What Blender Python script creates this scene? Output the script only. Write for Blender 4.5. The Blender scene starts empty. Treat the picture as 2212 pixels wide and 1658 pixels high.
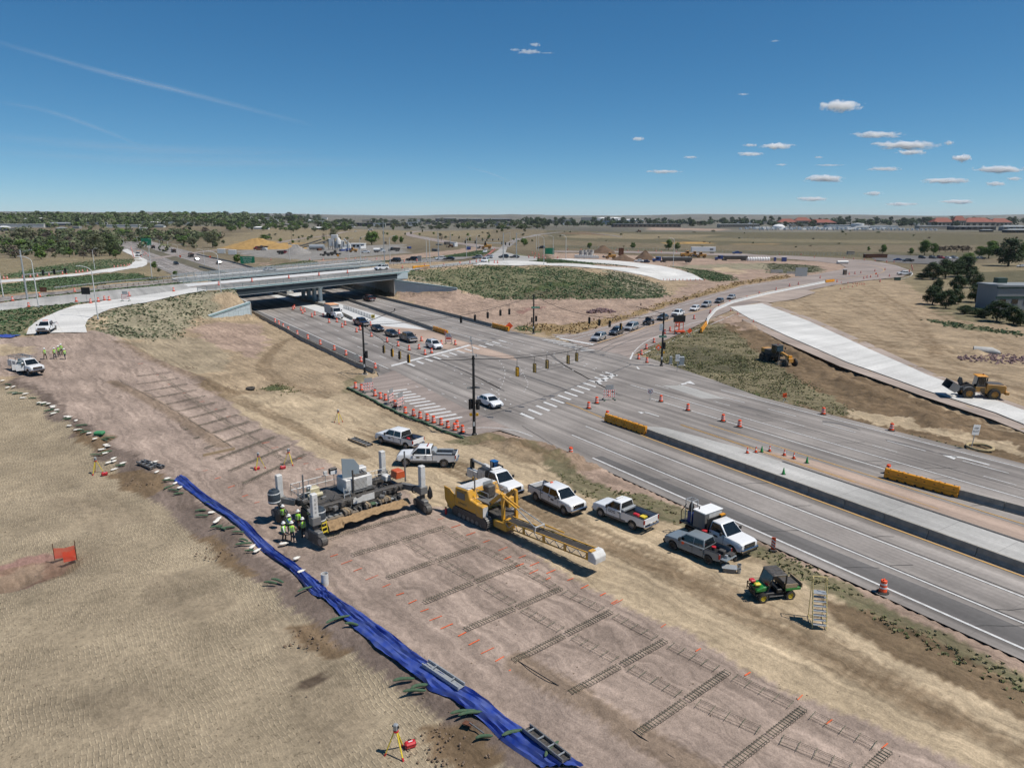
import bpy,bmesh,math,random
import numpy as np
from mathutils import Vector,Matrix,noise as mnoise
from mathutils.geometry import delaunay_2d_cdt,tessellate_polygon
random.seed(7);RNG=np.random.RandomState(11)
SC=bpy.context.scene;COL=SC.collection
R=math.radians
# ------------------------------------------------------------------ camera
CAM_H=26.0;FPX=1533.0;IMG_W,IMG_H=2211.0,1658.0;HZ=467.0
PITCH=math.atan((IMG_H/2-HZ)/FPX)
cam_d=bpy.data.cameras.new('camera');cam=bpy.data.objects.new('camera',cam_d);COL.objects.link(cam)
cam_d.sensor_fit='HORIZONTAL';cam_d.sensor_width=36.0;cam_d.lens=36.0*FPX/IMG_W
cam.location=(0,0,CAM_H);cam.rotation_euler=(math.pi/2-PITCH,0,0)
cam_d.clip_start=0.5;cam_d.clip_end=60000.0
SC.camera=cam
# ------------------------------------------------------------------ sky and sun
SUN_EL=R(60.0);SUN_DIR=Vector((0.965,-0.26,0)).normalized()       # horizontal direction towards the sun
world=bpy.data.worlds.new('World');SC.world=world;world.use_nodes=True
wn=world.node_tree;wn.nodes.clear()
sky=wn.nodes.new('ShaderNodeTexSky');sky.sky_type='NISHITA';sky.sun_disc=False
sky.sun_elevation=SUN_EL;sky.sun_rotation=math.atan2(SUN_DIR.x,SUN_DIR.y)
sky.altitude=1900.0;sky.air_density=0.6;sky.dust_density=0.6;sky.ozone_density=6.0
bg=wn.nodes.new('ShaderNodeBackground');bg.inputs['Strength'].default_value=0.095
wo=wn.nodes.new('ShaderNodeOutputWorld')
sep=wn.nodes.new('ShaderNodeSeparateColor');com=wn.nodes.new('ShaderNodeCombineColor');wn.links.new(sky.outputs[0],sep.inputs[0])
for ch,(k_,g_)in enumerate(((1.28,1.29),(0.98,0.90),(0.86,0.70))):        # camera response to the sky, one curve per channel
    pw=wn.nodes.new('ShaderNodeMath');pw.operation='POWER';pw.inputs[1].default_value=g_;mu=wn.nodes.new('ShaderNodeMath');mu.operation='MULTIPLY';mu.inputs[1].default_value=k_*0.095**g_/0.095
    wn.links.new(sep.outputs[ch],pw.inputs[0]);wn.links.new(pw.outputs[0],mu.inputs[0]);wn.links.new(mu.outputs[0],com.inputs[ch])
wn.links.new(com.outputs[0],bg.inputs[0]);wn.links.new(bg.outputs[0],wo.inputs[0])
sun_d=bpy.data.lights.new('sun','SUN');sun_d.energy=4.9;sun_d.angle=R(0.53);sun_d.color=(1.0,0.945,0.865)
sun=bpy.data.objects.new('sun',sun_d);COL.objects.link(sun);sun.location=(300,-60,500)
tosun=Vector((SUN_DIR.x*math.cos(SUN_EL),SUN_DIR.y*math.cos(SUN_EL),math.sin(SUN_EL)))
sun.rotation_euler=(-tosun).to_track_quat('-Z','Y').to_euler()
vs=SC.view_settings;vs.view_transform='Standard';vs.look='None';vs.exposure=0.0;vs.gamma=1.0;vs.use_curve_mapping=False
SC.cycles.max_bounces=5;SC.cycles.diffuse_bounces=2;SC.cycles.glossy_bounces=2;SC.cycles.transparent_max_bounces=32;SC.cycles.transmission_bounces=3;SC.cycles.volume_bounces=7
SC.cycles.use_adaptive_sampling=True;SC.cycles.adaptive_threshold=0.03;SC.cycles.use_denoising=True;SC.cycles.caustics_reflective=False;SC.cycles.caustics_refractive=False
# ------------------------------------------------------------------ picture point -> place on the ground (photo measured at 2211 px wide)
_cp,_sp=math.cos(PITCH),math.sin(PITCH)
def ray(px,py):
    u=(px-IMG_W/2)/FPX;v=(IMG_H/2-py)/FPX
    return Vector((u,_cp+v*_sp,-_sp+v*_cp))
def P(px,py,z=0.0):
    d=ray(px,py);t=(z-CAM_H)/d.z
    return Vector((d.x*t,d.y*t,z))
def AT(px,py,Y):
    d=ray(px,py);t=Y/d.y
    return Vector((d.x*t,Y,CAM_H+d.z*t))
RA=R(57.5);RU=Vector((math.cos(RA),-math.sin(RA),0));RN=Vector((math.sin(RA),math.cos(RA),0))
def SD(s,d,z=0.0):return Vector((RU.x*s+RN.x*d,RU.y*s+RN.y*d,z))      # main road: along, across
PA=R(-50.5);PU=Vector((math.cos(PA),math.sin(PA),0));PN=Vector((-math.sin(PA),math.cos(PA),0))
# ------------------------------------------------------------------ materials
MATS={}
def nd(nt,t,**kw):
    n=nt.nodes.new(t)
    for k,v in kw.items():setattr(n,k,v)
    return n
def pm(name,col,rough=0.55,metal=0.0,var=0.10,scale=6.0,bump=0.0,spec=0.5,coat=0.0,dirt=None):
    """plain procedural material: colour broken up by noise, optional dirt tint and bump"""
    if name in MATS:return MATS[name]
    m=bpy.data.materials.new(name);m.use_nodes=True;nt=m.node_tree
    b=nt.nodes['Principled BSDF'];b.inputs['Roughness'].default_value=rough;b.inputs['Metallic'].default_value=metal
    b.inputs['Specular IOR Level'].default_value=spec
    if coat:b.inputs['Coat Weight'].default_value=coat;b.inputs['Coat Roughness'].default_value=0.08
    tc=nd(nt,'ShaderNodeTexCoord');no=nd(nt,'ShaderNodeTexNoise');no.inputs['Scale'].default_value=scale;no.inputs['Detail'].default_value=4
    nt.links.new(tc.outputs['Object'],no.inputs['Vector'])
    mr=nd(nt,'ShaderNodeMapRange');mr.inputs[1].default_value=0.3;mr.inputs[2].default_value=0.7
    nt.links.new(no.outputs['Fac'],mr.inputs[0])
    mx=nd(nt,'ShaderNodeMix',data_type='RGBA');c=col
    c2=dirt if dirt else tuple(max(0,x*(1-2*var))for x in c)
    mx.inputs['A'].default_value=(*c,1);mx.inputs['B'].default_value=(*c2,1)
    if dirt:
        mm=nd(nt,'ShaderNodeMath',operation='MULTIPLY');mm.inputs[1].default_value=var*3;nt.links.new(mr.outputs[0],mm.inputs[0]);nt.links.new(mm.outputs[0],mx.inputs['Factor'])
    else:nt.links.new(mr.outputs[0],mx.inputs['Factor'])
    nt.links.new(mx.outputs['Result'],b.inputs['Base Color'])
    if bump:
        bp=nd(nt,'ShaderNodeBump');bp.inputs['Strength'].default_value=bump;bp.inputs['Distance'].default_value=0.05
        nt.links.new(no.outputs['Fac'],bp.inputs['Height']);nt.links.new(bp.outputs[0],b.inputs['Normal'])
    MATS[name]=m;return m
DUST=(0.36,0.28,0.19)
pm('white_paint',(0.72,0.73,0.74),0.32,var=0.10,coat=0.4,scale=1.5,dirt=(0.55,0.51,0.45))
pm('glass',(0.012,0.016,0.018),0.08,spec=0.8,var=0.3)
pm('tyre',(0.022,0.021,0.020),0.85,var=0.25,scale=9,dirt=(0.10,0.085,0.065))
pm('rim',(0.32,0.32,0.33),0.35,0.7);pm('black_rim',(0.03,0.03,0.03),0.4,0.3)
pm('black_plastic',(0.018,0.018,0.019),0.5);pm('chrome',(0.6,0.6,0.62),0.16,1.0)
pm('tail_red',(0.30,0.012,0.010),0.25);pm('head_lamp',(0.70,0.72,0.74),0.12)
pm('under',(0.012,0.012,0.012),0.9);pm('grey_paint',(0.17,0.20,0.22),0.35,coat=0.5,dirt=(0.22,0.22,0.2))
pm('concrete',(0.42,0.41,0.385),0.9,var=0.10,scale=1.2,bump=0.15)
pm('barrier_concrete',(0.30,0.275,0.235),0.92,var=0.16,scale=1.6,bump=0.25)
pm('white_concrete',(0.56,0.56,0.55),0.9,var=0.07,scale=0.6)
pm('orange',(0.78,0.085,0.018),0.5,var=0.10,scale=3);pm('sheet_white',(0.74,0.74,0.73),0.35,var=0.08)
pm('rubber',(0.025,0.024,0.023),0.9,dirt=(0.12,0.10,0.08));pm('barrier_yellow',(0.72,0.30,0.012),0.45,var=0.12,scale=1.5)
pm('pole_black',(0.014,0.014,0.014),0.55);pm('galv',(0.42,0.44,0.45),0.45,0.35,var=0.12)
pm('light_pole',(0.60,0.61,0.60),0.5);pm('signal_yellow',(0.62,0.33,0.02),0.5);pm('signal_tan',(0.30,0.21,0.07),0.5,scale=2)
pm('machine_grey',(0.12,0.127,0.135),0.5,dirt=(0.20,0.175,0.145),var=0.2);pm('machine_dark',(0.035,0.035,0.036),0.6,dirt=(0.14,0.12,0.10),var=0.22)
pm('machine_white',(0.62,0.62,0.61),0.45,dirt=(0.34,0.30,0.25),var=0.16,scale=2.5);pm('steel',(0.25,0.25,0.25),0.45,0.6,dirt=(0.3,0.26,0.2))
pm('yellow_paint',(0.62,0.31,0.015),0.45,dirt=(0.36,0.24,0.11),var=0.2,scale=2.2);pm('loader_yellow',(0.55,0.25,0.03),0.5,dirt=(0.30,0.2,0.1),var=0.2)
pm('wood',(0.36,0.27,0.17),0.85,var=0.18,scale=10);pm('old_wood',(0.24,0.20,0.155),0.9,var=0.2,scale=9)
pm('burlap',(0.34,0.225,0.12),0.95,var=0.2,scale=5,bump=0.6);pm('hose',(0.02,0.02,0.02),0.6)
pm('red_case',(0.52,0.02,0.03),0.45);pm('yellow_plain',(0.72,0.55,0.05),0.5);pm('hi_vis',(0.34,0.72,0.04),0.75,var=0.12,scale=9)
pm('denim',(0.035,0.045,0.075),0.9,var=0.2,scale=12);pm('dark_cloth',(0.025,0.024,0.026),0.9);pm('brown_cloth',(0.10,0.055,0.035),0.9)
pm('skin',(0.42,0.23,0.15),0.6);pm('silver_tape',(0.52,0.53,0.52),0.4);pm('hat_white',(0.78,0.78,0.77),0.4,var=0.05);pm('boot',(0.07,0.045,0.03),0.85)
pm('rust',(0.16,0.065,0.035),0.9,var=0.3);pm('road_white',(0.62,0.62,0.61),0.75,var=0.20,scale=2.5,dirt=(0.34,0.33,0.32));pm('road_yellow',(0.55,0.30,0.06),0.75,dirt=(0.36,0.27,0.16),var=0.2,scale=2.5)
pm('sign_orange',(0.85,0.10,0.02),0.5);pm('sign_back',(0.40,0.41,0.41),0.4,0.4);pm('sign_green',(0.005,0.20,0.10),0.45);pm('black',(0.012,0.012,0.012),0.6)
pm('dark_green_bag',(0.022,0.085,0.045),0.85,var=0.25,scale=7,dirt=(0.12,0.14,0.08));pm('sandbag_white',(0.70,0.68,0.63),0.9,var=0.12,scale=7,dirt=(0.45,0.38,0.28))
pm('paint_mark',(0.82,0.14,0.04),0.8,var=0.2,scale=20);pm('rebar',(0.042,0.035,0.026),0.7,var=0.2);pm('dowel',(0.16,0.17,0.10),0.55,var=0.2)
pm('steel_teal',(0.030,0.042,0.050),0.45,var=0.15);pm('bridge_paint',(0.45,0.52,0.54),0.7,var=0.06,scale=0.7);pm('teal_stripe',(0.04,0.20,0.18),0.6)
pm('bridge_rail',(0.30,0.34,0.35),0.5,0.3)
# ------------------------------------------------------------------ mesh builder
class MB:
    def __init__(s):s.v=[];s.f=[]
    def add(s,vs,fs):
        n=len(s.v);s.v+=[tuple(v)for v in vs];s.f+=[tuple(i+n for i in f)for f in fs];return s
    def box(s,c,d,rz=0.0,taper=1.0,ry=0.0,rx=0.0):
        x,y,z=d[0]/2,d[1]/2,d[2]/2;vs=[]
        for k,t in((-z,1.0),(z,taper)):
            vs+=[Vector((-x*t,-y*t,k)),Vector((x*t,-y*t,k)),Vector((x*t,y*t,k)),Vector((-x*t,y*t,k))]
        m=Matrix.Rotation(rz,3,'Z')@Matrix.Rotation(ry,3,'Y')@Matrix.Rotation(rx,3,'X')
        c=Vector(c);return s.add([m@v+c for v in vs],[(3,2,1,0),(4,5,6,7),(0,1,5,4),(1,2,6,5),(2,3,7,6),(3,0,4,7)])
    def bx(s,x0,x1,y0,y1,z0,z1):return s.box(((x0+x1)/2,(y0+y1)/2,(z0+z1)/2),(abs(x1-x0),abs(y1-y0),abs(z1-z0)))
    def frame(s,p,q):
        p,q=Vector(p),Vector(q);a=(q-p).normalized();h=Vector((0,0,1))if abs(a.z)<0.95 else Vector((1,0,0))
        b=a.cross(h).normalized();return p,q,b,b.cross(a).normalized()
    def bar(s,p,q,w,h=None):
        h=h or w;p,q,b,c=s.frame(p,q);o=[-b*w/2-c*h/2,b*w/2-c*h/2,b*w/2+c*h/2,-b*w/2+c*h/2]
        return s.add([p+k for k in o]+[q+k for k in o],[(0,1,2,3),(7,6,5,4),(4,5,1,0),(5,6,2,1),(6,7,3,2),(7,4,0,3)])
    def tube(s,p,q,r,n=8,r2=None,cap=True):
        r2=r if r2 is None else r2;p,q,b,c=s.frame(p,q);vs=[]
        for o,rr in((p,r),(q,r2)):
            vs+=[o+b*rr*math.cos(2*math.pi*i/n)+c*rr*math.sin(2*math.pi*i/n)for i in range(n)]
        fs=[(i,(i+1)%n,n+(i+1)%n,n+i)for i in range(n)]
        if cap:fs+=[tuple(range(n-1,-1,-1)),tuple(range(n,2*n))]
        return s.add(vs,fs)
    def path(s,pts,r,n=6):
        for a,b in zip(pts,pts[1:]):s.tube(a,b,r,n)
        return s
    def lathe(s,prof,n=16,c=(0,0,0)):
        vs=[];c=Vector(c)
        for r,z in prof:vs+=[c+Vector((r*math.cos(2*math.pi*i/n),r*math.sin(2*math.pi*i/n),z))for i in range(n)]
        fs=[(k*n+i,k*n+(i+1)%n,(k+1)*n+(i+1)%n,(k+1)*n+i)for k in range(len(prof)-1)for i in range(n)]
        if prof[0][0]>1e-6:fs.append(tuple(range(n-1,-1,-1)))
        if prof[-1][0]>1e-6:fs.append(tuple((len(prof)-1)*n+i for i in range(n)))
        return s.add(vs,fs)
    def prism(s,poly,y0,y1,ax='Y'):
        """polygon in x,z pushed along y (ax Y), or in x,y pushed along z (ax Z)"""
        n=len(poly)
        vs=[(x,y0,z)for x,z in poly]+[(x,y1,z)for x,z in poly]if ax=='Y' else[(x,y,y0)for x,y in poly]+[(x,y,y1)for x,y in poly]
        fs=[tuple(range(n)),tuple(range(2*n-1,n-1,-1))]+[(i,n+i,n+(i+1)%n,(i+1)%n)for i in range(n)]
        return s.add(vs,fs)
    def mesh(s,name,bevel=0.0,smooth=False,seg=1):
        me=bpy.data.meshes.new(name);me.from_pydata(s.v,[],s.f);bm=bmesh.new();bm.from_mesh(me)
        bmesh.ops.recalc_face_normals(bm,faces=bm.faces)
        if bevel:
            bmesh.ops.remove_doubles(bm,verts=bm.verts,dist=1e-5)
            es=[e for e in bm.edges if len(e.link_faces)==2 and e.calc_face_angle(0)>0.45]
            try:bmesh.ops.bevel(bm,geom=es,offset=bevel,segments=seg,affect='EDGES',profile=0.5,clamp_overlap=True)
            except Exception:pass
        bm.to_mesh(me);bm.free()
        if smooth:me.polygons.foreach_set('use_smooth',[True]*len(me.polygons));me.set_sharp_from_angle(angle=R(40))
        return me
    def build(s,name,mat,parent=None,loc=None,rz=0.0,bevel=0.0,smooth=False,label=None,kind=None):
        return ob(name,s.mesh(name,bevel,smooth),mat,parent,loc,rz,label,kind)
def M_(m):return MATS[m]if isinstance(m,str)else m
def ob(name,me,mat=None,parent=None,loc=None,rz=0.0,label=None,kind=None):
    if mat is not None and len(me.materials)==0:me.materials.append(M_(mat))
    o=bpy.data.objects.new(name,me);COL.objects.link(o)
    if parent is not None:o.parent=parent
    if loc is not None:o.location=loc
    if rz:o.rotation_euler=(0,0,rz)
    if label:o['label']=label
    if kind:o['kind']=kind
    return o
def thing(name,label,cat,loc=(0,0,0),rz=0.0,group=None):
    o=bpy.data.objects.new(name,None);COL.objects.link(o);o.empty_display_size=0.3
    o.location=loc;o.rotation_euler=(0,0,rz);return tag(o,label,cat,group)
def tag(o,label,cat,group=None):
    o['label']=label;o['category']=cat
    if group:o['group']=group
    return o
def struct(o):o['kind']='structure';return o
def copy_tree(o,parent=None):
    c=o.copy();COL.objects.link(c);c.parent=parent
    for ch in o.children:copy_tree(ch,c)
    return c
def proto_or_copy(store,key,make):
    """first call builds the thing, later calls copy it and its parts"""
    if key not in store:store[key]=make();return store[key]
    return copy_tree(store[key])
ORD=['first','second','third','fourth','fifth','sixth','seventh','eighth','ninth','tenth','eleventh','twelfth','thirteenth','fourteenth','fifteenth','sixteenth','seventeenth','eighteenth','nineteenth','twentieth']
ORD+=['twenty-'+k for k in ORD[:9]]+['thirtieth']+['thirty-'+k for k in ORD[:9]]+['fortieth']+['forty-'+k for k in ORD[:9]]
# ------------------------------------------------------------------ terrain heights: a survey net of points (picture x, y, height)
KX,KS=552.74,4.0016
def C(k,x,y):return(KX*k+x/KS,431.83+y/KS)      # enlargements of the photo used for measuring
def D(k,x,y):return(KX*k+x/KS,701.72+y/KS)
def B(k,x,y):return(KX*k+x/KS,971.6+y/KS)
def T4(x,y):return(x/5.854,566.77+y/5.854)
def T2(x,y):return(377.85+x/5.1225,539.78+y/5.1225)
def T3(x,y):return(755.7+x/5.1225,539.78+y/5.1225)
net=[]
def np_(pt,z):net.append((*P(pt[0],pt[1],z)[:2],z))
for s in range(-760,60,20):
    for d in(43.2,52,65,78,87.6):net.append((*SD(s,d)[:2],0.0))
for s in range(-266,-194,6):net+=[(*SD(s,40.4)[:2],6.9),(*SD(s,41.9)[:2],0.0),(*SD(s-24,94.9)[:2],7.2),(*SD(s-24,93.2)[:2],0.0)]
# left: wing wall, mound, ramp, pad climbing to the bridge
for x,y,z in((505,630,7.0),(430,625,7.1),(378,639,7.0),(314,653,6.8),(261,661.6,6.5),
                (239,666.7,6.2),(191,689,5.6),(183,703,5.3),(186,719,5.0),(217,720,4.7),(275,728,3.3),(390,729,1.0),(389,710,1.6),(330,680,5.0),(430,660,5.0),
                (480,740,0.2),(560,760,0),(400,790,0.4),(330,745,1.5),(620,800,0),(700,830,0),(540,850,0),(270,742,3.2),(350,784,2.0),(425,816,1.0),(500,860,0.3),
                (280,838,1.3),(380,900,0.5),(50,826,2.9),(107,852,2.3),(175,917,1.2),(237,950,0.8),(300,999,0.4),(380,1030,0.2),(500,1140,0),(690,1290,0),(920,1470,0),(1250,1660,0),
                (15,852,1.9),(55,882,1.3),(120,935,0.3),(185,985,-0.3),(262,1045,-0.6),(345,1112,-0.8),(470,1215,-0.8),(630,1345,-0.8),(850,1505,-0.8),(1080,1662,-0.8),
                (-150,900,1.2),(0,960,0.2),(0,1100,-0.7),(0,1300,-0.8),(0,1700,-0.8),(-300,1200,-0.7),(-300,1700,-0.8),(600,1700,-0.8),(-300,820,3.5),(-300,740,5),(-300,650,6.8),
                (56,722,4.9),(0,716,4.9),(100,723,5.0),(120,772,3.7),(0,775,3.7),(58,748,4.4),(20,800,3.3),(190,770,3.5),(200,820,2.3),
                (0,659,6.9),(171,649,7.0),(90,690,5.9),(0,690,6.0),(300,625,7.2),(0,640,6.9),(0,625,6.6),(150,612,6.4),(300,600,6.0),(0,607,5.6),(100,598,5.2),(201,584,4.0),(273,577,2.2),(312,567,0.8),
                (-300,600,5.2),(0,575,4),(150,560,3),(255,556,1.2),(-300,560,3),(0,545,2),(250,540,0.6),(-300,535,1.5),(330,600,3.0),(360,590,0.8),(396,597,5.5),(345,606,5.6)):np_((x,y),z)
# right: wing wall, planted mound, ramp, yard
for p,z in((T3(650,232),8.0),(T3(900,205),8.0),(T3(1400,172),8.0),
             (T3(1190,432),2.4),(T3(1450,512),0.9),(T3(1600,547),0.2),(T3(1900,560),0.1),(T3(1250,580),0),(T3(900,590),0),(C(2,300,852),0.1),(C(2,700,858),0.1),(C(2,1080,850),0.2),(C(2,1340,800),0.3),
             (C(2,1300,697),1.0),(C(2,1650,700),1.0),(C(2,1500,705),0.9),(C(2,1200,668),2.2),(C(2,1000,615),4.4),(C(2,800,588),5.8),(C(2,500,566),7.0),(C(2,0,545),7.8),(C(2,300,700),3.6),(C(2,700,705),2.8),(C(2,1050,760),1.2),
             (C(2,400,512),7.2),(C(2,900,530),5.6),(C(2,1300,570),3.4),(C(2,1500,617),2.1),(C(2,1750,640),0.9),(C(2,600,490),5.2),(C(2,1400,548),2.6),(C(2,2000,540),1.2),(C(2,1000,440),4.0),(C(2,1600,440),2.0),
             (C(1,1400,596),8.0),(C(1,1900,545),8.0),(C(1,2150,500),7.6),(C(2,100,470),7.0),(C(1,1600,480),6.5),(C(1,1200,510),6.5),(C(1,900,528),5.8),(C(1,400,530),4.2),(C(1,1900,400),4.5),(C(2,0,400),5),(C(1,1300,420),2),(C(1,700,500),2.5),(C(1,100,520),1.5),
             ((1700,625),0),((1500,690),0),((1350,690),0),((1900,600),0),((2211,640),0),((2500,700),0),((1600,760),0.3),((1750,800),0.3),((2000,900),0),((2211,960),0),((2211,800),0.4),((1900,740),0.3),((2500,900),0),((2500,600),0),((1800,560),0.3),((2211,560),0),
             ((1250,690),0),((1130,760),0),((1000,950),0),((800,950),0),((1100,1100),0),((1500,1300),0),((2211,1500),0),((2500,1300),0),((2400,1700),0),((1500,1700),0),((1900,1500),0),((900,1100),0),((700,1050),0),((1200,1400),0)):np_(p,z)
for a_,b_,sg,zf,zt in((SD(-191,41.3),SD(-184,30.0),1,(0,0.1,0.4,0.9,1.7),(4.3,3.9,3.4,2.9,2.4)),(SD(-218.9,93.8),SD(-205.2,109.4),-1,(0,0.1,0.6,1.4,2.3),(5.4,4.9,4.3,3.7,3.0))):
    n_=Vector((-(b_.y-a_.y),b_.x-a_.x,0)).normalized()*sg
    for k in range(5):q=a_.lerp(b_,k/4);net+=[(q.x+n_.x*0.6,q.y+n_.y*0.6,zf[k]),(q.x-n_.x*1.2,q.y-n_.y*1.2,zt[k])];net.append((q.x+n_.x*5,q.y+n_.y*5,zf[k]*0.7))
for x,y in((-300,15),(0,15),(300,15),(-300,520),(-150,540),(0,520),(150,520),(300,520),(300,300),(300,150),(-300,300),(-300,100)):net.append((x,y,0.0))
for s_,d_,z_ in((-224,99,7.0),(-227,96,7.2),(-221,103,6.2),(-217,108,5.2)):net.append((*SD(s_,d_)[:2],z_))
net=[p for i,p in enumerate(net)if all((p[0]-q[0])**2+(p[1]-q[1])**2>0.3 for q in net[:i])]
HX0,HY0,HW,HH=-300,15,601,506                                   # 1 m height raster
def raster_net():
    vv,ee,ff,*_=delaunay_2d_cdt([Vector(p[:2])for p in net],[],[],0,1e-4);zz=[]
    a=np.array(net)
    for v in vv:zz.append(a[np.argmin((a[:,0]-v.x)**2+(a[:,1]-v.y)**2),2])
    H=np.zeros((HH,HW))
    for t in ff:
        p=[vv[i]for i in t];z=[zz[i]for i in t]
        x0,x1=int(max(0,math.floor(min(q.x for q in p)-HX0))),int(min(HW-1,math.ceil(max(q.x for q in p)-HX0)))
        y0,y1=int(max(0,math.floor(min(q.y for q in p)-HY0))),int(min(HH-1,math.ceil(max(q.y for q in p)-HY0)))
        if x1<x0 or y1<y0:continue
        gx,gy=np.meshgrid(np.arange(x0,x1+1)+HX0,np.arange(y0,y1+1)+HY0)
        den=(p[1].y-p[2].y)*(p[0].x-p[2].x)+(p[2].x-p[1].x)*(p[0].y-p[2].y)
        if abs(den)<1e-9:continue
        a_=((p[1].y-p[2].y)*(gx-p[2].x)+(p[2].x-p[1].x)*(gy-p[2].y))/den;b_=((p[2].y-p[0].y)*(gx-p[2].x)+(p[0].x-p[2].x)*(gy-p[2].y))/den;c_=1-a_-b_
        m=(a_>=-1e-6)&(b_>=-1e-6)&(c_>=-1e-6)
        H[y0:y1+1,x0:x1+1][m]=(a_*z[0]+b_*z[1]+c_*z[2])[m]
    K=H.copy()
    for _ in range(2):
        q=np.pad(K,1,mode='edge');K=(q[:-2,1:-1]+q[2:,1:-1]+q[1:-1,:-2]+q[1:-1,2:]+2*q[1:-1,1:-1])/6
    yy,xx=np.mgrid[0:HH,0:HW];xx=xx+HX0;yy=yy+HY0;near_wall=np.zeros(H.shape,bool)
    for a,b in((SD(-191,41.3),SD(-184,30.0)),(SD(-218.9,93.8),SD(-205.2,109.4)),(SD(-270,41.3),SD(-191,41.3)),(SD(-292,93.8),SD(-218.9,93.8))):
        dx,dy=b.x-a.x,b.y-a.y;t=np.clip(((xx-a.x)*dx+(yy-a.y)*dy)/(dx*dx+dy*dy),0,1);near_wall|=np.hypot(xx-a.x-t*dx,yy-a.y-t*dy)<4
    return np.where(near_wall,H,K)
HR=raster_net()
_tab=RNG.rand(256,256)
def vnoise(x,y):
    xi=np.floor(x).astype(int);yi=np.floor(y).astype(int);fx=x-xi;fy=y-yi;fx=fx*fx*(3-2*fx);fy=fy*fy*(3-2*fy)
    g=lambda a,b:_tab[a&255,b&255]
    return(g(xi,yi)*(1-fx)+g(xi+1,yi)*fx)*(1-fy)+(g(xi,yi+1)*(1-fx)+g(xi+1,yi+1)*fx)*fy-0.5
def fbm(x,y,o=4):
    r=0;a=1.0
    for i in range(o):r=r+a*vnoise(x*2**i+17*i,y*2**i+31*i);a*=0.5
    return r
def sstep(a,b,x):t=np.clip((x-a)/(b-a),0,1);return t*t*(3-2*t)
def hfar(x,y):
    """the town hill on the left and the low swells far away"""
    px=IMG_W/2+FPX*x/np.maximum(y,50)
    hill=30*sstep(750,1900,y)*(1-sstep(250,1000,px))+10*sstep(2500,6000,y)*(1-sstep(500,1300,px))
    roll=45*sstep(4500,8500,y)*(0.35+1.5*np.maximum(0,fbm(x/1500+3,y/2500,3)))
    return hill+roll+1.2*sstep(420,700,y)*fbm(x/90,y/90,3)
def hb(x,y):
    x=np.asarray(x,float);y=np.asarray(y,float)
    u=np.clip(x-HX0,0,HW-1.001);v=np.clip(y-HY0,0,HH-1.001);i=u.astype(int);j=v.astype(int);fu=u-i;fv=v-j
    h=(HR[j,i]*(1-fu)+HR[j,i+1]*fu)*(1-fv)+(HR[j+1,i]*(1-fu)+HR[j+1,i+1]*fu)*fv
    return h+hfar(x,y)
def hz(x,y):return float(hb(x,y))
GT=np.concatenate([np.arange(18,420,0.8),np.geomspace(420,12000,500)])
def G(px,py,dz=0.0):
    """where the line of sight of a picture point meets the terrain"""
    d=ray(px,py);t=GT
    z=CAM_H+d.z*t;below=z<hb(d.x*t,d.y*t)
    k=int(np.argmax(below))if below.any()else len(t)-1
    a,b=t[max(0,k-1)],t[k]
    for _ in range(9):
        m=(a+b)/2
        if CAM_H+d.z*m<hz(d.x*m,d.y*m):b=m
        else:a=m
    return Vector((d.x*b,d.y*b,hz(d.x*b,d.y*b)+dz))
def GG(*pts):return[G(*p)for p in pts]
def inside(poly,x,y):
    r=np.zeros(x.shape,bool);n=len(poly)
    bx0,bx1=min(p[0]for p in poly),max(p[0]for p in poly);by0,by1=min(p[1]for p in poly),max(p[1]for p in poly)
    w=(x>=bx0)&(x<=bx1)&(y>=by0)&(y<=by1)
    if not w.any():return r
    X,Y=x[w],y[w];q=np.zeros(X.shape,bool)
    for i in range(n):
        x1,y1,x2,y2=poly[i][0],poly[i][1],poly[(i+1)%n][0],poly[(i+1)%n][1]
        if y1==y2:continue
        c=((y1>Y)!=(y2>Y))&(X<(x2-x1)*(Y-y1)/(y2-y1)+x1);q^=c
    r[w]=q;return r
# ------------------------------------------------------------------ paved surfaces: outline on the ground -> sheet following the terrain
PAVED=[]
def drape(name,poly,mat,dz=0.03,step=4.0,mask=True):
    """a sheet over a world polygon, cut into cells so that it follows the ground"""
    x0,x1=min(p.x for p in poly),max(p.x for p in poly);y0,y1=min(p.y for p in poly),max(p.y for p in poly)
    bm=bmesh.new();f=bm.faces.new([bm.verts.new((p.x,p.y,0))for p in poly])
    for ax,lo,hi in((0,x0,x1),(1,y0,y1)):
        n=int((hi-lo)/step)
        for k in range(1,n+1):
            co=[0,0,0];co[ax]=lo+k*(hi-lo)/(n+1);no=[0,0,0];no[ax]=1
            bmesh.ops.bisect_plane(bm,geom=bm.verts[:]+bm.edges[:]+bm.faces[:],plane_co=co,plane_no=no)
    h=hb(np.array([v.co.x for v in bm.verts]),np.array([v.co.y for v in bm.verts]))
    for v,z in zip(bm.verts,h):v.co.z=z+dz
    bmesh.ops.recalc_face_normals(bm,faces=bm.faces)
    if sum(f.normal.z for f in bm.faces)<0:bmesh.ops.reverse_faces(bm,faces=bm.faces)
    me=bpy.data.meshes.new(name);bm.to_mesh(me);bm.free();o=struct(ob(name,me,mat))
    if mask:PAVED.append([(p.x,p.y)for p in poly])
    return o
def ribbon(pts,w):
    """polyline of world points -> outline of width w"""
    L,Q=[],[]
    for i,p in enumerate(pts):
        a=pts[max(0,i-1)];b=pts[min(len(pts)-1,i+1)];t=Vector((b.x-a.x,b.y-a.y,0)).normalized();n=Vector((-t.y,t.x,0))
        L.append(p+n*w/2);Q.append(p-n*w/2)
    return L+Q[::-1]
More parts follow.
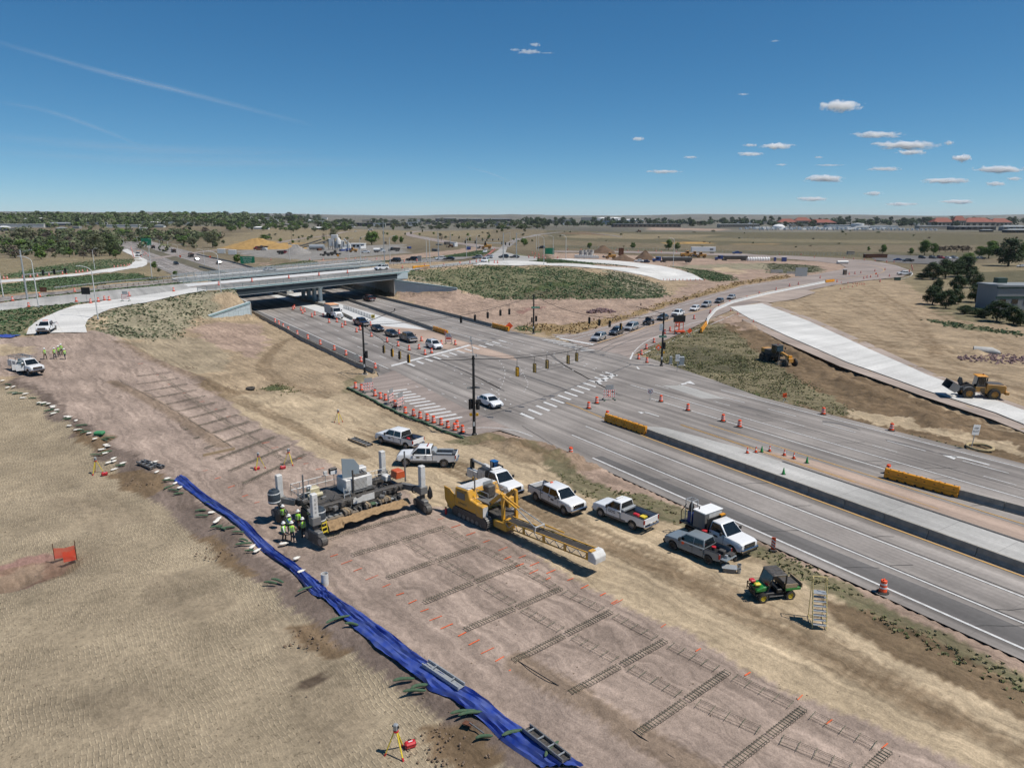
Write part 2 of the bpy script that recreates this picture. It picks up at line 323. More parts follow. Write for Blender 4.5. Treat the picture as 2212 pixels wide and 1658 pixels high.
def smooth_line(pts,n=6):
    out=[]
    for i in range(len(pts)-1):
        p0=pts[max(0,i-1)];p1=pts[i];p2=pts[i+1];p3=pts[min(len(pts)-1,i+2)]
        for k in range(n):
            t=k/n;out.append(0.5*((2*p1)+(p2-p0)*t+(2*p0-5*p1+4*p2-p3)*t*t+(3*p1-p0-3*p2+p3)*t**3))
    return out+[pts[-1]]
def pave_mat(name,base,streak=0.25,spots=0.2,rot=RA,crack=0.5,joint=0.0):
    m=bpy.data.materials.new(name);m.use_nodes=True;nt=m.node_tree;L=nt.links.new;b=nt.nodes['Principled BSDF'];b.inputs['Roughness'].default_value=0.85;b.inputs['Specular IOR Level'].default_value=0.25
    tc=nd(nt,'ShaderNodeTexCoord');mp=nd(nt,'ShaderNodeMapping');mp.inputs['Rotation'].default_value=(0,0,rot);L(tc.outputs['Object'],mp.inputs[0])
    mp2=nd(nt,'ShaderNodeMapping');mp2.inputs['Scale'].default_value=(0.012,0.75,1);L(mp.outputs[0],mp2.inputs[0])
    n1=nd(nt,'ShaderNodeTexNoise');n1.inputs['Scale'].default_value=1.0;n1.inputs['Detail'].default_value=3;L(mp2.outputs[0],n1.inputs[0])
    n2=nd(nt,'ShaderNodeTexNoise');n2.inputs['Scale'].default_value=0.09;n2.inputs['Detail'].default_value=6;L(tc.outputs['Object'],n2.inputs[0])
    n3=nd(nt,'ShaderNodeTexNoise');n3.inputs['Scale'].default_value=3.0;n3.inputs['Detail'].default_value=5;L(tc.outputs['Object'],n3.inputs[0])
    def rng(src,lo,hi):
        r=nd(nt,'ShaderNodeMapRange');r.inputs[1].default_value=0.3;r.inputs[2].default_value=0.7;r.inputs[3].default_value=lo;r.inputs[4].default_value=hi;L(src,r.inputs[0]);return r.outputs[0]
    def mul(a,c):
        q=nd(nt,'ShaderNodeMath',operation='MULTIPLY');L(a,q.inputs[0]);L(c,q.inputs[1]);return q.outputs[0]
    v=mul(mul(rng(n1.outputs[0],1-streak,1+streak*0.6),rng(n2.outputs[0],1-spots,1+spots)),rng(n3.outputs[0],0.92,1.08))
    if crack:
        vo=nd(nt,'ShaderNodeTexVoronoi',feature='DISTANCE_TO_EDGE');vo.inputs['Scale'].default_value=0.10;wp=nd(nt,'ShaderNodeMix',data_type='RGBA',blend_type='ADD');wp.inputs['Factor'].default_value=1.0
        n4=nd(nt,'ShaderNodeTexNoise');n4.inputs['Scale'].default_value=0.5;L(tc.outputs['Object'],n4.inputs[0]);L(mp.outputs[0],wp.inputs['A']);L(n4.outputs['Color'],wp.inputs['B']);L(wp.outputs['Result'],vo.inputs['Vector'])
        r=nd(nt,'ShaderNodeMapRange');r.inputs[1].default_value=0.002;r.inputs[2].default_value=0.008;r.inputs[3].default_value=1-crack;r.inputs[4].default_value=1.0;L(vo.outputs['Distance'],r.inputs[0]);v=mul(v,r.outputs[0])
    if joint:
        br=nd(nt,'ShaderNodeTexBrick');br.inputs['Scale'].default_value=1.0;br.inputs['Brick Width'].default_value=4.6;br.inputs['Row Height'].default_value=3.66;br.inputs['Mortar Size'].default_value=0.035;br.offset=0.0
        br.inputs['Color1'].default_value=(1,1,1,1);br.inputs['Color2'].default_value=(0.94,0.94,0.94,1);br.inputs['Mortar'].default_value=(1-joint,1-joint,1-joint,1);L(mp.outputs[0],br.inputs['Vector'])
        s=nd(nt,'ShaderNodeSeparateColor');L(br.outputs['Color'],s.inputs[0]);v=mul(v,s.outputs[0])
    vm=nd(nt,'ShaderNodeVectorMath',operation='SCALE');vm.inputs[0].default_value=base;L(v,vm.inputs['Scale']);L(vm.outputs[0],b.inputs['Base Color'])
    bp=nd(nt,'ShaderNodeBump');bp.inputs['Strength'].default_value=0.15;bp.inputs['Distance'].default_value=0.02;L(n3.outputs[0],bp.inputs['Height']);L(bp.outputs[0],b.inputs['Normal'])
    MATS[name]=m;return m
pave_mat('asphalt',(0.25,0.226,0.207),0.42,0.27,crack=0.0,joint=0.14);pave_mat('dark_asphalt',(0.135,0.127,0.122),0.25,0.2,crack=0.0)
pave_mat('pinkish_asphalt',(0.27,0.225,0.20),0.25,0.15,rot=R(-38),crack=0.0);pave_mat('new_concrete',(0.56,0.55,0.525),0.14,0.14,rot=R(-36),crack=0.0,joint=0.22)
pave_mat('median_concrete',(0.40,0.39,0.37),0.2,0.24,crack=0.0,joint=0.25);pave_mat('shoulder_gravel',(0.33,0.27,0.23),0.2,0.2,crack=0.0)
pave_mat('worn_concrete',(0.36,0.35,0.33),0.2,0.12,crack=0.0,joint=0.2);pave_mat('stained_dirt_road',(0.37,0.28,0.225),0.2,0.2,crack=0)
def sdpoly(*pts):return[SD(*p)for p in pts]
# main road, near side and far side of the crossing
drape('road',sdpoly((-860,45.0),(-115,45.0),(-108,43.0),(-74,44.0),(-62,46.2),(40,46.2),(40,85.6),(-66,85.6),(-78,88.4),(-96,92),(-118,90),(-130,88.0),(-860,88.0)),'asphalt',0.035,30)
cs_far=[(1190,722),(1240,722),(1300,707),(1400,676),(1500,645),(1600,617.5),(1700,602),(1765,592),(1812,583),(1828,578),(1815,571),(1760,564),(1690,559),(1600,554),(1500,549.5),(1300,545.5),(1180,544)]
cs_near=[(1180,541.5),(1300,542.5),(1500,545),(1600,548),(1700,552),(1800,557),(1880,563),(1935,573),(1965,586),(1950,598),(1870,606),(1800,616),(1700,636),(1600,662),(1530,690),(1480,716),(1420,742),(1375,762),(1362,775),(1375,800)]
drape('road',GG(*cs_far)+GG(*cs_near)+[SD(-80,82)],'pinkish_asphalt',0.045,8)
# closed near leg of the crossing
drape('road',GG((748,838),(850,800),(1000,880),(1100,925),(1010,944),(880,905)),'pinkish_asphalt',0.045,10)
# dark inner shoulder and repaired strips
drape('road_patch',sdpoly((-58,47.75),(40,47.75),(40,50.2),(-20,50.0),(-58,48.8)),'dark_asphalt',0.040,60)
drape('road_patch',sdpoly((-330,44.0),(-112,44.6),(-118,46.9),(-330,47.0)),'dark_asphalt',0.041,60)
drape('road_patch',sdpoly((-94,80.0),(-70,77.6),(-68,80.3),(-90,83.0)),'worn_concrete',0.040,60)
for s,d,w,l in((-53,81.5,1.2,5),(-44,80.8,0.8,6),(-38,81.2,0.7,4),(-64,78.5,0.7,5)):
    drape('road_patch',sdpoly((s,d),(s+l*0.4,d+w*0.7),(s+l,d+w*0.5),(s+l*0.8,d+w),(s+l*0.3,d+w*1.2),(s-0.5,d+w*0.6)),'dark_asphalt',0.042,60)
# median: bare gravel then fresh concrete on the near side, concrete strip under the bridge
drape('median',sdpoly((-66,59.2),(-52,58.7),(40,58.7),(40,64.0),(-52,64.0),(-62,62.5)),'median_concrete',0.050,60)
drape('road_patch',sdpoly((-52,64.8),(-30,64.5),(40,64.5),(40,67.6),(-44,67.4)),'stained_dirt_road',0.046,60)
drape('median',sdpoly((-330,59.5),(-190,60.5),(-175,61.0),(-150,68),(-150,72.0),(-330,71.6)),'white_concrete',0.050,60)
drape('road_patch',sdpoly((-175,62),(-128,63.5),(-108,70.0),(-112,71.6),(-150,71.8),(-160,66)),'stained_dirt_road',0.054,60)
# new concrete: ramps at left, slab and ramp at right
ramp_l=GG((57,722),(62,708),(75,697),(98,684),(130,670),(165,659),(210,652),(270,644),(330,635),(395,626),(436,619),(452,626),(412,633),(377,640),(314,654),(262,662),(239,667),(205,681),(190,690),(184,703),(188,718))
drape('ramp',ramp_l,'new_concrete',0.05,3)
drape('ramp',GG((-60,665),(0,655),(83,643),(171,634),(260,625),(350,617),(425,610),(446,617),(390,627),(330,636),(250,646),(170,654),(83,662),(0,671),(-60,680)),'worn_concrete',0.04,3)
drape('ramp',GG((-60,650),(0,642),(90,633),(180,625),(300,614),(400,604),(418,607),(300,619),(180,630),(90,640),(0,652),(-60,660)),'asphalt',0.05,3)
drape('ramp',GG((-60,618),(0,605),(80,600),(180,589.5),(260,577),(285,570),(292,563),(285,552),(262,541),(275,538),(300,553),(318,562),(318,570),(295,579),(230,588),(180,594),(80,605),(0,611),(-60,626)),'new_concrete',0.05,4)
slab=GG((1576,664),(1645,656),(1745,694),(1870,752),(2000,810),(2120,855),(2260,905),(2400,960),(2400,1010),(2260,938),(2150,893),(2000,845),(1830,784),(1700,727),(1620,690))
drape('slab',slab,'new_concrete',0.16,6)
drape('slab_bed',[p for p in GG((1572,660),(1652,652),(1760,690),(1900,752),(2020,808),(2130,849),(2270,899),(2400,950),(2400,1030),(2250,950),(2140,905),(1990,855),(1815,792),(1690,738),(1610,697))],'shoulder_gravel',0.04,6,mask=False)
drape('slab',GG((1595,641),(1650,632),(1740,626),(1762,632),(1720,646),(1660,654),(1640,652)),'shoulder_gravel',0.06,6)
ramp_r=GG(C(2,-60,540),C(2,0,538),C(2,300,548),C(2,700,565),C(2,900,580),C(2,1080,592),C(2,1110,590),C(2,1060,578),C(2,900,560),C(2,600,535),C(2,350,512),C(2,500,508),C(2,800,520),C(2,1100,545),C(2,1300,572),C(2,1450,605),C(2,1560,640),C(2,1660,692),C(2,1310,698),C(2,1180,660),C(2,1020,628),C(2,850,602),C(2,500,575),C(2,0,553),C(2,-60,552))
drape('ramp',ramp_r,'new_concrete',0.06,4)
drape('road',GG((868,582),(940,573),(1000,566),(1040,558),(1062,549),(1075,541),(1085,532),(1096,532),(1092,545),(1120,552),(1160,556),(1160,563),(1090,568),(1040,569),(990,573),(930,579),(872,588)),'worn_concrete',0.06,4)
drape('road',GG((1046,566),(1108,563),(1180,567),(1180,571),(1090,573),(1020,573)),'new_concrete',0.07,4)
drape('parking_lot',GG((1865,548),(1960,552),(2070,556),(2110,563),(2080,572),(1960,569),(1890,562)),'dark_asphalt',0.05,20)
drape('road',GG((840,571),(930,566),(1000,560),(1030,554),(960,556),(900,560),(840,564)),'asphalt',0.05,6)
# grass median of the far highway
drape('median',sdpoly((-700,60.5),(-300,60.5),(-300,68.5),(-700,68.5)),pm('median_grass',(0.15,0.13,0.08),0.95,var=0.3,scale=0.25),0.09,60,mask=False)
# far roads
for line,w,m in(([(330,559),(420,546),(560,530),(640,517),(720,507),(760,500),(830,497)],8,'pinkish_asphalt'),
                   ([(1080,538),(1020,529),(970,524),(930,517),(890,509),(885,503),(930,498),(1000,496)],13,'pinkish_asphalt'),
                   ([(1090,534),(1110,521),(1140,512),(1180,505),(1240,502),(1300,506),(1340,512)],7,'asphalt'),
                   ([(1560,497),(1700,498.5),(1900,501),(2211,506)],10,'stained_dirt_road')):
    drape('road',ribbon(smooth_line(GG(*line),5),w),m,0.12,60,mask=False)
# ------------------------------------------------------------------ ground sheet: one net to the horizon, soil colours per place
def lines(segs):
    out=[segs[0][0]]
    for a,b,st in segs:
        n=max(1,int(round((b-a)/st)));out+=list(a+(b-a)*(np.arange(1,n+1)/n))
    return np.array(out)
gx=lines([(-64,64,0.42)])
gx=np.concatenate([-np.array([64+k for k in np.concatenate([np.arange(1.2,140,1.2),140*1.09**np.arange(1,48)])])[::-1],gx,np.array([64+k for k in np.concatenate([np.arange(1.2,120,1.2),120*1.09**np.arange(1,50)])])])
gy=np.concatenate([lines([(14,104,0.40),(104,150,0.7),(150,300,1.1)]),300*1.0075**np.arange(1,100),300*1.0075**99*1.035**np.arange(1,98)])
X,Y=np.meshgrid(gx,gy);Xf,Yf=X.ravel(),Y.ravel()
dist=np.hypot(Xf,Yf)
nx=Xf+fbm(Xf/3.1,Yf/3.1,3)*np.clip(dist*0.018,0.5,10);ny=Yf+fbm(Xf/3.1+50,Yf/3.1+9,3)*np.clip(dist*0.018,0.5,10)
SOIL=dict(tan=(0.445,0.350,0.235),pad=(0.345,0.268,0.220),tread=(0.330,0.268,0.185),slope=(0.175,0.135,0.112),clod=(0.185,0.130,0.080),dry=(0.245,0.200,0.125),verge=(0.20,0.17,0.105),
            green=(0.175,0.165,0.10),matting=(0.300,0.262,0.185),field=(0.185,0.152,0.100),olive=(0.135,0.120,0.075),pink=(0.360,0.265,0.205),red=(0.270,0.165,0.135),ochre=(0.43,0.27,0.10),grey=(0.26,0.245,0.225),
            cut=(0.185,0.132,0.082),town=(0.16,0.15,0.12),weed=(0.085,0.10,0.045),dirt=(0.35,0.268,0.178),loose=(0.295,0.238,0.165),straw=(0.31,0.215,0.115),dark=(0.12,0.09,0.065))
col=np.empty((len(Xf),3));col[:]=SOIL['field'];veg=np.zeros(len(Xf));trd=np.zeros(len(Xf));rough=np.full(len(Xf),0.03)
near=(Yf<420)&(Xf>-170)&(Xf<170);col[near&(Yf<300)]=SOIL['dirt']
col[(Yf>1250)]=SOIL['town'];
far=Yf>300
m=fbm(Xf/160,Yf/260,3)[:,None]*0.5;col[far]=(col*(1+m))[far]
PAINT=[]
def paint(key,pts,v=0.0,t=0.0,r=None,world=False):
    poly=[(p.x,p.y)for p in(pts if world else GG(*pts))]
    w=inside(poly,nx,ny);col[w]=SOIL[key];veg[w]=v;trd[w]=t
    if r is not None:rough[w]=r
    PAINT.append((key,poly));return poly
paint('olive',[(1180,535),(2400,560),(2400,500),(1180,497)]);paint('field',[(1180,528),(2400,548),(2400,532),(1180,517)]);paint('dry',[(1200,512),(1500,515),(1560,508),(1300,503)]);paint('ochre',[(1400,525),(1560,527),(1500,522)]);paint('straw',[(1560,527),(1720,530),(1680,525)])
paint('cut',[(1200,505),(1330,509),(1260,500)]);paint('verge',[(1480,519),(2000,527),(2000,520),(1480,513)])
paint('pink',[(1180,545),(1900,566),(1880,590),(1700,605),(1560,618),(1440,600),(1300,575),(1200,565)]);paint('pink',[(1400,497),(1560,499),(1560,494),(1400,492)])
paint('dry',[(450,540),(720,520),(880,508),(1060,512),(1060,495),(600,490),(430,520)]);paint('grey',[(560,556),(700,560),(880,546),(870,528),(640,534),(500,541)]);paint('pink',[(540,566),(720,572),(900,560),(1050,545),(1040,532),(900,548),(700,562)])
paint('green',[(560,577),(700,574),(860,566),(940,561),(1000,556),(1010,548),(920,558),(760,567),(620,568)],0.8);paint('green',[(960,562),(1060,546),(1040,541),(960,553)],0.8);paint('green',[(1080,552),(1130,556),(1130,549),(1090,546)],0.8)
paint('dry',[(270,586),(330,606),(400,601),(320,572)],0.3)
# left: grass strips, planted mound, dirt basin
paint('dry',[(-400,640),(0,604),(200,583),(275,572),(290,552),(260,545),(150,556),(-400,575)],0.3);paint('green',[(-60,600),(60,600),(200,584),(280,571),(285,560),(230,560),(120,574),(0,596)],0.9);paint('tan',[(204,582),(240,561),(250,559),(225,576)]);paint('tan',[(240,578),(262,566),(285,557),(270,572)])
paint('green',[(-60,640),(0,637),(120,626),(330,606),(345,601),(300,590),(180,597),(80,607),(-60,622)],0.9);paint('green',[(0,653),(110,643),(240,632),(400,614),(418,610),(380,606),(200,627),(90,640)],0.9)
paint('green',[(-300,740),(30,728),(56,722),(62,707),(98,683),(165,658),(190,654),(120,655),(0,672),(-300,690)],0.9)
paint('matting',[(183,703),(191,689),(239,667),(314,653),(378,639),(440,628),(505,632),(538,655),(450,690),(392,708),(392,728),(275,730),(217,719)],0.6);paint('tan',[(190,694),(215,680),(250,681),(240,700),(200,712)],0.2)
paint('tread',[(265,739),(330,730),(400,728),(470,735),(500,770),(480,800),(400,805),(350,784)]);paint('pink',[(400,712),(470,695),(560,700),(580,740),(560,775),(470,745)])
paint('weed',[(556,840),(600,828),(650,846),(640,858),(610,860),(600,845)],0.7)
paint('dry',[(745,832),(760,810),(790,812),(800,822),(775,850),(740,848)],0.5)
# the pad and the tracked fill below it
pad_r=[(265,739),(350,784),(425,816),(480,860),(552,909),(620,947),(713,1002),(800,1040),(900,1075),(1054,1141),(1271,1264),(1324,1287),(1529,1396),(1727,1505),(1939,1587),(2080,1660),(2300,1760)]
pad_l=[(-200,830),(20,815),(50,826),(107,852),(140,885),(175,917),(237,950),(300,999),(380,1030),(500,1140),(690,1290),(920,1470),(1250,1660),(1330,1760)]
paint('tread',[(-500,840)]+[(x-14,y+16)for x,y in pad_l[1:]]+[(1100,1800),(-900,1800)],0,1.0,0.035);paint('pad',[(-200,740),(60,726),(250,724)]+pad_r+pad_l[::-1],0,0,0.012)
paint('tan',pad_r[3:]+[(2300,1560),(2000,1402),(1740,1258),(1420,1116),(1240,1066),(1160,985),(1000,958),(860,915),(740,850),(620,840)]);paint('tan',[(0,742),(70,748),(80,765),(0,768),(-60,760)])
paint('slope',pad_l[1:]+[(1190,1760),(1120,1660),(850,1480),(640,1315),(470,1185),(350,1080),(260,1015),(190,955),(120,900),(55,850),(15,832)],0,0.1,0.06)
for q in([(560,1300),(660,1330),(760,1450),(800,1560),(720,1640),(640,1560),(600,1420)],[(300,1250),(440,1230),(520,1300),(420,1340),(320,1320)],[(100,1080),(250,1060),(330,1120),(200,1150)],[(150,1500),(320,1470),(380,1540),(240,1600)]):paint('loose',q,0,0.55,0.06)
for q in([(235,1020),(330,1015),(385,1050),(330,1075),(255,1055)],[(420,1140),(500,1190),(560,1240),(520,1245),(440,1180)],[(620,1345),(690,1350),(760,1410),(700,1420),(640,1385)],[(900,1560),(1010,1560),(1100,1640),(1000,1680),(930,1640)],[(165,925),(240,945),(230,975),(185,965)]):paint('clod',q,0,0.1,0.12)
paint('red',[(-100,1240),(60,1195),(130,1190),(170,1200),(120,1245),(0,1268),(-100,1290)],0,0.1,0.04);paint('pink',[(-50,1250),(60,1215),(110,1205),(95,1235),(0,1262)])
paint('dark',[(640,1480),(700,1460),(720,1470),(650,1500)])
# right verge and fields
paint('pink',[(960,925),(1120,932),(1388,1038),(1658,1160),(2260,1425),(2300,1490),(1700,1215),(1390,1080),(1250,1050),(1190,985),(1000,940)])
paint('verge',[(960,952),(1000,940),(1060,942),(1150,957),(1212,990),(1262,1038),(1330,1058),(1400,1072),(1490,1104),(1650,1180),(1760,1228),(1900,1303),(2090,1393),(2300,1500),(2300,1560),(2000,1402),(1850,1318),(1740,1258),(1640,1204),(1500,1150),(1420,1116),(1330,1092),(1240,1066),(1185,1010),(1160,985),(1090,962),(1000,958)],0.7,0,0.06)
paint('cut',[(1760,1290),(1900,1330),(2100,1420),(2300,1540),(2300,1600),(2050,1470),(1900,1400),(1800,1330)],0.1,0,0.05)
paint('cut',[(1375,775),(1430,735),(1540,690),(1600,690),(1700,740),(1820,792),(1990,855),(2140,905),(2350,990),(2350,1030),(2211,1005),(1658,862),(1400,795)],0.02,0,0.10);paint('verge',[(1375,775),(1430,735),(1530,695),(1590,720),(1640,765),(1720,815),(1790,850),(1840,895),(1800,895),(1658,860),(1400,793)],0.35,0,0.05);paint('olive',[(1440,770),(1500,745),(1580,760),(1640,800),(1560,810),(1470,795)],0.45);paint('pink',[(1530,690),(1600,672),(1660,705),(1640,720),(1580,705)],0,0,0.05);paint('tan',[(1830,880),(1900,895),(2050,930),(2211,965),(2211,985),(2000,935),(1850,905)],0,0,0.08)
paint('tan',[(1620,700),(1690,740),(1830,800),(2140,912),(2350,1000),(2350,990),(2100,892),(1815,792)],0,0,0.06)
paint('weed',[(1378,790),(1430,797),(1660,862),(1850,915),(2080,965),(2080,972),(1850,925),(1640,866),(1400,802)],0.9);paint('clod',[(1880,875),(1935,868),(1965,890),(1900,895)],0,0,0.1)
paint('dirt',[(1650,650),(1760,632),(1880,612),(1990,640),(2000,690),(2100,690),(2400,720),(2400,900),(2260,895),(2120,845),(1900,745),(1760,690)],0,0,0.05)
paint('dry',[(1940,600),(2100,570),(2400,560),(2400,640),(2150,660),(1990,640)],0.3);paint('olive',[(2050,590),(2400,580),(2400,615),(2100,620)],0.3);paint('verge',[(2150,700),(2060,690),(2000,660),(2100,650),(2400,690),(2400,720)],0.5)
paint('green',[(2000,690),(2060,697),(2230,722),(2230,728),(2050,706)],0.6)
# between the roads in the middle: bare dirt, straw verge, planted mound
paint('pink',[T3(500,520),T3(850,470),T3(1170,440),T3(1600,545),(1300,645),(1440,640),(1500,610),(1640,606),(1620,618),(1450,670),(1290,712),(1220,725),(1090,712),(900,660)],0.0,0,0.06)
paint('straw',[(1120,712),(1180,722),(1240,721),(1300,705),(1400,673),(1500,643),(1600,615),(1700,600),(1700,594),(1590,609),(1500,634),(1380,672),(1300,690),(1240,700),(1150,700)],0.7,0,0.05);paint('weed',[(1110,712),(1170,720),(1160,706),(1120,704)],0.8)
paint('red',[T3(1850,690),T3(1900,640),T3(2212,610),C(2,100,905),C(2,260,900),C(2,300,935),C(2,120,970)],0)
paint('green',[T3(560,310),T3(650,236),(920,583),(1000,578),(1060,573),(1180,576),(1260,584),(1330,598),(1380,612),(1430,628),(1440,640),(1390,645),(1330,645),T3(1600,545),T3(1450,512),T3(1190,430),T3(850,370)],0.85,0,0.06);paint('matting',[T3(545,325),T3(700,290),T3(1180,420),T3(850,368)],0.5);paint('matting',[C(2,800,610),C(2,1000,640),C(2,1200,700),C(2,1330,760),C(2,1250,840),C(2,1080,830),C(2,850,690)],0.6)
paint('olive',[T3(1620,540),T3(1800,480),T3(2000,430),C(2,300,710),C(2,600,700),C(2,800,730),C(2,950,800),C(2,1050,845),C(2,700,850),C(2,0,855)],0.6);paint('weed',[T3(1700,510),C(2,100,790),C(2,350,715),C(2,550,705),C(2,650,735),C(2,200,800)],0.8);paint('weed',[C(2,880,780),C(2,1060,835),C(2,1000,835),C(2,870,795)],0.9)
paint('green',[C(2,0,510),C(2,400,515),C(2,700,540),C(2,1000,575),C(2,1050,580),C(2,800,560),C(2,300,545),C(2,0,535)],0.9);paint('green',[C(2,1360,575),C(2,1480,600),C(2,1660,690),C(2,1800,705),C(2,1920,690),C(2,1880,650),C(2,1700,610),C(2,1500,590)],0.9);paint('matting',[C(2,1300,560),C(2,2150,540),C(2,2300,600),C(2,2000,600),C(2,1700,590),C(2,1500,590)],0.6);paint('matting',[C(3,0,545),C(3,400,570),C(3,480,610),C(3,300,640),C(3,0,630)],0.6)
paint('tan',[C(2,1700,600),C(2,1800,575),C(2,2050,620),C(2,1950,640)]);paint('ochre',[(495,539),(540,520),(640,525),(640,535),(560,540)])
# heights with fine relief, lowered a little under the paved sheets
base=hb(Xf,Yf);rel=rough*(fbm(Xf/0.9,Yf/0.9,3)+0.8*fbm(Xf/3.7,Yf/3.7,2))*2.2*np.clip(dist/60,1,3)
pv=np.zeros(len(Xf),bool);rim=np.zeros(len(Xf),bool)
for poly in PAVED:pv|=inside(poly,Xf,Yf)
rel[dist>420]=0;rel[pv]=-0.14-0.0004*dist[pv]
bank=np.zeros(len(Xf));RUTS=()
for pts,off in(([(1860,625),(1900,650),(1960,690),(2000,740),(2010,775)],10),([(1800,650),(1900,700),(2020,770),(2140,830),(2240,870)],14),([(1720,660),(1830,715),(1960,780),(2110,850)],9),([(1800,640),(1950,665),(2100,720),(2230,790)],12),([(800,940),(960,1010),(1150,1120),(1400,1230),(1700,1390),(2050,1570)],16),([(760,930),(900,985),(1250,1150),(1560,1290),(1900,1470),(2200,1640)],18),([(430,830),(560,890),(700,960),(780,990)],9),([(1620,715),(1720,775),(1830,835),(1960,895),(2150,950)],8),([(1660,720),(1800,795),(1960,865),(2180,945)],7),([(600,740),(560,790),(600,830),(700,860)],10)):
    for k in(0,1,2):RUTS+=((smooth_line(GG(*[(x+k*off+random.uniform(-3,3),y-k*off*0.35)for x,y in pts]),4),-0.07,0.30+0.15*random.random()),)
for line,h_,w_ in((GG((268,742),(310,765),(350,786),(395,803),(430,818),(480,843),(520,850)),0.55,1.1),(GG((245,826),(300,851),(350,880),(400,912),(450,945),(478,963)),0.32,0.9),
                     (GG((1600,700),(1700,760),(1790,812),(1870,850),(1960,890),(2060,930)),0.85,1.7),(GG((1700,735),(1820,800),(1980,868),(2150,925)),-0.6,1.4),(GG((1640,712),(1720,748),(1840,800),(2000,858),(2140,908)),-0.5,1.2),(GG((1140,965),(1180,972),(1230,990),(1260,1005)),0.7,2.2),(GG((1050,948),(1100,968),(1150,990)),0.5,2.0),
                     (GG((1115,1428),(1230,1495),(1400,1600),(1520,1670)),0.16,0.8),(GG((20,1245),(110,1222)),-0.9,2.0),(GG((1990,752),(2090,760)),0.9,5))+RUTS:
    dmin=np.full(len(Xf),1e9)
    for a,b in zip(line,line[1:]):
        dx,dy=b.x-a.x,b.y-a.y;t=np.clip(((Xf-a.x)*dx+(Yf-a.y)*dy)/(dx*dx+dy*dy),0,1);dmin=np.minimum(dmin,np.hypot(Xf-a.x-t*dx,Yf-a.y-t*dy))
    k=np.exp(-(dmin/w_)**2);bank+=h_*k*(0.75+0.8*fbm(Xf/1.3,Yf/1.3,2));q=(k>0.35)&(h_<0.9)&~pv;col[q]=col[q]*0.45+np.array(SOIL['clod'])*0.55
bank[pv]=0
me=bpy.data.meshes.new('ground');nX,nY=len(gx),len(gy)
idx=np.arange(nX*nY).reshape(nY,nX);fq=np.stack([idx[:-1,:-1],idx[:-1,1:],idx[1:,1:],idx[1:,:-1]],-1).reshape(-1,4)
me.vertices.add(len(Xf));me.vertices.foreach_set('co',np.stack([Xf,Yf,base+rel+bank],-1).astype('f').ravel())
me.loops.add(fq.size);me.loops.foreach_set('vertex_index',fq.astype('i').ravel());me.polygons.add(len(fq));me.polygons.foreach_set('loop_start',np.arange(0,fq.size,4,dtype='i'))
me.update(calc_edges=True);me.polygons.foreach_set('use_smooth',np.ones(len(fq),bool))
at=me.attributes.new('soil','FLOAT_COLOR','POINT');at.data.foreach_set('color',np.concatenate([col,np.ones((len(Xf),1))],1).astype('f').ravel())
at=me.attributes.new('kindmask','FLOAT_COLOR','POINT');at.data.foreach_set('color',np.stack([trd,veg,np.clip(rough*8,0,1),np.ones(len(Xf))],-1).astype('f').ravel())
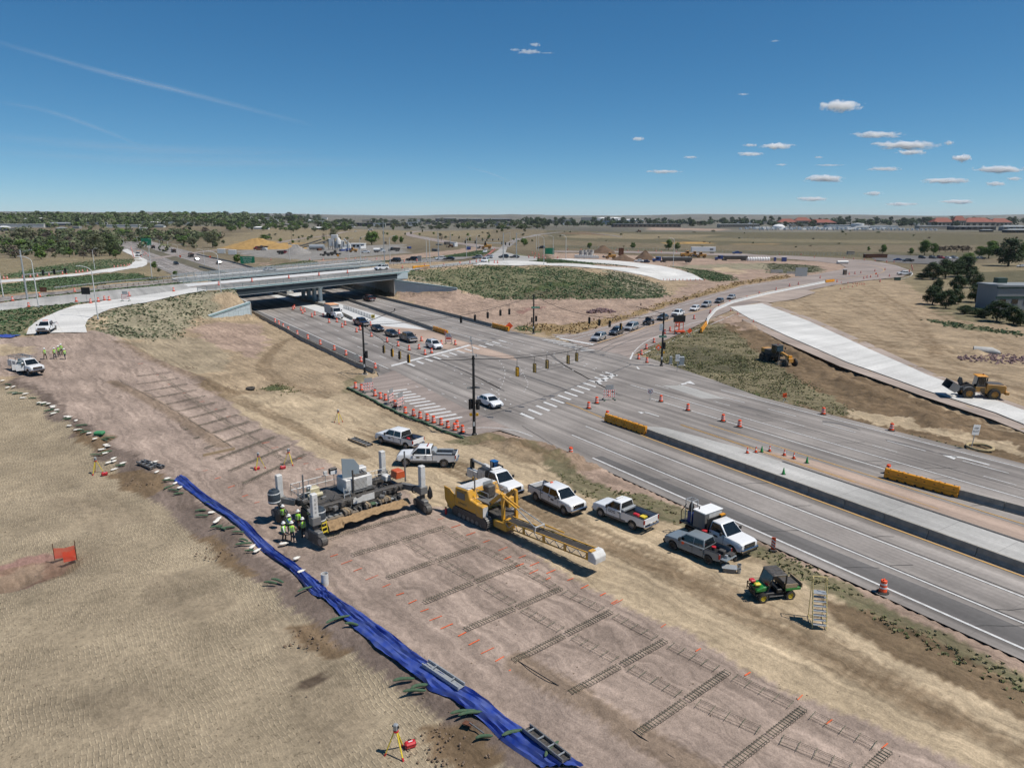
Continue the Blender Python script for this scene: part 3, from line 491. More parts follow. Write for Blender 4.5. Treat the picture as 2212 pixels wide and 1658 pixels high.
def ground_mat():
    m=bpy.data.materials.new('ground_soil');m.use_nodes=True;nt=m.node_tree;L=nt.links.new;b=nt.nodes['Principled BSDF'];b.inputs['Roughness'].default_value=0.95;b.inputs['Specular IOR Level'].default_value=0.1
    tc=nd(nt,'ShaderNodeTexCoord');so=nd(nt,'ShaderNodeVertexColor',layer_name='soil');mk=nd(nt,'ShaderNodeVertexColor',layer_name='kindmask');sp=nd(nt,'ShaderNodeSeparateColor');L(mk.outputs[0],sp.inputs[0])
    def noise(sc,det,vec=None,rough=0.6):
        n=nd(nt,'ShaderNodeTexNoise');n.inputs['Scale'].default_value=sc;n.inputs['Detail'].default_value=det;n.inputs['Roughness'].default_value=rough;L(vec or tc.outputs['Object'],n.inputs[0]);return n
    def rng(src,lo,hi,a=0.3,c=0.7):
        r=nd(nt,'ShaderNodeMapRange');r.inputs[1].default_value=a;r.inputs[2].default_value=c;r.inputs[3].default_value=lo;r.inputs[4].default_value=hi;L(src,r.inputs[0]);return r.outputs[0]
    def ma(op,a,c):
        q=nd(nt,'ShaderNodeMath',operation=op)
        for i,v in enumerate((a,c)):
            if isinstance(v,(int,float)):q.inputs[i].default_value=v
            else:L(v,q.inputs[i])
        return q.outputs[0]
    # streaks of wheels and blades along the works
    mp=nd(nt,'ShaderNodeMapping');mp.inputs['Rotation'].default_value=(0,0,R(50.5));L(tc.outputs['Object'],mp.inputs[0])
    mp2=nd(nt,'ShaderNodeMapping');mp2.inputs['Scale'].default_value=(0.10,1.6,1);n0=noise(0.35,2);ad=nd(nt,'ShaderNodeVectorMath',operation='MULTIPLY_ADD');L(n0.outputs['Color'],ad.inputs[0]);ad.inputs[1].default_value=(2.0,2.5,0);L(mp.outputs[0],ad.inputs[2]);L(ad.outputs[0],mp2.inputs[0])
    st=noise(1.0,4,mp2.outputs[0],0.65);n1=noise(0.16,3);n2=noise(2.2,4,None,0.7);n3=noise(11.0,1,None,0.7)
    notread=ma('SUBTRACT',1.0,sp.outputs[0])
    v=ma('MULTIPLY',ma('MULTIPLY',rng(n1.outputs[0],0.74,1.2),rng(n2.outputs[0],0.78,1.16)),rng(n3.outputs[0],0.88,1.1))
    sv=ma('ADD',ma('MULTIPLY',ma('SUBTRACT',rng(st.outputs[0],0.60,1.2),1.0),notread),1.0);v=ma('MULTIPLY',v,sv)
    # grouser prints of the tracked machines
    mt=nd(nt,'ShaderNodeMapping');mt.inputs['Rotation'].default_value=(0,0,R(-38));wv=noise(0.22,2);ad2=nd(nt,'ShaderNodeVectorMath',operation='MULTIPLY_ADD');L(wv.outputs['Color'],ad2.inputs[0]);ad2.inputs[1].default_value=(0.9,0.9,0);L(tc.outputs['Object'],ad2.inputs[2]);L(ad2.outputs[0],mt.inputs[0])
    sx=nd(nt,'ShaderNodeSeparateXYZ');L(mt.outputs[0],sx.inputs[0]);ry=ma('DIVIDE',sx.outputs['Y'],0.50);wn1=nd(nt,'ShaderNodeTexWhiteNoise',noise_dimensions='1D');L(ma('FLOOR',ry,0),wn1.inputs['W'])
    ridge=rng(ma('SINE',ma('MULTIPLY',ma('ADD',ma('DIVIDE',sx.outputs['X'],0.27),wn1.outputs['Value']),6.2832),0),0,1,0.45,0.95);gap=rng(ma('PINGPONG',ry,0.5),0,1,0.04,0.12)
    keep=ma('MULTIPLY',sp.outputs[0],rng(noise(0.30,2).outputs[0],0.15,1.0,0.36,0.52));tr=ma('MULTIPLY',ma('MULTIPLY',ridge,gap),keep)
    v=ma('MULTIPLY',v,ma('ADD',ma('SUBTRACT',1.0,ma('MULTIPLY',sp.outputs[0],0.10)),ma('MULTIPLY',tr,0.34)))
    # dark clods on the loose fill
    cl=noise(5.5,2,None,0.8);v=ma('MULTIPLY',v,ma('SUBTRACT',1.0,ma('MULTIPLY',rng(cl.outputs[0],0.0,0.55,0.58,0.70),sp.outputs[0])))
    vm=nd(nt,'ShaderNodeVectorMath',operation='SCALE');L(so.outputs[0],vm.inputs[0]);L(v,vm.inputs['Scale'])
    # live green showing through where things grow
    gm=nd(nt,'ShaderNodeMix',data_type='RGBA');L(vm.outputs[0],gm.inputs['A']);gm.inputs['B'].default_value=(0.075,0.095,0.045,1);gn=noise(0.7,4,None,0.75)
    L(ma('MULTIPLY',rng(gn.outputs[0],0.0,0.6,0.42,0.68),sp.outputs[1]),gm.inputs['Factor']);L(gm.outputs['Result'],b.inputs['Base Color'])
    h=ma('ADD',ma('MULTIPLY',n2.outputs[0],0.12),ma('ADD',ma('MULTIPLY',tr,0.035),ma('MULTIPLY',st.outputs[0],ma('MULTIPLY',notread,0.07))))
    bp=nd(nt,'ShaderNodeBump');bp.inputs['Strength'].default_value=0.9;bp.inputs['Distance'].default_value=1.0;L(h,bp.inputs['Height']);L(bp.outputs[0],b.inputs['Normal'])
    return m
ground=struct(ob('ground',me,ground_mat()))
# ------------------------------------------------------------------ painted markings
def mark_sheet(name,quads,mat,dz):
    mb=MB()
    for q in quads:mb.add([(p.x,p.y,hz(p.x,p.y)+dz)for p in q],[tuple(range(len(q)))])
    o=mb.build(name,mat);
    if sum(p.normal.z for p in o.data.polygons)<0:o.data.flip_normals()
    return struct(o)
def sline(s0,s1,d,w=0.14):return[SD(s0,d-w/2),SD(s1,d-w/2),SD(s1,d+w/2),SD(s0,d+w/2)]
def dashes(s0,s1,d,w=0.13,on=3.0,gap=9.0):
    q=[];s=s0
    while s<s1:q.append(sline(s,min(s1,s+on),d,w));s+=on+gap
    return q
W_=[];Yl=[]
W_+=[sline(-58,40,47.5,0.22),sline(-66,40,50.7,0.18),sline(-68,40,54.4,0.18)]
Yl+=[sline(-60,40,57.7,0.18),sline(-62,-30,65.2,0.10),sline(-62,-38,65.0,0.10),sline(-60,40,68.1,0.16)]
W_+=[sline(-74,40,71.2,0.18),sline(-82,40,74.5,0.18),sline(-72,40,83.9,0.18)]+dashes(-80,40,77.8)+dashes(-78,40,80.9,0.16,4.5,4)
W_+=[sline(-330,-114,47.0,0.2),sline(-330,-130,57.6,0.18),sline(-330,-120,75.3,0.18),sline(-330,-136,85.2,0.2)]+dashes(-330,-116,50.3)+dashes(-330,-116,53.7)+dashes(-330,-120,78.6)+dashes(-330,-124,81.9)
for d in(47.5,50.7,54,58.5,70,73.5,77,80.5,85):W_+=[sline(-720,-330,d,0.2)]if d in(47.5,58.5,70,85)else dashes(-720,-330,d,0.16)
# far-side stop bar and crosswalks
def bars(a,b,n,length,wid,skew):
    a,b=Vector(a),Vector(b);t=(b-a).normalized();q=[]
    for k in range(n):
        c=a+(b-a)*k/(n-1);e=skew*length/2;w=t*wid/2;q.append([c-e-w,c-e+w,c+e+w,c+e-w])
    return q
W_+=[[P(844,789),P(846,792),P(1016,747),P(1013,744.5)]]
W_+=bars(P(888,788),P(1085,737),13,3.0,0.62,RU)
W_+=bars(P(858,844),P(975,905),12,3.2,0.60,RN)
W_+=bars(P(1138,899),P(1320,808),14,3.2,0.62,RU)
W_+=bars(P(1186,734),P(1268,757),8,3.0,0.6,Vector((0.93,0.36,0)))
W_+=[[P(1284,825),P(1288,829),P(1331,811),P(1326,808)],[P(1202,731),P(1206,729.5),P(1284,744),P(1279,746)]]
# guide dashes through the crossing
for pts in([(1075,775),(1090,800),(1085,830),(1070,850)],[(1120,790),(1132,812),(1140,830),(1130,850)],[(960,790),(1080,800),(1180,790),(1260,770)],[(900,815),(1000,830),(1100,815),(1180,790)],[(880,830),(980,858),(1060,890)],[(980,800),(1060,840),(1110,880)],[(1180,760),(1260,790),(1330,815)],[(1130,745),(1220,770),(1300,800)],[(1080,745),(1170,775),(1250,805)]):
    ln=smooth_line([P(*p)for p in pts],8)
    for k in range(0,len(ln)-1,2):W_.append(ribbon([ln[k],ln[k]+(ln[k+1]-ln[k])*0.45],0.16))
def arrow_left(c,fwd,s=1.0):
    """turn arrow: shaft along fwd bending to its left"""
    f=fwd.normalized();l=Vector((-f.y,f.x,0));T=lambda a,b:c+f*a*s+l*b*s
    return[[T(-1.6,-0.1),T(0.3,-0.1),T(0.9,0.25),T(0.75,0.45),T(0.2,0.15),T(-1.6,0.12)],[T(0.35,0.95),T(1.35,0.62),T(0.55,0.15)]]
W_+=arrow_left(P(1402,893),-RU,1.15)+arrow_left(P(2085,991),-RU,1.5)+arrow_left(P(1207,727),Vector((-1,-0.5,0)),1.2)
W_+=[[P(1478,827),P(1490,823),P(1502,831)],[P(1470,829),P(1480,827),P(1484,829),P(1472,832)]]
W_+=[[P(1366,762),P(1369,762),P(1362,778),P(1382,798),P(1378,798),P(1358,778)]]
W_.append(ribbon(smooth_line(GG((1369,760),(1395,738),(1440,718),(1500,697),(1560,684)),5),0.18));W_.append(ribbon(smooth_line(GG((1378,770),(1420,750),(1500,716),(1580,682),(1640,660)),5),0.18));W_.append(ribbon(smooth_line(GG((1170,730),(1240,724),(1320,704),(1500,652),(1600,622),(1700,605)),5),0.16));W_.append(ribbon(smooth_line(GG((1200,737),(1235,733),(1300,716)),4),0.16))
Yl.append(ribbon(smooth_line(GG((1290,741),(1350,722),(1450,690),(1560,657),(1650,632),(1760,611),(1850,598),(1905,588),(1900,577),(1850,569)),5),0.25));Yl.append(ribbon(smooth_line([SD(-60,57.7),P(1260,885),P(1222,870)],4),0.18))
W_.append(ribbon(smooth_line(GG((1935,605),(1965,597),(1968,588),(1945,578),(1900,568)),5),0.3));W_.append(ribbon(smooth_line(GG((1010,925),(1060,924),(1110,930),(1133,937),(1150,943)),4),0.16))
for a in((1270,585),(1300,590),(1330,594)):W_.append(ribbon(GG((a[0]+20,a[1]-6),(a[0]+80,a[1]+4),(a[0]+125,a[1]+12)),0.2))
mark_sheet('road_marking',W_,'road_white',0.062);mark_sheet('road_marking',Yl,'road_yellow',0.0625)
# sealed joints and cracks, and a dark strip along the dug median edge
cr=[sline(-60,40,d,0.07)for d in(50.95,54.75,71.7,77.2)]+[sline(-46,40,64.2,0.30)]
for k in range(34):
    s0,d0=random.uniform(-62,36),random.choice((47.6,51,54.6,68.5,71.8,75,78));ln=[SD(s0+j*0.45+random.uniform(-.12,.12),d0+j*0.8)for j in range(random.choice((3,4,5)))];cr.append(ribbon(ln,0.05))
for k in range(26):
    s0,d0=random.uniform(-300,-118),random.choice((47.2,50.5,54,75.5,78.8,82));ln=[SD(s0+j*0.5+random.uniform(-.2,.2),d0+j*0.8)for j in range(4)];cr.append(ribbon(ln,0.08))
for pts in([(1130,920),(1190,960),(1230,985),(1255,1010)],[(1060,800),(1120,830),(1190,860),(1290,880)],[(930,830),(1040,870),(1130,900)]):cr.append(ribbon(smooth_line([P(x+random.uniform(-4,4),y)for x,y in pts],6),0.06))
mark_sheet('crack_seal_and_edge',cr,pm('seal_and_edge',(0.06,0.057,0.055),0.8),0.058)
sk=[]
for pts in([(1290,760),(1330,740),(1400,715)],[(1150,800),(1230,780),(1300,755)],[(1000,780),(1100,800),(1220,840)],[(1180,760),(1220,790),(1330,850)],[(900,760),(1000,800),(1080,840)]):
    for k in(0,1):sk.append(ribbon(smooth_line([P(x+k*9,y+k*5)for x,y in pts],6),0.26))
mark_sheet('tyre_mark',sk,pm('tyre_stain',(0.155,0.143,0.135),0.8,var=0.2,scale=0.8),0.0555)
# orange layout paint on the pad
om=[]
for a,b,n,l in(((722,1195),(1108,1440),15,0.9),((950,1120),(1330,1300),12,0.9),((570,960),(760,1045),9,0.8),((310,815),(500,905),7,0.7),((1100,1205),(1180,1250),4,0.8),((1330,1300),(1900,1610),7,0.7),((440,1020),(560,1080),5,0.7)):
    for k in range(n):
        c=P(a[0]+(b[0]-a[0])*(k+random.uniform(-.2,.2))/max(1,n-1),a[1]+(b[1]-a[1])*k/max(1,n-1));c.z=0;l2=l*random.uniform(0.6,1.2);q=c+PN*l2/2+PU*random.uniform(-.06,.06);om.append(ribbon([c-PN*l2/2,q],random.uniform(.05,.1)))
mark_sheet('paint_marks',om,'paint_mark',0.045)
# ------------------------------------------------------------------ vehicles: +x is forward, origin on the ground under the middle
CACHE={}
def cmesh(key,fn):
    if key not in CACHE:CACHE[key]=fn()
    return CACHE[key]
def wheel(par,x,y,r,w,rimmat='rim',name='wheel',lug=0.0):
    def tyre():
        mb=MB();n=22;pr=[(r*0.60,-w/2),(r*0.93,-w/2),(r,-w*0.36),(r,w*0.36),(r*0.93,w/2),(r*0.60,w/2)];vs=[]
        for k,(rr,yy)in enumerate(pr):vs+=[(rr*math.cos(2*math.pi*i/n),yy,rr*math.sin(2*math.pi*i/n))for i in range(n)]
        mb.add(vs,[(k*n+i,k*n+(i+1)%n,(k+1)*n+(i+1)%n,(k+1)*n+i)for k in range(5)for i in range(n)])
        if lug:
            for i in range(n):
                a=2*math.pi*i/n
                for sg in(-1,1):mb.box((math.cos(a)*r,sg*w*0.25,math.sin(a)*r),(lug*2,w*0.42,r*0.10),ry=-a)
        return mb.mesh('tyre',smooth=True)
    def rim():
        mb=MB();n=18;vs=[]
        for rr,yy in((r*0.62,-w*0.42),(r*0.62,w*0.42),(r*0.56,w*0.36),(r*0.50,w*0.18),(r*0.18,w*0.30),(0.001,w*0.31)):vs+=[(rr*math.cos(2*math.pi*i/n),yy,rr*math.sin(2*math.pi*i/n))for i in range(n)]
        mb.add(vs,[(k*n+i,k*n+(i+1)%n,(k+1)*n+(i+1)%n,(k+1)*n+i)for k in range(5)for i in range(n)]+[tuple(range(n))])
        for i in range(6):
            a=2*math.pi*i/6;mb.box((math.cos(a)*r*0.34,w*0.32,math.sin(a)*r*0.34),(r*0.40,w*0.10,r*0.13),ry=-a)
        return mb.mesh('rim')
    o=ob(name,cmesh(('tyre',r,w,lug),tyre),'tyre',par,(x,y,r));me=cmesh(('rim',r,w,rimmat),rim);ob('rim',me,rimmat,o)
    if y<0:o.rotation_euler=(0,0,math.pi)
    return o
def arc_(cx,cz,r,a0,a1,n=9):return[(cx+r*math.cos(a0+(a1-a0)*k/n),cz+r*math.sin(a0+(a1-a0)*k/n))for k in range(n+1)]
def shell(poly,W,L,bevel,pinch=0.10,tumble=0.05,z0=0.6,z1=1.1):
    """side outline pushed across the width, narrowed towards nose, tail and top"""
    mb=MB();mb.prism(poly,-W/2,W/2)
    vs=[]
    for x,y,z in mb.v:
        k=max(0.0,(abs(x)-(L/2-0.75))/0.75);sc=1-pinch*k*k;sc*=1-tumble*max(0.0,min(1.0,(z-z0)/(z1-z0)))
        vs.append((x,y*sc,z))
    mb.v=vs;return mb.mesh('body',bevel,True,2)
def house(xs,zb,zt,wb,wt):
    """cab glasshouse: xs = rear foot, rear top, front top, front foot"""
    mb=MB();r0,r1,f1,f0=xs
    mb.add([(r0,-wb,zb),(f0,-wb,zb),(f0,wb,zb),(r0,wb,zb),(r1,-wt,zt),(f1,-wt,zt),(f1,wt,zt),(r1,wt,zt)],[(3,2,1,0),(4,5,6,7),(0,1,5,4),(1,2,6,5),(2,3,7,6),(3,0,4,7)])
    return mb.mesh('cab',0.06,True,2)
def panes(par,xs,zb,zt,wb,wt,cuts,mat='glass',rear=True):
    """side panes between the cut positions, windscreen and rear window, each lying on its face"""
    r0,r1,f1,f0=xs;lo,hi=zb+0.06,zt-0.085
    yy=lambda z:wb+(wt-wb)*(z-zb)/(zt-zb)+0.008
    xa=lambda z:r0+(r1-r0)*(z-zb)/(zt-zb);xb=lambda z:f0+(f1-f0)*(z-zb)/(zt-zb)
    for sg in(-1,1):
        for a,b in cuts:
            q=[(max(a,xa(lo)+0.09),lo),(min(b,xb(lo)-0.10),lo),(min(b,xb(hi)-0.10),hi),(max(a,xa(hi)+0.09),hi)]
            MB().add([(x,sg*yy(z),z)for x,z in q],[(0,1,2,3)]).build('side_window',mat,par)
    def cross(xf,nm,sg):
        q=[]
        for z,ins in((zb+0.03,0.08),(zt-0.06,0.10)):
            w=wb+(wt-wb)*(z-zb)/(zt-zb)-ins;q+=[(xf(z)+sg*0.012,-w,z),(xf(z)+sg*0.012,w,z)]
        MB().add(q,[(0,1,3,2)]).build(nm,mat,par)
    cross(xb,'windshield',1)
    if rear:cross(xa,'rear_window',-1)
def car(label,paint,kind='sedan',loc=(0,0,0),rz=0.0,cat='car',name=None,group=None,full=True):
    S=dict(sedan=(4.65,1.82,1.45,2.75,0.95,(-1.85,-1.15,0.25,1.10),0.33),hatch=(4.05,1.74,1.48,2.5,0.95,(-1.95,-1.55,0.25,1.05),0.31),suv=(4.65,1.88,1.70,2.68,1.05,(-2.20,-1.75,0.30,1.10),0.36),
             van=(5.0,1.98,1.76,3.05,1.02,(-2.42,-2.15,0.55,1.55),0.34),bigsuv=(5.2,2.02,1.86,3.0,1.15,(-2.50,-2.20,0.35,1.05),0.39))[kind]
    L,W,H,wb_,belt,xs,r=S;t=thing(name or{'sedan':'sedan','hatch':'hatchback_car','suv':'suv','van':'minivan','bigsuv':'suv'}[kind],label,cat,loc,rz,group)
    xf=wb_/2+0.05;xr=-wb_/2+0.05;ar=r+0.06;hood=belt-0.02;nose=belt-0.22
    tail=belt+0.03 if kind!='sedan' else belt+0.02
    poly=[(-L/2+0.06,0.34),(-L/2,0.58),(-L/2+0.03,tail-0.12),(-L/2+0.14,tail),(xs[0],belt+0.03),(xs[3],belt),(xs[3]+0.5,hood),(L/2-0.30,nose+0.05),(L/2-0.06,nose-0.08),(L/2,0.52),(L/2-0.06,0.28)]
    poly+=arc_(xf,r,ar,0.12,math.pi-0.12)+[(0,0.22)]+arc_(xr,r,ar,0.12,math.pi-0.12)
    ob('body',cmesh((kind,'body'),lambda:shell(poly,W,L,0.05)).copy(),paint,t)
    wb,wt=W/2-0.05,W/2-0.24
    ob('cab',cmesh((kind,'cab'),lambda:house(xs,belt-0.02,H,wb,wt)).copy(),paint,t)
    mid=(xs[1]+xs[2])/2
    cuts=[(xs[0]-1,mid-0.06),(mid+0.02,xs[3]+1)]if kind in('sedan','hatch')else[(xs[0]-1,xs[1]+0.55),(xs[1]+0.63,mid+0.12),(mid+0.20,xs[3]+1)]
    panes(t,xs,belt-0.02,H,wb,wt,cuts)
    for x in(xf,xr):
        for sg in(-1,1):wheel(t,x,sg*(W/2-0.11),r,0.22)
    MB().bx(-L/2+0.25,L/2-0.25,-W/2+0.22,W/2-0.22,0.20,0.5).build('underbody','under',t)
    if full:
        for sg in(-1,1):
            MB().box((L/2-0.20,sg*(W/2-0.34),nose-0.06),(0.30,0.36,0.13),rz=-sg*0.30,ry=0.2).build('headlight','head_lamp',t,bevel=0.02)
            MB().box((-L/2+0.09,sg*(W/2-0.24),tail-0.16),(0.12,0.32,0.16),rz=sg*0.22).build('tail_light','tail_red',t,bevel=0.02)
            MB().box((xs[3]-0.25,sg*(W/2+0.06),belt+0.08),(0.16,0.20,0.14)).build('mirror',paint,t,bevel=0.03)
        MB().box((L/2-0.012,0,0.56),(0.06,W*0.50,0.17)).build('grille','black_plastic',t);MB().box((L/2-0.02,0,0.34),(0.08,W*0.62,0.10)).build('air_intake','black_plastic',t)
        MB().box((-L/2+0.0,0,tail-0.32),(0.03,0.42,0.13)).build('licence_plate','sheet_white',t)
    if kind in('suv','bigsuv','van'):
        for sg in(-1,1):MB().bar((xs[1]+0.15,sg*(wt-0.05),H+0.04),(xs[2]-0.1,sg*(wt-0.05),H+0.04),0.04).build('roof_rail','black_plastic',t)
    return t
def pickup(label,paint,cab='crew',loc=(0,0,0),rz=0.0,name='pickup_truck',bed='box',heavy=0.0,bed_len=None,rimmat='rim',group=None,bumper='chrome',small=1.0,lower=None,full=True,tailgate=True,cat='pickup'):
    """full-size truck; cab crew / ext / reg, bed box / none"""
    k=small;W=2.03*k;H=(1.94+heavy*0.14)*k;lift=0.06+heavy*0.10
    cl={'crew':2.42,'ext':1.95,'reg':1.42}[cab]*k;bl=(bed_len or{'crew':1.75,'ext':2.45,'reg':2.45}[cab])*k
    hood_l=(1.78+0.05*heavy)*k;L=hood_l+cl+bl+0.10;x1=L/2;xc1=x1-hood_l;xc0=xc1-cl;xb0=-L/2;r=(0.40+0.02*heavy)*k
    t=thing(name,label,cat,loc,rz,group);xf=x1-0.95*k;xr=xb0+(1.13*k if cab=='crew' else 1.28*k);belt=(1.20+lift)*k;hood=(1.17+lift)*k;sill=(0.42+lift)*k;ar=r+0.10
    poly=[(xc0,sill+0.05),(xc0,belt),(xc1+0.35*k,belt),(xc1+0.55*k,hood),(x1-0.30,hood-0.06),(x1-0.05,hood-0.13),(x1,hood-0.25),(x1,sill+0.2),(x1-0.04,sill+0.02),(x1-0.30,sill-0.02)]+arc_(xf,r,ar,0.25,math.pi-0.25)+[(xf-ar-0.05,sill-0.06),(xc0+0.02,sill-0.06)]
    mb=MB();mb.prism(poly,-W/2,W/2);mb.v=[(x,y*(1-0.07*max(0,(x-(x1-0.7))/0.7)**2)*(1-0.035*max(0,(z-0.8)/0.5)),z)for x,y,z in mb.v]
    mb.build('body',paint,t,bevel=0.055,smooth=True)
    xs=(xc0+0.03,xc0+0.14,xc1-0.42*k,xc1+0.40*k);wb,wt=W/2-0.07,W/2-0.26
    ob('cab',house(xs,belt-0.03,H,wb,wt),paint,t)
    m_={'crew':[(xc0-1,(xc0+xc1)/2-0.10),((xc0+xc1)/2-0.02,9)],'ext':[(xc0-1,xc0+0.62),(xc0+0.70,9)],'reg':[(xc0+0.05,9)]}[cab]
    panes(t,xs,belt-0.03,H,wb,wt,m_)
    for x in(xf,xr):
        for sg in(-1,1):wheel(t,x,sg*(W/2-0.15),r,0.28*k,rimmat)
    MB().bx(xb0+0.3,x1-0.3,-W/2+0.30,W/2-0.30,0.36*k,sill+0.05).build('chassis','under',t)
    for sg in(-1,1):
        MB().box((x1-0.10,sg*(W/2-0.26),hood-0.30),(0.16,0.36,0.26),rz=-sg*0.18).build('headlight','head_lamp',t,bevel=0.03)
        MB().box((xc1-0.02,sg*(W/2+0.15),belt+0.14),(0.14,0.24,0.28)).bar((xc1,sg*(W/2-0.06),belt+0.06),(xc1-0.02,sg*(W/2+0.1),belt+0.1),0.06).build('mirror','black_plastic',t,bevel=0.03)
        if full:
            for hx in{'crew':(xc0+0.25,(xc0+xc1)/2+0.12),'ext':(xc0+0.70,),'reg':(xc0+0.20,)}[cab]:MB().box((hx,sg*(W/2-0.005),belt-0.16),(0.20,0.05,0.06)).build('door_handle','black_plastic',t,bevel=0.01)
            for hx in({'crew':(xc0+0.04,(xc0+xc1)/2-0.04,xc1+0.10),'ext':(xc0+0.62,xc1+0.10),'reg':(xc0+0.06,xc1+0.10)}[cab]):MB().box((hx,sg*(W/2-0.012),(sill+belt)/2),(0.015,0.03,belt-sill-0.06)).build('door_seam','under',t)
        MB().bx(xc0,xc1-0.05,sg*(W/2-0.06),sg*(W/2+0.04),sill-0.14,sill-0.09).build('side_step','black_plastic',t)
    MB().box((x1+0.005,0,hood-0.32),(0.08,W*0.62,0.34)).build('grille','black_plastic',t,bevel=0.03)
    MB().box((x1+0.035,0,hood-0.30),(0.04,W*0.56,0.05)).box((x1+0.035,0,hood-0.42),(0.04,W*0.56,0.03)).build('grille_bar','chrome' if bumper=='chrome' else 'black_plastic',t)
    MB().box((x1+0.05,0,sill+0.12),(0.16,W*0.95,0.22)).build('front_bumper',bumper,t,bevel=0.05);MB().box((x1+0.02,0,sill-0.08),(0.14,W*0.86,0.16)).build('valance','black_plastic',t,bevel=0.03)
    if bed=='box':
        top=belt+0.02;zb=0.78*k+lift;xm=xc0-0.05
        side=[(xb0,sill+0.12),(xb0,top),(xm,top),(xm,sill-0.04)]+arc_(xr,r,ar,0.25,math.pi-0.25)
        for sg in(-1,1):
            a=MB();a.prism(side,sg*(W/2-0.02),sg*(W/2-0.16));a.build('bed_side',paint,t,bevel=0.02)
            MB().box((xb0+0.04,sg*(W/2-0.07),top-0.22),(0.12,0.14,0.40)).build('tail_light','tail_red',t,bevel=0.02)
            MB().bx(xb0+0.05,xm,sg*(W/2-0.17),sg*(W/2-0.01),top,top+0.02).build('bed_rail','black_plastic',t)
        MB().bx(xb0+0.04,xm,-W/2+0.10,W/2-0.10,zb-0.08,zb).bx(xm-0.05,xm,-W/2+0.1,W/2-0.1,zb,top).build('bed_floor','black_plastic',t)
        if tailgate:MB().bx(xb0,xb0+0.07,-W/2+0.15,W/2-0.15,sill+0.26,top).build('tailgate',paint,t,bevel=0.02)
        else:MB().bx(xb0-0.52,xb0+0.02,-W/2+0.15,W/2-0.15,zb-0.09,zb-0.01).build('tailgate',paint,t,bevel=0.02)
        MB().box((xb0-0.06,0,sill+0.10),(0.16,W*0.94,0.20)).build('rear_bumper',bumper,t,bevel=0.04)
        MB().box((xb0-0.008,0,sill+0.30),(0.02,0.34,0.16)).build('licence_plate','sheet_white',t)if tailgate else None
    if lower:
        for sg in(-1,1):MB().bx(xb0+2.0*k,xf-ar-0.02,sg*(W/2-0.02),sg*(W/2+0.005),sill-0.05,sill+0.13).build('lower_trim',lower,t)
    t['_dim']=(L,W,xf,xr);t['_z']=(belt,sill,xc0,xc1,H);return t
def on_wheels(t,front,rear,side):
    """set a truck down so that the wheels of its visible side stand at two picture points; side +1 = its left"""
    L,W,xf,xr=t['_dim'];a,b=G(*front),G(*rear);f=Vector((a.x-b.x,a.y-b.y,0));rz=math.atan2(f.y,f.x);f.normalize();l=Vector((-f.y,f.x,0))
    m=(a+b)/2;c=m-f*((xf+xr)/2)-l*side*(W/2-0.15);c.z=hz(c.x,c.y)+0.05;t.location=c;t.rotation_euler=(0,0,rz);return t
def decal(par,name,mat,x,y,z,w,h,side):
    MB().add([(x-w/2,y,z-h/2),(x+w/2,y,z-h/2),(x+w/2,y,z+h/2),(x-w/2,y,z+h/2)],[(0,1,2,3)]).build(name,mat,par)
def text(par,s,size,loc,rot,mat,name='lettering',ext=0.003,align='CENTER'):
    c=bpy.data.curves.new(name,'FONT');c.body=s;c.size=size;c.align_x=align;c.align_y='CENTER';c.extrude=ext;c.resolution_u=2
    o=bpy.data.objects.new(name,c);me=bpy.data.meshes.new_from_object(o);bpy.data.objects.remove(o)
    o=ob(name,me,mat,par,loc);o.rotation_euler=rot;return o
def M2(x,y):return(1430.4+x/9.0314,1068.8+y/9.0314)
def Z3(x,y):return(917.6+x/4.388,890.6+y/4.388)
def B2(x,y):return(1295.5+x/KS,971.6+y/KS)          # enlargement (2400,1800)
# --- trucks on the haul road
LETTERED=[(R(90),0,0)]
def side_text(t,s,size,x,z,side,mat='black'):
    W=t['_dim'][1];return text(t,s,size,(x,side*(W/2+0.008),z),(R(90),0,math.pi if side>0 else 0.0),mat)
def oval_logo(t,x,z,side):
    W=t['_dim'][1];n=14;MB().add([(x+0.24*math.cos(2*math.pi*i/n),side*(W/2+0.006),z+0.09*math.sin(2*math.pi*i/n))for i in range(n)],[tuple(range(n))]).build('door_emblem','machine_dark',t)
t=on_wheels(pickup('white crew cab pickup with open loaded bed, farther of the two parked tail to tail','white_paint','crew',lower='machine_grey'),D(1,1097,1027),D(1,1287,1075),1);oval_logo(t,0.65,0.95,1)
MB().bx(-1.15,-0.55,-0.75,0.75,1.05,1.34).build('toolbox','galv',t,bevel=0.03);MB().box((-1.75,0.35,1.1),(0.4,0.3,0.3)).build('bed_cargo','red_case',t,bevel=0.05)
t=on_wheels(pickup('white extended cab work pickup with silver tank and toolbox in its bed','white_paint','ext',heavy=1,lower='machine_grey'),D(1,1282,1222),D(1,1640,1230),1);oval_logo(t,0.9,1.05,1)
MB().tube((-0.62,-0.75,1.42),(-0.62,0.75,1.42),0.36,14).build('fuel_tank','galv',t,smooth=True);MB().bx(-2.7,-1.05,0.55,0.85,1.28,1.52).build('toolbox','galv',t,bevel=0.03);MB().bx(-2.7,-1.05,-0.85,-0.55,1.28,1.52).build('toolbox','galv',t,bevel=0.03)
MB().box((-0.05,0,2.16),(0.12,0.9,0.10)).build('light_bar','tail_red',t,bevel=0.02);MB().bar((-0.1,0.7,1.3),(-0.1,0.7,2.0),0.05).bar((-0.1,-0.7,1.3),(-0.1,-0.7,2.0),0.05).bar((-0.1,-0.7,2.0),(-0.1,0.7,2.0),0.05).build('headache_rack','galv',t)
t=on_wheels(pickup('clean white crew cab pickup facing right behind the yellow conveyor','white_paint','crew',lower='machine_grey'),Z3(1316,968),Z3(1058,840),-1);oval_logo(t,0.55,0.95,-1)
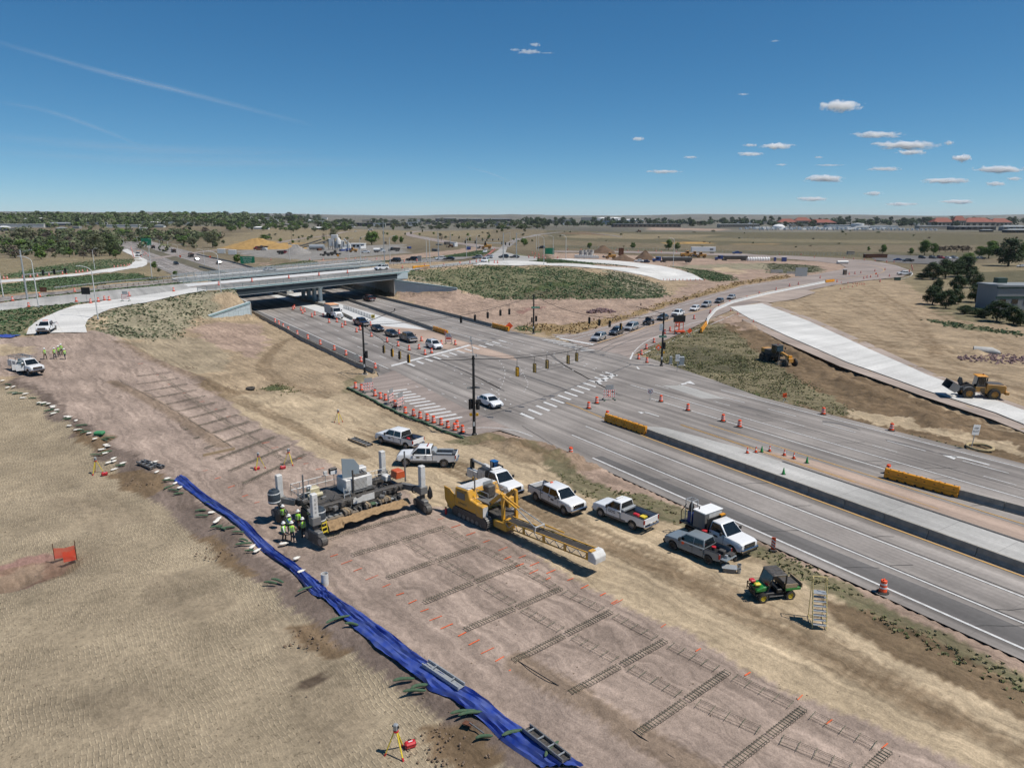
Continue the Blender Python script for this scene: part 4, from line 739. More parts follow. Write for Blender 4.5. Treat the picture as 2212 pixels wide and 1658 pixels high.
MB().bx(-1.3,-0.8,-0.8,0.8,1.1,1.36).build('toolbox','galv',t,bevel=0.03);MB().box((-0.75,0,1.98),(0.15,0.3,0.08)).build('warning_light','orange',t,bevel=0.02)
t=on_wheels(pickup('white single cab pickup lettered GDG with red cases in its long bed','white_paint','reg',lower='machine_grey'),B2(12,582),B2(277,688),1);side_text(t,'GDG',0.36,0.62,1.0,1)
MB().bx(-0.55,-0.05,-0.85,0.85,1.2,1.42).build('toolbox','galv',t,bevel=0.03);MB().box((-1.5,0.3,1.12),(0.55,0.35,0.3)).build('red_cargo_case','red_case',t,bevel=0.05);MB().box((-1.95,-0.1,1.0),(0.5,0.5,0.12)).build('board','yellow_plain',t);MB().box((0.6,0,2.0),(0.2,0.9,0.07)).build('light_bar','sheet_white',t)
t=on_wheels(pickup('grey compact crew pickup with lowered tailgate and buckets behind','grey_paint','crew',small=0.88,rimmat='black_rim',bumper='black_plastic',tailgate=False,bed_len=1.45),M2(240,1078),M2(850,1325),1)
W=t['_dim'][1];MB().lathe([(0.0,0),(0.13,0),(0.13,0.01)],14).build('round_emblem','orange',t).matrix_local=Matrix.Translation((0.72,W/2+0.004,0.95))@Matrix.Rotation(R(-90),4,'X')
MB().lathe([(0.15,0),(0.16,0.36),(0.17,0.36),(0.17,0.42),(0.0,0.42)],12,(-1.55,0.1,0.75)).build('bucket','machine_dark',t);MB().lathe([(0.175,0.36),(0.175,0.45),(0.0,0.47)],12,(-1.55,0.1,0.75)).build('bucket_lid','red_case',t);MB().box((-2.1,-0.2,0.88),(0.5,0.4,0.3)).build('pump','machine_dark',t,bevel=0.04);MB().bx(-2.95,-2.5,-0.7,-0.1,0.76,0.90).build('mixing_pan','machine_dark',t);MB().lathe([(0.12,0),(0.13,0.24),(0.0,0.24)],10,(-2.75,0.25,0.73)).build('bucket','galv',t)
# chassis trucks
t=on_wheels(pickup('white flatbed truck carrying a tall white generator and blue drum','white_paint','reg',heavy=1.6,bed='none',bed_len=2.9),M2(1412,1228),M2(520,800),-1)
L,W,xf,xr=t['_dim'];belt,sill,xc0,xc1,H=t['_z']
MB().bx(-L/2,xc0-0.12,-1.15,1.15,1.02,1.14).build('flatbed','machine_dark',t,bevel=0.02);MB().bx(xc0-0.12,xc0-0.04,-1.1,1.1,1.14,H+0.12).build('headboard','black_plastic',t,bevel=0.03)
MB().bx(xc0-1.55,xc0-0.35,-1.08,1.0,1.14,2.55).build('generator_body','machine_white',t,bevel=0.04);MB().bx(xc0-1.56,xc0-0.34,-1.09,-0.55,1.14,2.50).build('generator_panel','machine_grey',t,bevel=0.02);MB().bx(xc0-1.60,xc0-0.30,-1.12,1.04,2.552,2.63).build('generator_lid','hat_white',t,bevel=0.02);MB().tube((xc0-1.3,-0.7,2.63),(xc0-1.3,-0.7,2.80),0.05).build('exhaust','black',t)
MB().lathe([(0.30,0),(0.31,0.3),(0.30,0.6),(0.31,0.88),(0.0,0.88)],16,(-L/2+0.75,-0.55,1.14)).build('blue_drum',pm('drum_blue',(0.012,0.04,0.20),0.4),t,smooth=True)
a=MB()
for sx,sy in((0.42,-0.9),(0.42,-0.2),(1.08,-0.9),(1.08,-0.2)):a.bar((-L/2+sx,sy,1.14),(-L/2+sx,sy,3.1),0.05)
a.bar((-L/2+0.42,-0.9,3.1),(-L/2+1.08,-0.9,3.1),0.05).bar((-L/2+0.42,-0.2,3.1),(-L/2+1.08,-0.2,3.1),0.05).bar((-L/2+0.42,-0.9,3.1),(-L/2+0.42,-0.2,3.1),0.05).bar((-L/2+1.08,-0.9,3.1),(-L/2+1.08,-0.2,3.1),0.05).build('pump_frame','galv',t)
MB().lathe([(0.10,2.0),(0.22,2.1),(0.22,2.5),(0.12,2.75),(0.05,2.9)],10,(-L/2+0.75,-0.55,0)).tube((-L/2+0.75,-0.55,2.0),(-L/2+0.75,-0.55,2.1),0.06).path([(-L/2+0.5,-0.9,2.7),(-L/2+0.15,-1.1,2.0),(-L/2+0.2,-1.12,1.3),(-L/2+0.6,-0.95,1.2)],0.035).build('pump_motor','black_plastic',t)
MB().box((xc0+0.15,0.4,2.42),(0.25,0.5,0.09)).bar((xc0+0.1,0.4,2.0),(xc0+0.1,0.4,2.4),0.04).build('beacon','barrier_yellow',t);MB().lathe([(0.0,0),(0.22,0.02),(0.24,0.16),(0.12,0.2)],12,(xc0-0.2,-1.2,1.15)).build('hose_coil','red_case',t);oval_logo(t,xc0+0.75,1.12,-1);MB().bx(-L/2+0.0,-L/2+0.05,-1.1,1.1,0.78,1.02).build('tail_board','tail_red',t)
def Z6(x,y):return(950.0+x/9.60,982.4+y/9.60)
t=on_wheels(pickup('white service truck with tool bins, crane and blue welder behind the yellow machine','white_paint','reg',heavy=1.6,bed='none',bed_len=3.0,name='service_truck',cat='truck'),Z6(1330,935),Z6(735,642),-1)
L,W,xf,xr=t['_dim'];belt,sill,xc0,xc1,H=t['_z']
for sg in(-1,1):
    a=MB();a.prism([(-L/2,0.75),(-L/2,1.62),(xc0-1.25,1.62),(xc0-1.25,2.12),(xc0-0.12,2.12),(xc0-0.12,0.55)]+arc_(xr,0.45,0.56,0.6,math.pi-0.6),sg*1.16,sg*0.66);a.build('tool_bin','machine_white',t,bevel=0.02)
    for xx in(xc0-0.65,xc0-1.25,xc0-2.0):MB().box((xx,sg*1.165,1.3),(0.025,0.02,1.0)).build('bin_seam','under',t)
    MB().bx(xc0-1.2,xc0-0.14,sg*0.68,sg*1.15,2.122,2.15).build('bin_top','black_plastic',t)
MB().bx(-L/2,xc0-0.12,-0.66,0.66,0.95,1.05).bx(-L/2-0.3,-L/2,-1.1,1.1,0.75,0.95).build('deck','black_plastic',t);MB().bx(xc0-0.13,xc0-0.06,-1.1,1.1,0.8,2.14).build('front_wall','black_plastic',t)
MB().bx(xc0-1.0,xc0-0.35,0.15,0.72,1.75,2.65).build('welder',pm('welder_blue',(0.012,0.05,0.13),0.4),t,bevel=0.04);MB().bx(xc0-1.02,xc0-0.33,0.13,0.74,2.652,2.70).build('welder_lid',pm('lid_blue',(0.02,0.13,0.36),0.4),t)
MB().box((-L/2+0.4,-0.75,2.0),(0.35,0.35,0.8)).box((-L/2+0.4,-0.75,2.5),(0.3,0.3,0.25)).build('crane_base','black_plastic',t,bevel=0.03);MB().bar((-L/2+0.4,-0.75,2.5),(xc0-0.75,-0.55,2.35),0.16,0.2).build('crane_boom','galv',t)
MB().bar((xc0-0.5,0.0,1.8),(xc0-0.5,0.0,2.7),0.1).bar((xc0-0.6,0.1,1.8),(xc0-0.6,0.1,2.6),0.08).build('gas_bottles','steel',t);MB().box((xc0+0.1,0.1,H+0.07),(0.3,1.1,0.1)).build('light_bar','sheet_white',t,bevel=0.02);MB().tube((xc0-0.7,0.7,2.2),(xc0+0.0,0.7,2.2),0.18,10).build('hose_reel','black_plastic',t)
# left: utility truck with ladder rack, pickup on the new ramp
t=pickup('white utility truck with ladder rack and open doors above the fill slope','white_paint','crew',heavy=1.4,bed='none',bed_len=2.5,name='utility_truck',cat='truck');p=G(60,804);p.z+=0.05;t.location=p;t.rotation_euler=(0,0,R(-33))
L,W,xf,xr=t['_dim'];belt,sill,xc0,xc1,H=t['_z']
for sg in(-1,1):
    a=MB();a.prism([(-L/2,0.75),(-L/2,1.75),(xc0-0.1,1.75),(xc0-0.1,0.55)]+arc_(xr,0.45,0.56,0.6,math.pi-0.6),sg*1.12,sg*0.62);a.build('tool_bin','machine_white',t,bevel=0.02)
    MB().bar((-L/2,sg*0.95,2.25),(xc1-0.3,sg*0.95,2.25),0.06).bar((-L/2+0.1,sg*0.95,1.7),(-L/2+0.1,sg*0.95,2.25),0.05).bar((xc0-0.2,sg*0.95,1.7),(xc0-0.2,sg*0.95,2.25),0.05).build('rack_rail','steel',t)
a=MB()
for k in range(6):a.bar((-L/2+0.2+k*0.7,-0.95,2.28),(-L/2+0.2+k*0.7,0.95,2.28),0.05)
a.build('rack_crossbar','steel',t);MB().bx(-L/2+0.1,0.8,0.35,0.42,2.32,2.40).bx(-L/2+0.1,0.8,0.75,0.82,2.32,2.40).build('ladder','galv',t);MB().bx(-L/2,xc0-0.1,-0.62,0.62,0.95,1.05).build('deck','black_plastic',t)
for x0 in(xc1-0.05,(xc0+xc1)/2-0.05):
    d_=MB().bx(-1.05,0,-0.03,0.03,sill-0.02,belt).bx(-1.0,-0.94,-0.02,0.02,belt,H-0.1).bx(-1.0,-0.2,-0.02,0.02,H-0.14,H-0.08).build('open_door','white_paint',t,bevel=0.01);d_.location=(x0,-W/2+0.02,0);d_.rotation_euler=(0,0,R(62))
t=pickup('white heavy pickup standing at the foot of the new concrete ramp','white_paint','crew',heavy=1);p=G(102,717);p.z+=0.06;t.location=p;t.rotation_euler=(0,0,R(-72));MB().box((0.15,0,2.15),(0.2,0.9,0.09)).build('light_bar','orange',t,bevel=0.02)
# --- traffic
for nm,c in(('dark_blue',(0.012,0.020,0.055)),('charcoal',(0.022,0.024,0.027)),('mid_grey',(0.10,0.10,0.105)),('slate',(0.055,0.066,0.078)),('silver',(0.42,0.43,0.44)),('maroon',(0.065,0.010,0.012)),('black_paint',(0.010,0.010,0.011)),('car_white',(0.76,0.77,0.78)),('bright_blue',(0.015,0.045,0.20)),('car_red',(0.30,0.012,0.015))):
    pm(nm,c,0.28,0.25 if nm in('silver','mid_grey','slate')else 0.0,var=0.06,coat=0.7,scale=1.2)
def park(fn,px,py,deg,*a,**k):
    p=G(px,py);p.z+=0.055;return fn(*a,loc=p,rz=R(deg),**k)
park(car,1058,876,-57.5-180+180,'white compact sedan passing the near black signal pole','car_white','sedan')
park(car,937,752,-57.5,'white suv stopped first at the stop bar before the road closed sign','car_white','suv')
park(pickup,881,737,-57.5,'grey pickup stopped second behind the white suv','mid_grey','crew',rimmat='rim',full=False)
park(car,846,726,-57.5,'dark grey sedan stopped third in line before the stop bar','charcoal','sedan');park(car,815,715,-57.5,'black sedan stopped fourth in line before the stop bar','black_paint','sedan')
park(pickup,780,703,-57.5,'dark blue pickup right behind the far black signal pole','dark_blue','crew',full=False);park(pickup,797,650,-57.5+180,'dark red pickup driving away towards the bridge','maroon','crew',full=False)
XA=-143
for fn,px,py,lab,c,kd in((car,1293,735,'silver suv first at the crosswalk in the side road queue','silver','suv'),(car,1331,722.5,'dark grey suv second in the side road queue','slate','suv'),(car,1363,712.5,'silver minivan third in the side road queue','silver','van'),(car,1431,691,'dark sedan between the open black car and the white pickup','slate','sedan'),(car,1500,671,'white hatchback behind the white pickup in the side road queue','car_white','hatch'),(car,1525,663,'silver suv behind the white hatchback in the queue','silver','suv'),(car,1553,654,'grey sedan second from the end of the side road queue','mid_grey','sedan'),(car,1579,646,'silver sedan last in the side road queue','silver','sedan')):
    a,b=G(px,py),G(px-34,py+11);park(fn,px,py,math.degrees(math.atan2(b.y-a.y,b.x-a.x)),lab,c,kd)
a,b=G(1463,682),G(1430,693);QA=math.degrees(math.atan2(b.y-a.y,b.x-a.x));park(pickup,1464,682.5,QA,'white mid-size pickup in the middle of the side road queue','car_white','crew',small=0.93,full=False)
# open-top off-roader
t=thing('open_off_roader','black open-top off-roader with roll bars fourth in the side road queue','car');p=G(1400,701);t.location=p+Vector((0,0,0.05));t.rotation_euler=(0,0,R(QA))
MB().prism([(-1.9,0.6),(-1.9,1.05),(-0.1,1.08),(0.55,1.12),(1.75,1.05),(1.8,0.6),(0.6,0.5)],-0.75,0.75).build('body','black_paint',t,bevel=0.04);MB().bar((0.55,-0.7,1.1),(0.25,-0.66,1.75),0.07).bar((0.55,0.7,1.1),(0.25,0.66,1.75),0.07).bar((0.25,-0.66,1.75),(0.25,0.66,1.75),0.07).bar((-0.6,-0.66,1.1),(-0.6,-0.62,1.8),0.07).bar((-0.6,0.66,1.1),(-0.6,0.62,1.8),0.07).bar((-0.6,-0.62,1.8),(-0.6,0.62,1.8),0.07).bar((-0.6,-0.62,1.8),(0.25,-0.66,1.75),0.06).bar((-0.6,0.62,1.8),(0.25,0.66,1.75),0.06).bar((-0.6,0.62,1.8),(-1.8,0.6,1.15),0.06).bar((-0.6,-0.62,1.8),(-1.8,-0.6,1.15),0.06).build('roll_cage','black_plastic',t)
MB().add([(0.54,-0.66,1.14),(0.54,0.66,1.14),(0.28,0.62,1.70),(0.28,-0.62,1.70)],[(0,1,2,3)]).build('windshield','glass',t);MB().box((-0.3,0.35,1.15),(0.5,0.5,0.5)).box((-0.3,-0.35,1.15),(0.5,0.5,0.5)).build('seat','dark_cloth',t,bevel=0.06);MB().box((1.82,0,0.85),(0.05,0.9,0.35)).build('grille','black_plastic',t)
for sg in(-1,1):MB().tube((1.8,sg*0.5,0.92),(1.86,sg*0.5,0.92),0.1,10).build('headlight','head_lamp',t);MB().bx(0.65,1.75,sg*0.72,sg*0.98,0.92,0.98).bx(-1.75,-0.7,sg*0.72,sg*0.98,0.92,0.98).build('fender','black_plastic',t,bevel=0.02)
for x in(1.2,-1.2):
    for sg in(-1,1):wheel(t,x,sg*0.8,0.40,0.26,'black_rim')
# white box dump truck held behind the drums
def big_truck(label,px,py,deg,cabcol='car_white',body='dump',name='dump_truck',cat='truck'):
    t=thing(name,label,cat);p=G(px,py);t.location=p+Vector((0,0,0.05));t.rotation_euler=(0,0,R(deg))
    MB().prism([(1.3,1.0),(1.3,1.75),(2.0,1.80),(3.35,1.62),(3.5,1.45),(3.5,0.75),(3.3,0.55),(1.3,0.6)],-0.85,0.85).build('hood',cabcol,t,bevel=0.07);xs=(0.45,0.5,1.75,2.05)
    MB().bx(0.45,2.0,-1.1,1.1,0.75,1.76).build('cab_base',cabcol,t,bevel=0.05);ob('cab',house(xs,1.75,2.75,1.09,0.98),cabcol,t);panes(t,xs,1.75,2.75,1.09,0.98,[(0.8,9)])
    MB().box((3.53,0,1.12),(0.06,1.0,0.72)).build('grille','chrome',t);MB().box((3.58,0,0.58),(0.25,2.3,0.32)).build('front_bumper','chrome',t,bevel=0.05);MB().bx(-4.2,3.2,-0.45,0.45,0.62,0.95).build('chassis','under',t)
    for sg in(-1,1):
        MB().box((3.35,sg*0.92,1.18),(0.25,0.3,0.25)).build('headlight','head_lamp',t,bevel=0.03);MB().prism([(2.15,0.9),(2.3,1.15),(2.9,1.2),(3.3,1.0),(3.4,0.7),(3.2,0.75),(2.9,1.05),(2.4,1.0)],sg*0.8,sg*1.15).build('fender',cabcol,t,bevel=0.03);MB().tube((0.35,sg*0.95,0.9),(0.35,sg*0.95,3.2),0.08,8).build('exhaust_stack','chrome',t);MB().box((1.9,sg*1.28,2.05),(0.1,0.25,0.4)).build('mirror','black_plastic',t);wheel(t,2.75,sg*0.98,0.52,0.30)
        for x in(-1.7,-3.1):wheel(t,x,sg*0.88,0.52,0.52)
    if body=='dump':
        MB().bx(-4.4,0.15,-1.25,1.25,1.05,3.35).build('box_body','machine_white',t,bevel=0.03);MB().bx(-4.42,0.35,-1.27,1.27,3.352,3.42).build('roof_tarp',pm('tarp_peach',(0.72,0.38,0.20),0.8),t);MB().bx(0.15,1.0,-1.2,1.2,2.85,2.95).build('cab_shield','machine_white',t)
        for k in range(9):MB().bx(-4.3+k*0.5,-4.22+k*0.5,-1.31,1.31,1.1,3.3).build('rib','machine_white',t)
        for k in range(6):MB().bx(0.151,0.21,-1.1+k*0.42,-1.02+k*0.42,1.2,3.2).build('rib','machine_white',t)
    elif body=='tank':MB().tube((-4.2,0,1.95),(0.1,0,1.95),0.95,18).build('tank','hat_white',t,smooth=True)
    elif body=='open':MB().prism([(-4.4,1.2),(-4.4,2.3),(0.1,2.5),(0.1,1.1)],-1.2,1.2).build('dump_bed','black_paint',t,bevel=0.04);MB().prism([(-4.2,2.28),(-4.2,2.34),(0.0,2.52),(0.0,2.46)],-1.1,1.1).build('load','rust',t)
    return t
big_truck('white truck with tall ribbed box and peach roof in the drum lane',723,686,-57.5)
# ------------------------------------------------------------------ bridges over the main road
def deck_z(d):return 7.1+(d-32.2)*1.1/66.4
def bridge(name,label,s0,width,d0,d1,slope,rails,zoff=0.0):
    t=thing(name,label,'bridge');E_=lambda s,d,z:SD(s0+s+(d-d0)*slope,d,deck_z(d)+zoff+z);n=12;ds=[d0+(d1-d0)*k/n for k in range(n+1)]
    def strip(nm,mat,sa,sb,za,zb,dd=ds,**k):
        mb=MB()
        for a,b in zip(dd,dd[1:]):mb.add([E_(sa,a,za),E_(sb,a,za),E_(sb,b,za),E_(sa,b,za),E_(sa,a,zb),E_(sb,a,zb),E_(sb,b,zb),E_(sa,b,zb)],[(0,1,2,3),(7,6,5,4),(0,4,5,1),(2,6,7,3),(1,5,6,2),(3,7,4,0)])
        return mb.build(nm,mat,t,**k)
    strip('deck','worn_concrete',-width,-0.05,-0.35,0.0);strip('lane_surface','asphalt',-width*0.62,-2.0,0.002,0.02);strip('lane_surface','white_concrete',-width+1.2,-width*0.62,0.002,0.03)
    strip('fascia','bridge_paint',0.0,0.28,-0.42,0.05);strip('fascia_stripe','teal_stripe',0.285,0.31,-0.24,-0.10)
    dd=[d for d in ds if 39.5<d<96];gd=[39.8]+dd+[95.0]
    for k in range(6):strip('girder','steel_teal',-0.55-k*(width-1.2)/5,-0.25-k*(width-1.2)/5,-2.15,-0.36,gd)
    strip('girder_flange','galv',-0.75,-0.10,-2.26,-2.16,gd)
    for so in rails:
        k=d0
        while k<d1:MB().bar(E_(so,k,0.0),E_(so,k,1.05),0.14,0.10).build('rail_post','bridge_rail',t);k+=2.4
        for z in(0.42,0.72,1.02):
            mb=MB()
            for a,b in zip(ds,ds[1:]):mb.bar(E_(so+0.1,a,z),E_(so+0.1,b,z),0.09,0.13)
            mb.build('rail','bridge_rail',t)
    return t,E_
bt,BE=bridge('bridge','near overpass bridge with dark girders and pale blue parapet',-199.4,24.0,30.5,99.5,-0.30,(-0.15,-23.8))
bt2,BE2=bridge('bridge','farther parallel overpass behind the first with tall mesh fence',-230.5,17.0,30.5,108,-0.40,(-0.15,-16.8))
mb=MB();k=30.5
while k<108:mb.bar(BE2(-2.6,k,0),BE2(-2.6,k,2.4),0.07);k+=2.4
for z in(0.3,2.3):mb.bar(BE2(-2.6,30.5,z),BE2(-2.6,108,z),0.05)
mb.build('fence_frame','galv',bt2)
fm=bpy.data.materials.new('mesh_fence');fm.use_nodes=True;nt=fm.node_tree;b=nt.nodes['Principled BSDF'];b.inputs['Base Color'].default_value=(0.35,0.38,0.4,1);b.inputs['Alpha'].default_value=0.30;MATS['mesh_fence']=fm
mb=MB()
for i in range(20):a,c=30.5+i*3.87,30.5+(i+1)*3.87;mb.add([BE2(-2.6,a,0.2),BE2(-2.6,c,0.2),BE2(-2.6,c,2.3),BE2(-2.6,a,2.3)],[(0,1,2,3)])
mb.build('fence_mesh','mesh_fence',bt2)
# piers
for bi,(BT,so,n_)in enumerate(((bt,-3.2,4),(bt2,-2.5,3))):
    for k in range(n_):
        e=(BE if bi==0 else BE2)(so-k*5.9,67.0,0);MB().lathe([(0.62,0.6),(0.62,e.z-2.9),(0.70,e.z-2.8),(0.70,e.z-2.2)],16,(e.x,e.y,0)).build('pier_column','bridge_paint',BT,smooth=True);MB().box((e.x,e.y,0.42),(2.2,2.2,0.9),rz=-RA).build('pier_footing','concrete',BT,bevel=0.05)
    a,c=(BE if bi==0 else BE2)(so+0.8,67,0),(BE if bi==0 else BE2)(so-(n_-1)*5.9-0.8,67,0);MB().bar((a.x,a.y,a.z-2.6),(c.x,c.y,c.z-2.6),1.3,0.75).build('pier_cap','bridge_paint',BT)
# panelled retaining walls
def panel_wall(name,label,a,b,za,zb,z0,ph=1.5,pw=1.6,thick=0.35,mat='bridge_paint',cap=True,out=1):
    """wall from a to b (plan), top heights za, zb, face towards out*(left of a->b); separate panels with open joints"""
    t=thing(name,label,'wall',(a.x,a.y,0));d=Vector((b.x-a.x,b.y-a.y,0));Lw=d.length;d.normalize();t.rotation_euler=(0,0,math.atan2(d.y,d.x))
    MB().prism([(0,z0),(Lw,z0),(Lw,zb),(0,za)],0,-thick*out).build('core','concrete',t);top=lambda x:za+(zb-za)*x/Lw;j=0;z=z0
    while z<max(za,zb):
        x=-(j%2)*pw*0.5
        while x<Lw:
            x0,x1=max(0,x)+0.02,min(Lw,x+pw)-0.02;zz0,zt0,zt1=z+0.02,min(z+ph-0.02,top(x0)-0.02),min(z+ph-0.02,top(x1)-0.02)
            if x1-x0>0.15 and zt0-zz0>0.05 and zt1-zz0>0.05:MB().prism([(x0,zz0),(x1,zz0),(x1,zt1),(x0,zt0)],0.002*out,(0.05+random.random()*0.015)*out).build('panel',mat,t)
            x+=pw
        z+=ph;j+=1
    if cap:
        MB().prism([(-0.1,za),(Lw+0.1,zb),(Lw+0.1,zb+0.45),(-0.1,za+0.45)],0.22*out,-0.45*out).build('coping',mat,t);MB().prism([(0,za+0.14),(Lw,zb+0.14),(Lw,zb+0.28),(0,za+0.28)],0.222*out,0.24*out).build('stripe','teal_stripe',t)
    return t
panel_wall('wing_wall','pale blue panelled wing wall stepping down from the near bridge, left side',SD(-191,41.3),SD(-184,30.0),4.1,2.2,-0.3,out=1)
panel_wall('wing_wall','shaded panelled wing wall running from the bridge under the planted mound',SD(-218.9,93.8),SD(-205.2,109.4),5.3,2.9,-0.3,out=-1)
panel_wall('abutment_wall','abutment wall under the left ends of both bridges',SD(-266,41.3),SD(-191,41.3),5.6,4.1,-0.3,cap=False,pw=3.2,ph=2.0,out=-1);panel_wall('abutment_wall','dark abutment wall under the right ends of both bridges',SD(-292,93.8),SD(-218.9,93.8),6.0,5.4,-0.3,cap=False,pw=3.2,ph=2.0,out=1)
for s,d in((-199.4-(38.5-30.5)*0.3,38.5),(-199.4-(96.5-30.5)*0.3,96.5)):
    e=SD(s-12,d);MB().box((e.x,e.y,deck_z(d)-1.35),(3.0 if d<60 else 4.0,24.6,2.0),rz=math.atan2(RN.y,RN.x)).build('abutment_seat','bridge_paint',bt)
# ------------------------------------------------------------------ drums and cones
def drum_mesh():
    pr=[(0.262,0.06),(0.262,0.19),(0.255,0.20),(0.255,0.33),(0.25,0.34),(0.243,0.47),(0.238,0.48),(0.232,0.61),(0.228,0.62),(0.222,0.75),(0.218,0.76),(0.212,0.92),(0.17,0.95),(0.16,0.94),(0.0,0.94)]
    mb=MB();mb.lathe(pr,16);mb.tube((-0.12,0,0.93),(-0.12,0,1.04),0.02,5).tube((0.12,0,0.93),(0.12,0,1.04),0.02,5).bar((-0.13,0,1.03),(0.13,0,1.03),0.03);return mb.mesh('drum_body',smooth=True)
def make_drum():
    t=thing('traffic_drum','','drum');ob('drum_body',drum_mesh(),'orange',t)
    for z0,z1,r in((0.345,0.465,0.2505),(0.625,0.745,0.232)):MB().lathe([(r+0.002,z0),(r-0.003,z1)],16).build('reflective_band','sheet_white',t,smooth=True)
    MB().lathe([(0.0,0.0),(0.43,0.0),(0.43,0.04),(0.36,0.085),(0.27,0.09),(0.0,0.09)],18).build('rubber_base','rubber',t);return t
def far_drum_mesh():
    me=MB().lathe([(0.42,0.0),(0.42,0.07),(0.26,0.08),(0.26,0.32),(0.25,0.34),(0.245,0.46),(0.24,0.48),(0.235,0.62),(0.23,0.64),(0.225,0.76),(0.22,0.78),(0.2,0.95),(0.0,1.0)],8).mesh('drum')
    for m in('rubber','orange','sheet_white'):me.materials.append(MATS[m])
    for p in me.polygons:z=p.center.z;p.material_index=0 if z<0.075 else(2 if 0.34<z<0.47 or 0.63<z<0.77 else 1)
    return me
STO={};FD=far_drum_mesh();DN=[0]
def drums(pts,lab,grp,z=None,near=True,deck=None):
    for i,q in enumerate(pts):
        w=deck(*q)if deck else(G(*q)if z is None else P(q[0],q[1],z));w.z+=0.05
        if near:t=proto_or_copy(STO,'drum',make_drum);t.location=w;t.rotation_euler=(0,0,random.uniform(0,3))
        else:t=ob('traffic_drum',FD,None,None,w)
        tag(t,lab(i),'drum',grp);DN[0]+=1
drums([D(1,*q)for q in((860,550),(912,568),(1028,617),(1075,640),(1120,655),(1203,710),(1290,768),(1362,790),(1418,812),(1480,830),(1535,850),(1600,868),(1657,893),(1717,915),(1738,890),(1785,932))],lambda i:f'{ORD[i]} orange drum from the left in the row along the green wattle','drums closing the near leg')
drums([C(1,*q)for q in((165,1060),(198,1080),(235,1105),(280,1132),(357,1167),(448,1204),(556,1252),(677,1300),(778,1344),(908,1402),(1030,1457))],lambda i:f'{ORD[i]} orange drum from the bridge in the line beside the long grey barrier','drums along the closed shoulder')
drums([C(1,*q)for q in((320,950),(388,958),(403,983),(483,1013),(581,1012),(632,1062),(699,1058),(745,1103),(771,1083),(869,1144),(899,1125),(997,1182),(1133,1230),(1228,1265),(1323,1300),(1408,1290),(1460,1340),(1517,1325))],lambda i:f'{ORD[i]} orange drum from the bridge in the lane line left of the waiting cars','drums dividing the lanes')
drums([C(1,*q)for q in((332,938),(420,968),(508,996),(990,1088),(1236,1158),(1430,1222),(1602,1253),(1722,1255))],lambda i:f'{ORD[i]} orange drum from the bridge on the median side of the waiting cars','drums on the median side')
for q,l in((D(2,662,725),'orange drum left of the yellow plastic barrier at the crosswalk'),(D(2,732,680),'orange drum beside the striped barricade on the right crosswalk'),(D(2,823,805),'orange drum right in front of the yellow barrier nose'),(D(2,835,622),'orange drum standing behind the striped barricade'),(D(2,1286,665),'orange drum right of the no left turn sign'),(D(2,1519,742),'orange drum alone on the far carriageway lane line'),(D(2,1822,835),'left of the two close orange drums on the far carriageway'),(D(2,1964,885),'right of the two close orange drums on the far carriageway'),(D(2,508,1130),'orange drum on the near road edge above the parked trucks'),(D(3,477,775),'orange drum on the far verge below the dug bank'),(D(3,1066,915),'orange drum on the far verge nearest the right picture edge'),(D(3,1035,1285),'orange drum behind the end of the long yellow barrier'),(B(3,990,1232),'large orange drum on the white edge line at lower right'),(B2(952,558),'orange drum on the road edge behind the flatbed truck'),(C(1,1640,1168),'orange drum at the end of the yellow barrier by the road closed sign')):
    drums([q],lambda i,l=l:l,'single drums around the crossing')
drums([C(2,*q)for q in((1165,1408),(1093,1378),(1117,1340),(1160,1290),(1226,1235),(1320,1158),(1365,1135),(1424,1095),(1573,1030),(1713,982),(1785,935),(1880,900),(2028,857),(2135,820))],lambda i:f'{ORD[i]} orange drum from the crossing along the side road','drums along the side road')
drums([C(3,*q)for q in((70,782),(185,747),(262,732),(450,677),(596,710),(700,645),(750,640),(802,634),(828,682),(856,674),(886,670),(948,665),(1048,662),(967,707),(1222,620),(1250,610),(1245,592),(1240,575),(923,618),(1010,605),(1088,541),(1025,538),(925,528),(832,521),(740,513),(655,504),(400,500),(285,476),(100,476))],lambda i:f'{ORD[i]} small orange drum from the left round the far bend','drums round the far bend',near=False)
def on_deck(x,y,f):
    p=f(x,y);d=60
    for _ in range(4):w=P(p[0],p[1],deck_z(d));d=w.x*RN.x+w.y*RN.y
    return w
drums([(485,393),(853,355),(1260,318),(1593,287),(1908,258)],lambda i:f'{ORD[i]} orange drum from the left on the near bridge','drums on the bridge',deck=lambda x,y:on_deck(x,y,T2))
drums([T3(*q)for q in((828,180),(1038,178),(1212,163),(1327,148),(1398,135),(1440,128),(1597,145),(1632,148))],lambda i:f'{ORD[i]} small orange drum past the right end of the bridge','drums beyond the bridge',near=False)
drums([T4(*q)for q in((365,565),(160,488),(505,437),(945,375),(967,500),(1147,517),(1245,500),(1322,480),(1382,483),(1635,428),(2197,367),(48,210),(92,213),(292,198),(386,188),(474,180),(620,170),(791,150),(840,150),(962,133),(1003,132),(1045,122),(1107,122),(1444,65),(1488,60),(1530,53),(1572,50),(1618,43),(1641,38))],lambda i:f'{ORD[i]} orange drum on the upper left ramps, counted from the nearest left one','drums on the left ramps',near=False)
drums([(289.5-k*0.55,557.5-k*1.85)for k in range(13)]+[(311,551),(313,547),(316,549),(320,553),(305,555)],lambda i:f'{ORD[i]} tiny orange drum in the taper where the ramp leaves the far highway','drums of the far taper',near=False)
drums([C(1,*q)for q in((128,520),(465,520),(580,520),(776,518),(858,518),(945,515),(1040,515),(1280,535),(1390,530),(1265,590),(1765,556))]+[(1043+k*1.55,561.5-k*1.35)for k in range(17)],lambda i:f'{ORD[i]} tiny orange drum behind the bridges, counted from the left','drums behind the bridges',near=False)
